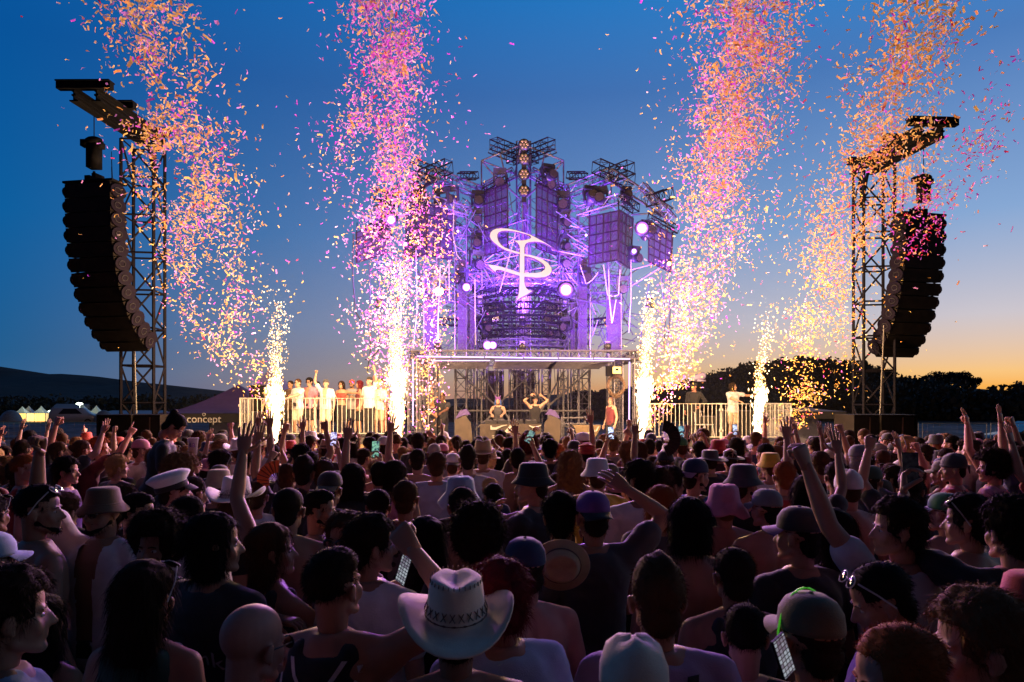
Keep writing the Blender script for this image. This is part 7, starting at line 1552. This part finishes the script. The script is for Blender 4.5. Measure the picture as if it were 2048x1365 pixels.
# past three hundred: the farthest heads by the stage rail, one object
AV, AF, AM, FM = [], [], [], []; off = 0
def fm(m_):
    if m_ not in FM: FM.append(m_)
    return FM.index(m_)
keys = [k_ for k_ in TPL if k_[5] == 'stand']; tk = list(keys)
for px, d, x, H in farp:
    k_ = rc.choices(tk, [14 if (q[0] == D and q[1] == D and abs(q[2]) < 50) else .6 for q in tk])[0]; t_ = TPL[k_]; s_ = H/(1.715 if t_['fem'] else 1.745)
    M = Matrix.Translation((x, d, 0)) @ Matrix.Rotation(R(rc.uniform(-25, 25)), 4, 'Z') @ Matrix.Scale(s_, 4)
    hs = rc.choice(('long', 'wavy', 'ponytail', 'bun')) if t_['fem'] else rc.choice(('short', 'short', 'fade', 'mop', 'buzz', 'curly')); parts = [(t_['body'], .10, SKINS[rc.choice((0, 1, 1, 2, 4))], None)]
    if rc.random() < .25: 
        parts.append((hat_geo(rc.choice(('cap', 'backward_cap', 'bucket_hat'))), 1.0, cmat(rc.choice(('black', 'white', 'navy', 'beige', 'red', 'charcoal', 'pink'))), t_['head'])); hs = 'under'
    parts.append((hair_geo(hs), .22, HC[rc.choice(('black', 'dark', 'dark', 'brown', 'light'))], t_['head']))
    kind = rc.choice(('t_shirt', 't_shirt', 'tank_top', None))
    if kind: parts.append((clothing(t_, kind), .15, cmat(rc.choice(('black', 'black', 'charcoal', 'white', 'navy', 'grey', 'maroon', 'light blue', 'red'))), None))
    parts.append((clothing(t_, 'shorts'), .1, cmat('black'), None))
    for me, ra, mt, Mh in parts:
        v, f = low(me, ra); MM = np.array(M @ Mh if Mh else M); AV.append(v @ MM[:3, :3].T+MM[:3, 3]); AF.append(np.where(f >= 0, f+off, -1)); AM.append(np.full(len(f), fm(mt))); off += len(v)
if AV:
    mb = MB(); mb.v = [tuple(q) for q in np.concatenate(AV).tolist()]; mb.f = [tuple(i for i in q if i >= 0) for q in np.concatenate(AF).tolist()]; mb.m = np.concatenate(AM).tolist()
    tag(mb.build('crowd', FM, None, True), 'densely packed farthest rows of the crowd along the stage front', 'crowd', kind='stuff')
for o in list(bpy.data.objects):
    if o.name.startswith('person') and o.parent is None and o.location.y < 14 and 'group' not in o: o['group'] = 'people in the festival crowd'
# ------------------------------------------------------------------ spark fountains
SPK = emat('spark_hot', (1.0, .50, .15), 2.4); SPW = emat('spark_white', (1.0, .74, .38), 5)
def octa(c, r):                                      # streak shaped sparks as 4 quads
    c = np.asarray(c); n = len(c); return c
def fountain(px, ybase, ytop, d, lean, n, dens, label, spread=1.0, zb=.9, power=1500):
    base = P(px, ybase, d); t = empty('spark_fountain', base, 0, label, 'spark fountain', 'golden spark fountains along the stage front')
    H = (ybase-ytop)/F*d; rg = np.random.default_rng(px); 
    MB().box((0, 0, -.12), (.28, .28, .22)).build('spark_machine', BLKPL, t); MB().tube([(0, 0, -.02), (0, 0, .02)], .06, 10).build('nozzle', ALU, t)
    vs = []; fs = []; mi = []
    def spark(c, r, l, dirv, m):
        o = len(vs); dirv = dirv/np.linalg.norm(dirv); a = np.cross(dirv, (0.3, 1, .2)); a /= np.linalg.norm(a); b = np.cross(dirv, a)
        vs.extend([c+dirv*l, c+a*r, c+b*r, c-a*r, c-b*r, c-dirv*l])
        for k in range(4): fs.append((o, o+1+k, o+1+(k+1) % 4)); fs.append((o+5, o+1+(k+1) % 4, o+1+k)); mi.extend((m, m))
    for i in range(n):
        u = min(1.08, abs(rg.normal())*.40) if rg.random() < .8 else rg.random(); wd = (.045+.27*u)*spread
        if rg.random() < .06: wd *= 1.9
        c = np.array([rg.normal()*wd*.44+lean*u*H+.03*math.sin(u*9), rg.normal()*wd*.44, u*H])
        sz = rg.uniform(.006, .019)*(1.15 if u > .25 else .9); el_ = 1.0+2.6*max(0, .6-u)
        spark(c, sz, sz*el_, np.array([c[0]*.5, c[1]*.5, 1+1e-3]), 1 if rg.random() < .5 else 0)
    for i in range(int(n*.40)):                       # dense white-hot core
        u = rg.random()**1.2*.42; wd = .018+.075*u/.42
        c = np.array([rg.normal()*wd+lean*u*H, rg.normal()*wd, u*H]); sz = rg.uniform(.010, .024)
        spark(c, sz, sz*3.2, np.array([c[0]*.3, c[1]*.3, 1.0]), 1)
    mb = MB(); mb.v = [tuple(v) for v in vs]; mb.f = fs; mb.m = mi
    o = mb.build('sparks', [SPK, SPW], t); o['kind'] = 'stuff'
    for k, (u, e) in enumerate(((.3, .35), (.95, .75))):
        lamp('spark_light', 'POINT', base+Vector((lean*u*H, -.05, u*H)), (1, .59, .29), power*e*1.35, .35)
fountain(552, 893, 605, 16.5, .01, 2100, 1.5, 'golden spark fountain at the left end of the left platform', 1.0, power=1800)
fountain(797, 882, 555, 16.8, -.012, 3500, 1.35, 'tall dense spark fountain at the right end of the left platform', 1.15, power=3000)
fountain(1284, 880, 585, 16.8, .055, 3200, 1.3, 'thick spark fountain beside the right roof leg', 1.0, power=3000)
fountain(1512, 884, 628, 17.2, .08, 1150, 1.15, 'thin leaning spark fountain on the right platform front', .9, power=1250)
# ------------------------------------------------------------------ confetti
def pmat(name, c):
    m = bpy.data.materials.new(name); m.use_nodes = True; t = m.node_tree; t.nodes.remove(t.nodes['Principled BSDF'])
    d = t.nodes.new('ShaderNodeBsdfDiffuse'); d.inputs[0].default_value = tuple(c)+(1,); tr_ = t.nodes.new('ShaderNodeBsdfTranslucent'); tr_.inputs[0].default_value = tuple(min(1, x*1.0) for x in c)+(1,)
    mx = t.nodes.new('ShaderNodeMixShader'); mx.inputs[0].default_value = .5; t.links.new(d.outputs[0], mx.inputs[1]); t.links.new(tr_.outputs[0], mx.inputs[2]); t.links.new(mx.outputs[0], t.nodes['Material Output'].inputs[0]); return m
CM = [pmat('paper_yellow', (.95, .72, .18)), pmat('paper_orange', (.95, .50, .12)), pmat('paper_pink', (.85, .40, .80)), pmat('paper_magenta', (.72, .12, .80)), pmat('paper_cream', (.95, .85, .6)), pmat('paper_red', (.75, .05, .12))]
def flakes(c, rg, L_=.054, W_=.017):
    n = len(c); a = rg.normal(size=(n, 3)); a /= np.linalg.norm(a, axis=1)[:, None]; b = np.cross(a, rg.normal(size=(n, 3))); b /= np.linalg.norm(b, axis=1)[:, None]; nn = np.cross(a, b)
    l = (L_/2*rg.uniform(.8, 1.15, n))[:, None]; w = W_/2; bend = (rg.uniform(-.35, .35, n)*L_)[:, None]
    m1 = c+b*w; m2 = c-b*w; e1 = c+a*l+nn*bend; e2 = c-a*l+nn*bend
    sz_ = np.exp(rg.normal(size=n)*.16)*np.where(rg.random(n) < .03, 1.7, 1); q = np.stack([m2, m1, e1+b*w, e1-b*w, m1, m2, e2-b*w, e2+b*w], 1); q = c[:, None, :]+(q-c[:, None, :])*sz_[:, None, None]; return q.reshape(-1, 3)
def plume(keys, n, probs, label, seed):
    # keys: (py, px, half width px, distance, weight)
    rg = np.random.default_rng(seed); ks = sorted(keys); ys = np.array([k[0] for k in ks], float); wt = np.array([k[4]*k[2] for k in ks], float)
    cdf = np.concatenate([[0], np.cumsum((wt[1:]+wt[:-1])/2*np.diff(ys))]); u = rg.random(n)*cdf[-1]; py = np.interp(u, cdf, ys)
    px0 = np.interp(py, ys, [k[1] for k in ks]); hw = np.interp(py, ys, [k[2] for k in ks]); d0 = np.interp(py, ys, [k[3] for k in ks])
    off = rg.normal(size=n)*.50; off = np.where(rg.random(n) < .09, off*1.9, off)
    # clumping
    cl = np.array([noise.noise((float(a)*.013+seed, float(b)*.013, seed)) for a, b in zip(px0+off*hw, py)])
    keep = rg.random(n) < np.clip(.72+1.2*cl, .12, 1)
    px = px0+off*hw; d = d0*(1+rg.uniform(-.16, .16, n))
    c = np.stack([(px-1024)/F*d, d, CAMZ+(HOR-py)/F*d], 1)[keep]
    v = flakes(c, rg); mi = np.repeat(rg.choice(6, size=len(c), p=probs), 2)
    o = quads('confetti', v, CM, None, mi); tag(o, label, 'confetti', kind='stuff'); return o
plume([(870, 550, 6, 16.5, .3), (800, 530, 26, 16, .5), (740, 480, 60, 15, .8), (650, 440, 92, 13.5, 1.0), (550, 420, 104, 12.2, 1.1), (450, 400, 108, 11, 1.2), (350, 372, 110, 10, 1.25), (250, 350, 112, 9.2, 1.0), (150, 340, 100, 8.6, .75), (50, 300, 112, 8, .65), (-40, 280, 105, 7.6, .8)], 7600, [.46, .20, .20, .05, .07, .02], 'yellow and pink paper confetti streaming up past the left speaker tower', 1)
plume([(880, 797, 8, 16.8, .5), (780, 790, 40, 16, 1.2), (650, 775, 78, 15, 1.6), (550, 780, 84, 14, 1.6), (450, 790, 90, 13, 1.8), (350, 775, 96, 12, 2.0), (250, 750, 108, 11, 1.5), (150, 780, 76, 10, 1.7), (50, 775, 84, 9.2, 2.0), (-40, 775, 84, 8.8, 2.2)], 11000, [.14, .12, .38, .28, .07, .01], 'dense pink and orange confetti plume above the second spark fountain', 2)
plume([(860, 855, 25, 16, 1.2), (700, 860, 34, 15, 1.0), (560, 870, 40, 14, .6), (440, 875, 36, 13, .5), (360, 870, 30, 12, .3)], 1200, [.34, .2, .28, .08, .08, .02], 'confetti falling in front of the left stage leg', 5)
plume([(860, 1300, 12, 16.8, .4), (780, 1335, 42, 16, 1.0), (700, 1362, 66, 15, 1.5), (600, 1390, 80, 14, 1.6), (500, 1412, 84, 13, 1.6), (400, 1432, 90, 12, 1.7), (300, 1450, 98, 11, 1.8), (200, 1470, 100, 10.2, 1.9), (100, 1490, 106, 9.6, 1.7), (0, 1500, 112, 9, 1.7), (-40, 1505, 112, 8.8, 1.7)], 13500, [.30, .30, .22, .10, .07, .01], 'dense orange and pink confetti plume right of the stage', 3)
plume([(860, 1585, 26, 17, .5), (800, 1610, 50, 16.5, 1.2), (740, 1640, 80, 16, 1.6), (650, 1645, 76, 15, 1.5), (550, 1655, 88, 14, 1.3), (450, 1700, 108, 12.8, 1.3), (350, 1750, 118, 11.5, 1.3), (250, 1770, 118, 10, 1.0), (150, 1800, 98, 8.5, .8), (50, 1830, 100, 7.2, .7), (-40, 1840, 100, 6.6, .7)], 10500, [.46, .38, .08, .03, .03, .02], 'orange confetti plume drifting across the right speaker tower', 4)
plume([(520, 1800, 60, 12, .9), (440, 1830, 70, 12, 1.3), (360, 1900, 70, 11.5, 1.0), (280, 1950, 66, 10.5, .7), (200, 1990, 60, 9.5, .3), (100, 2030, 50, 9, .15)], 1250, [.08, .12, .16, .42, .0, .22], 'sparse magenta confetti drifting right of the right speaker array', 6)
# single strips one can point at
ones = [(1916, 567, 8, 1, 'lone orange paper strip right of the right array'), (1971, 492, 8, 4, 'lone white paper strip in the empty sky at right'), (2024, 459, 7, 2, 'tiny lone paper strip near the right edge'), (1952, 22, 5, 1, 'large orange paper flake near the top right corner'), (2030, 120, 5, 3, 'dark magenta paper flake at the right edge'), (898, 728, 12, 4, 'lone pale paper strip low beside the left roof corner'),
        (478, 100, 7, 2, 'lone pink paper strip above the first plume, at its right'), (594, 205, 8, 3, 'magenta paper strip left of the second plume'), (1322, 18, 8, 4, 'lone cream paper strip left of the third plume near the top'), (1640, 96, 7, 5, 'dark red paper flake between the third and fourth plumes'), (1609, 202, 7, 5, 'small dark red strip below the flake between the right plumes'), (344, 740, 14, 4, 'lone white speck of paper above the purple tent')]
rgo = np.random.default_rng(9)
for px, py, d, mi_, lb in ones:
    v = flakes(np.zeros((1, 3)), rgo); o = quads('paper_strip', v, CM[mi_]); o.location = P(px, py, d); tag(o, lb, 'confetti', 'single paper strips in open sky')

# ------------------------------------------------------------------ thin stage smoke drifting round the structure and the sparks
mb = MB(); mb.box((0, 21.3, 6.6), (17.4, 12.6, 13.0)); sm = bpy.data.materials.new('stage_smoke'); sm.use_nodes = True; t_ = sm.node_tree; t_.nodes.remove(t_.nodes['Principled BSDF'])
vol = t_.nodes.new('ShaderNodeVolumePrincipled'); vol.inputs['Color'].default_value = (.9, .9, .9, 1); vol.inputs['Density'].default_value = .0007; vol.inputs['Anisotropy'].default_value = .25
t_.links.new(vol.outputs[0], t_.nodes['Material Output'].inputs['Volume']); tag(mb.build('smoke', sm), 'thin smoke hanging around the stage and spark fountains', 'smoke', kind='stuff')
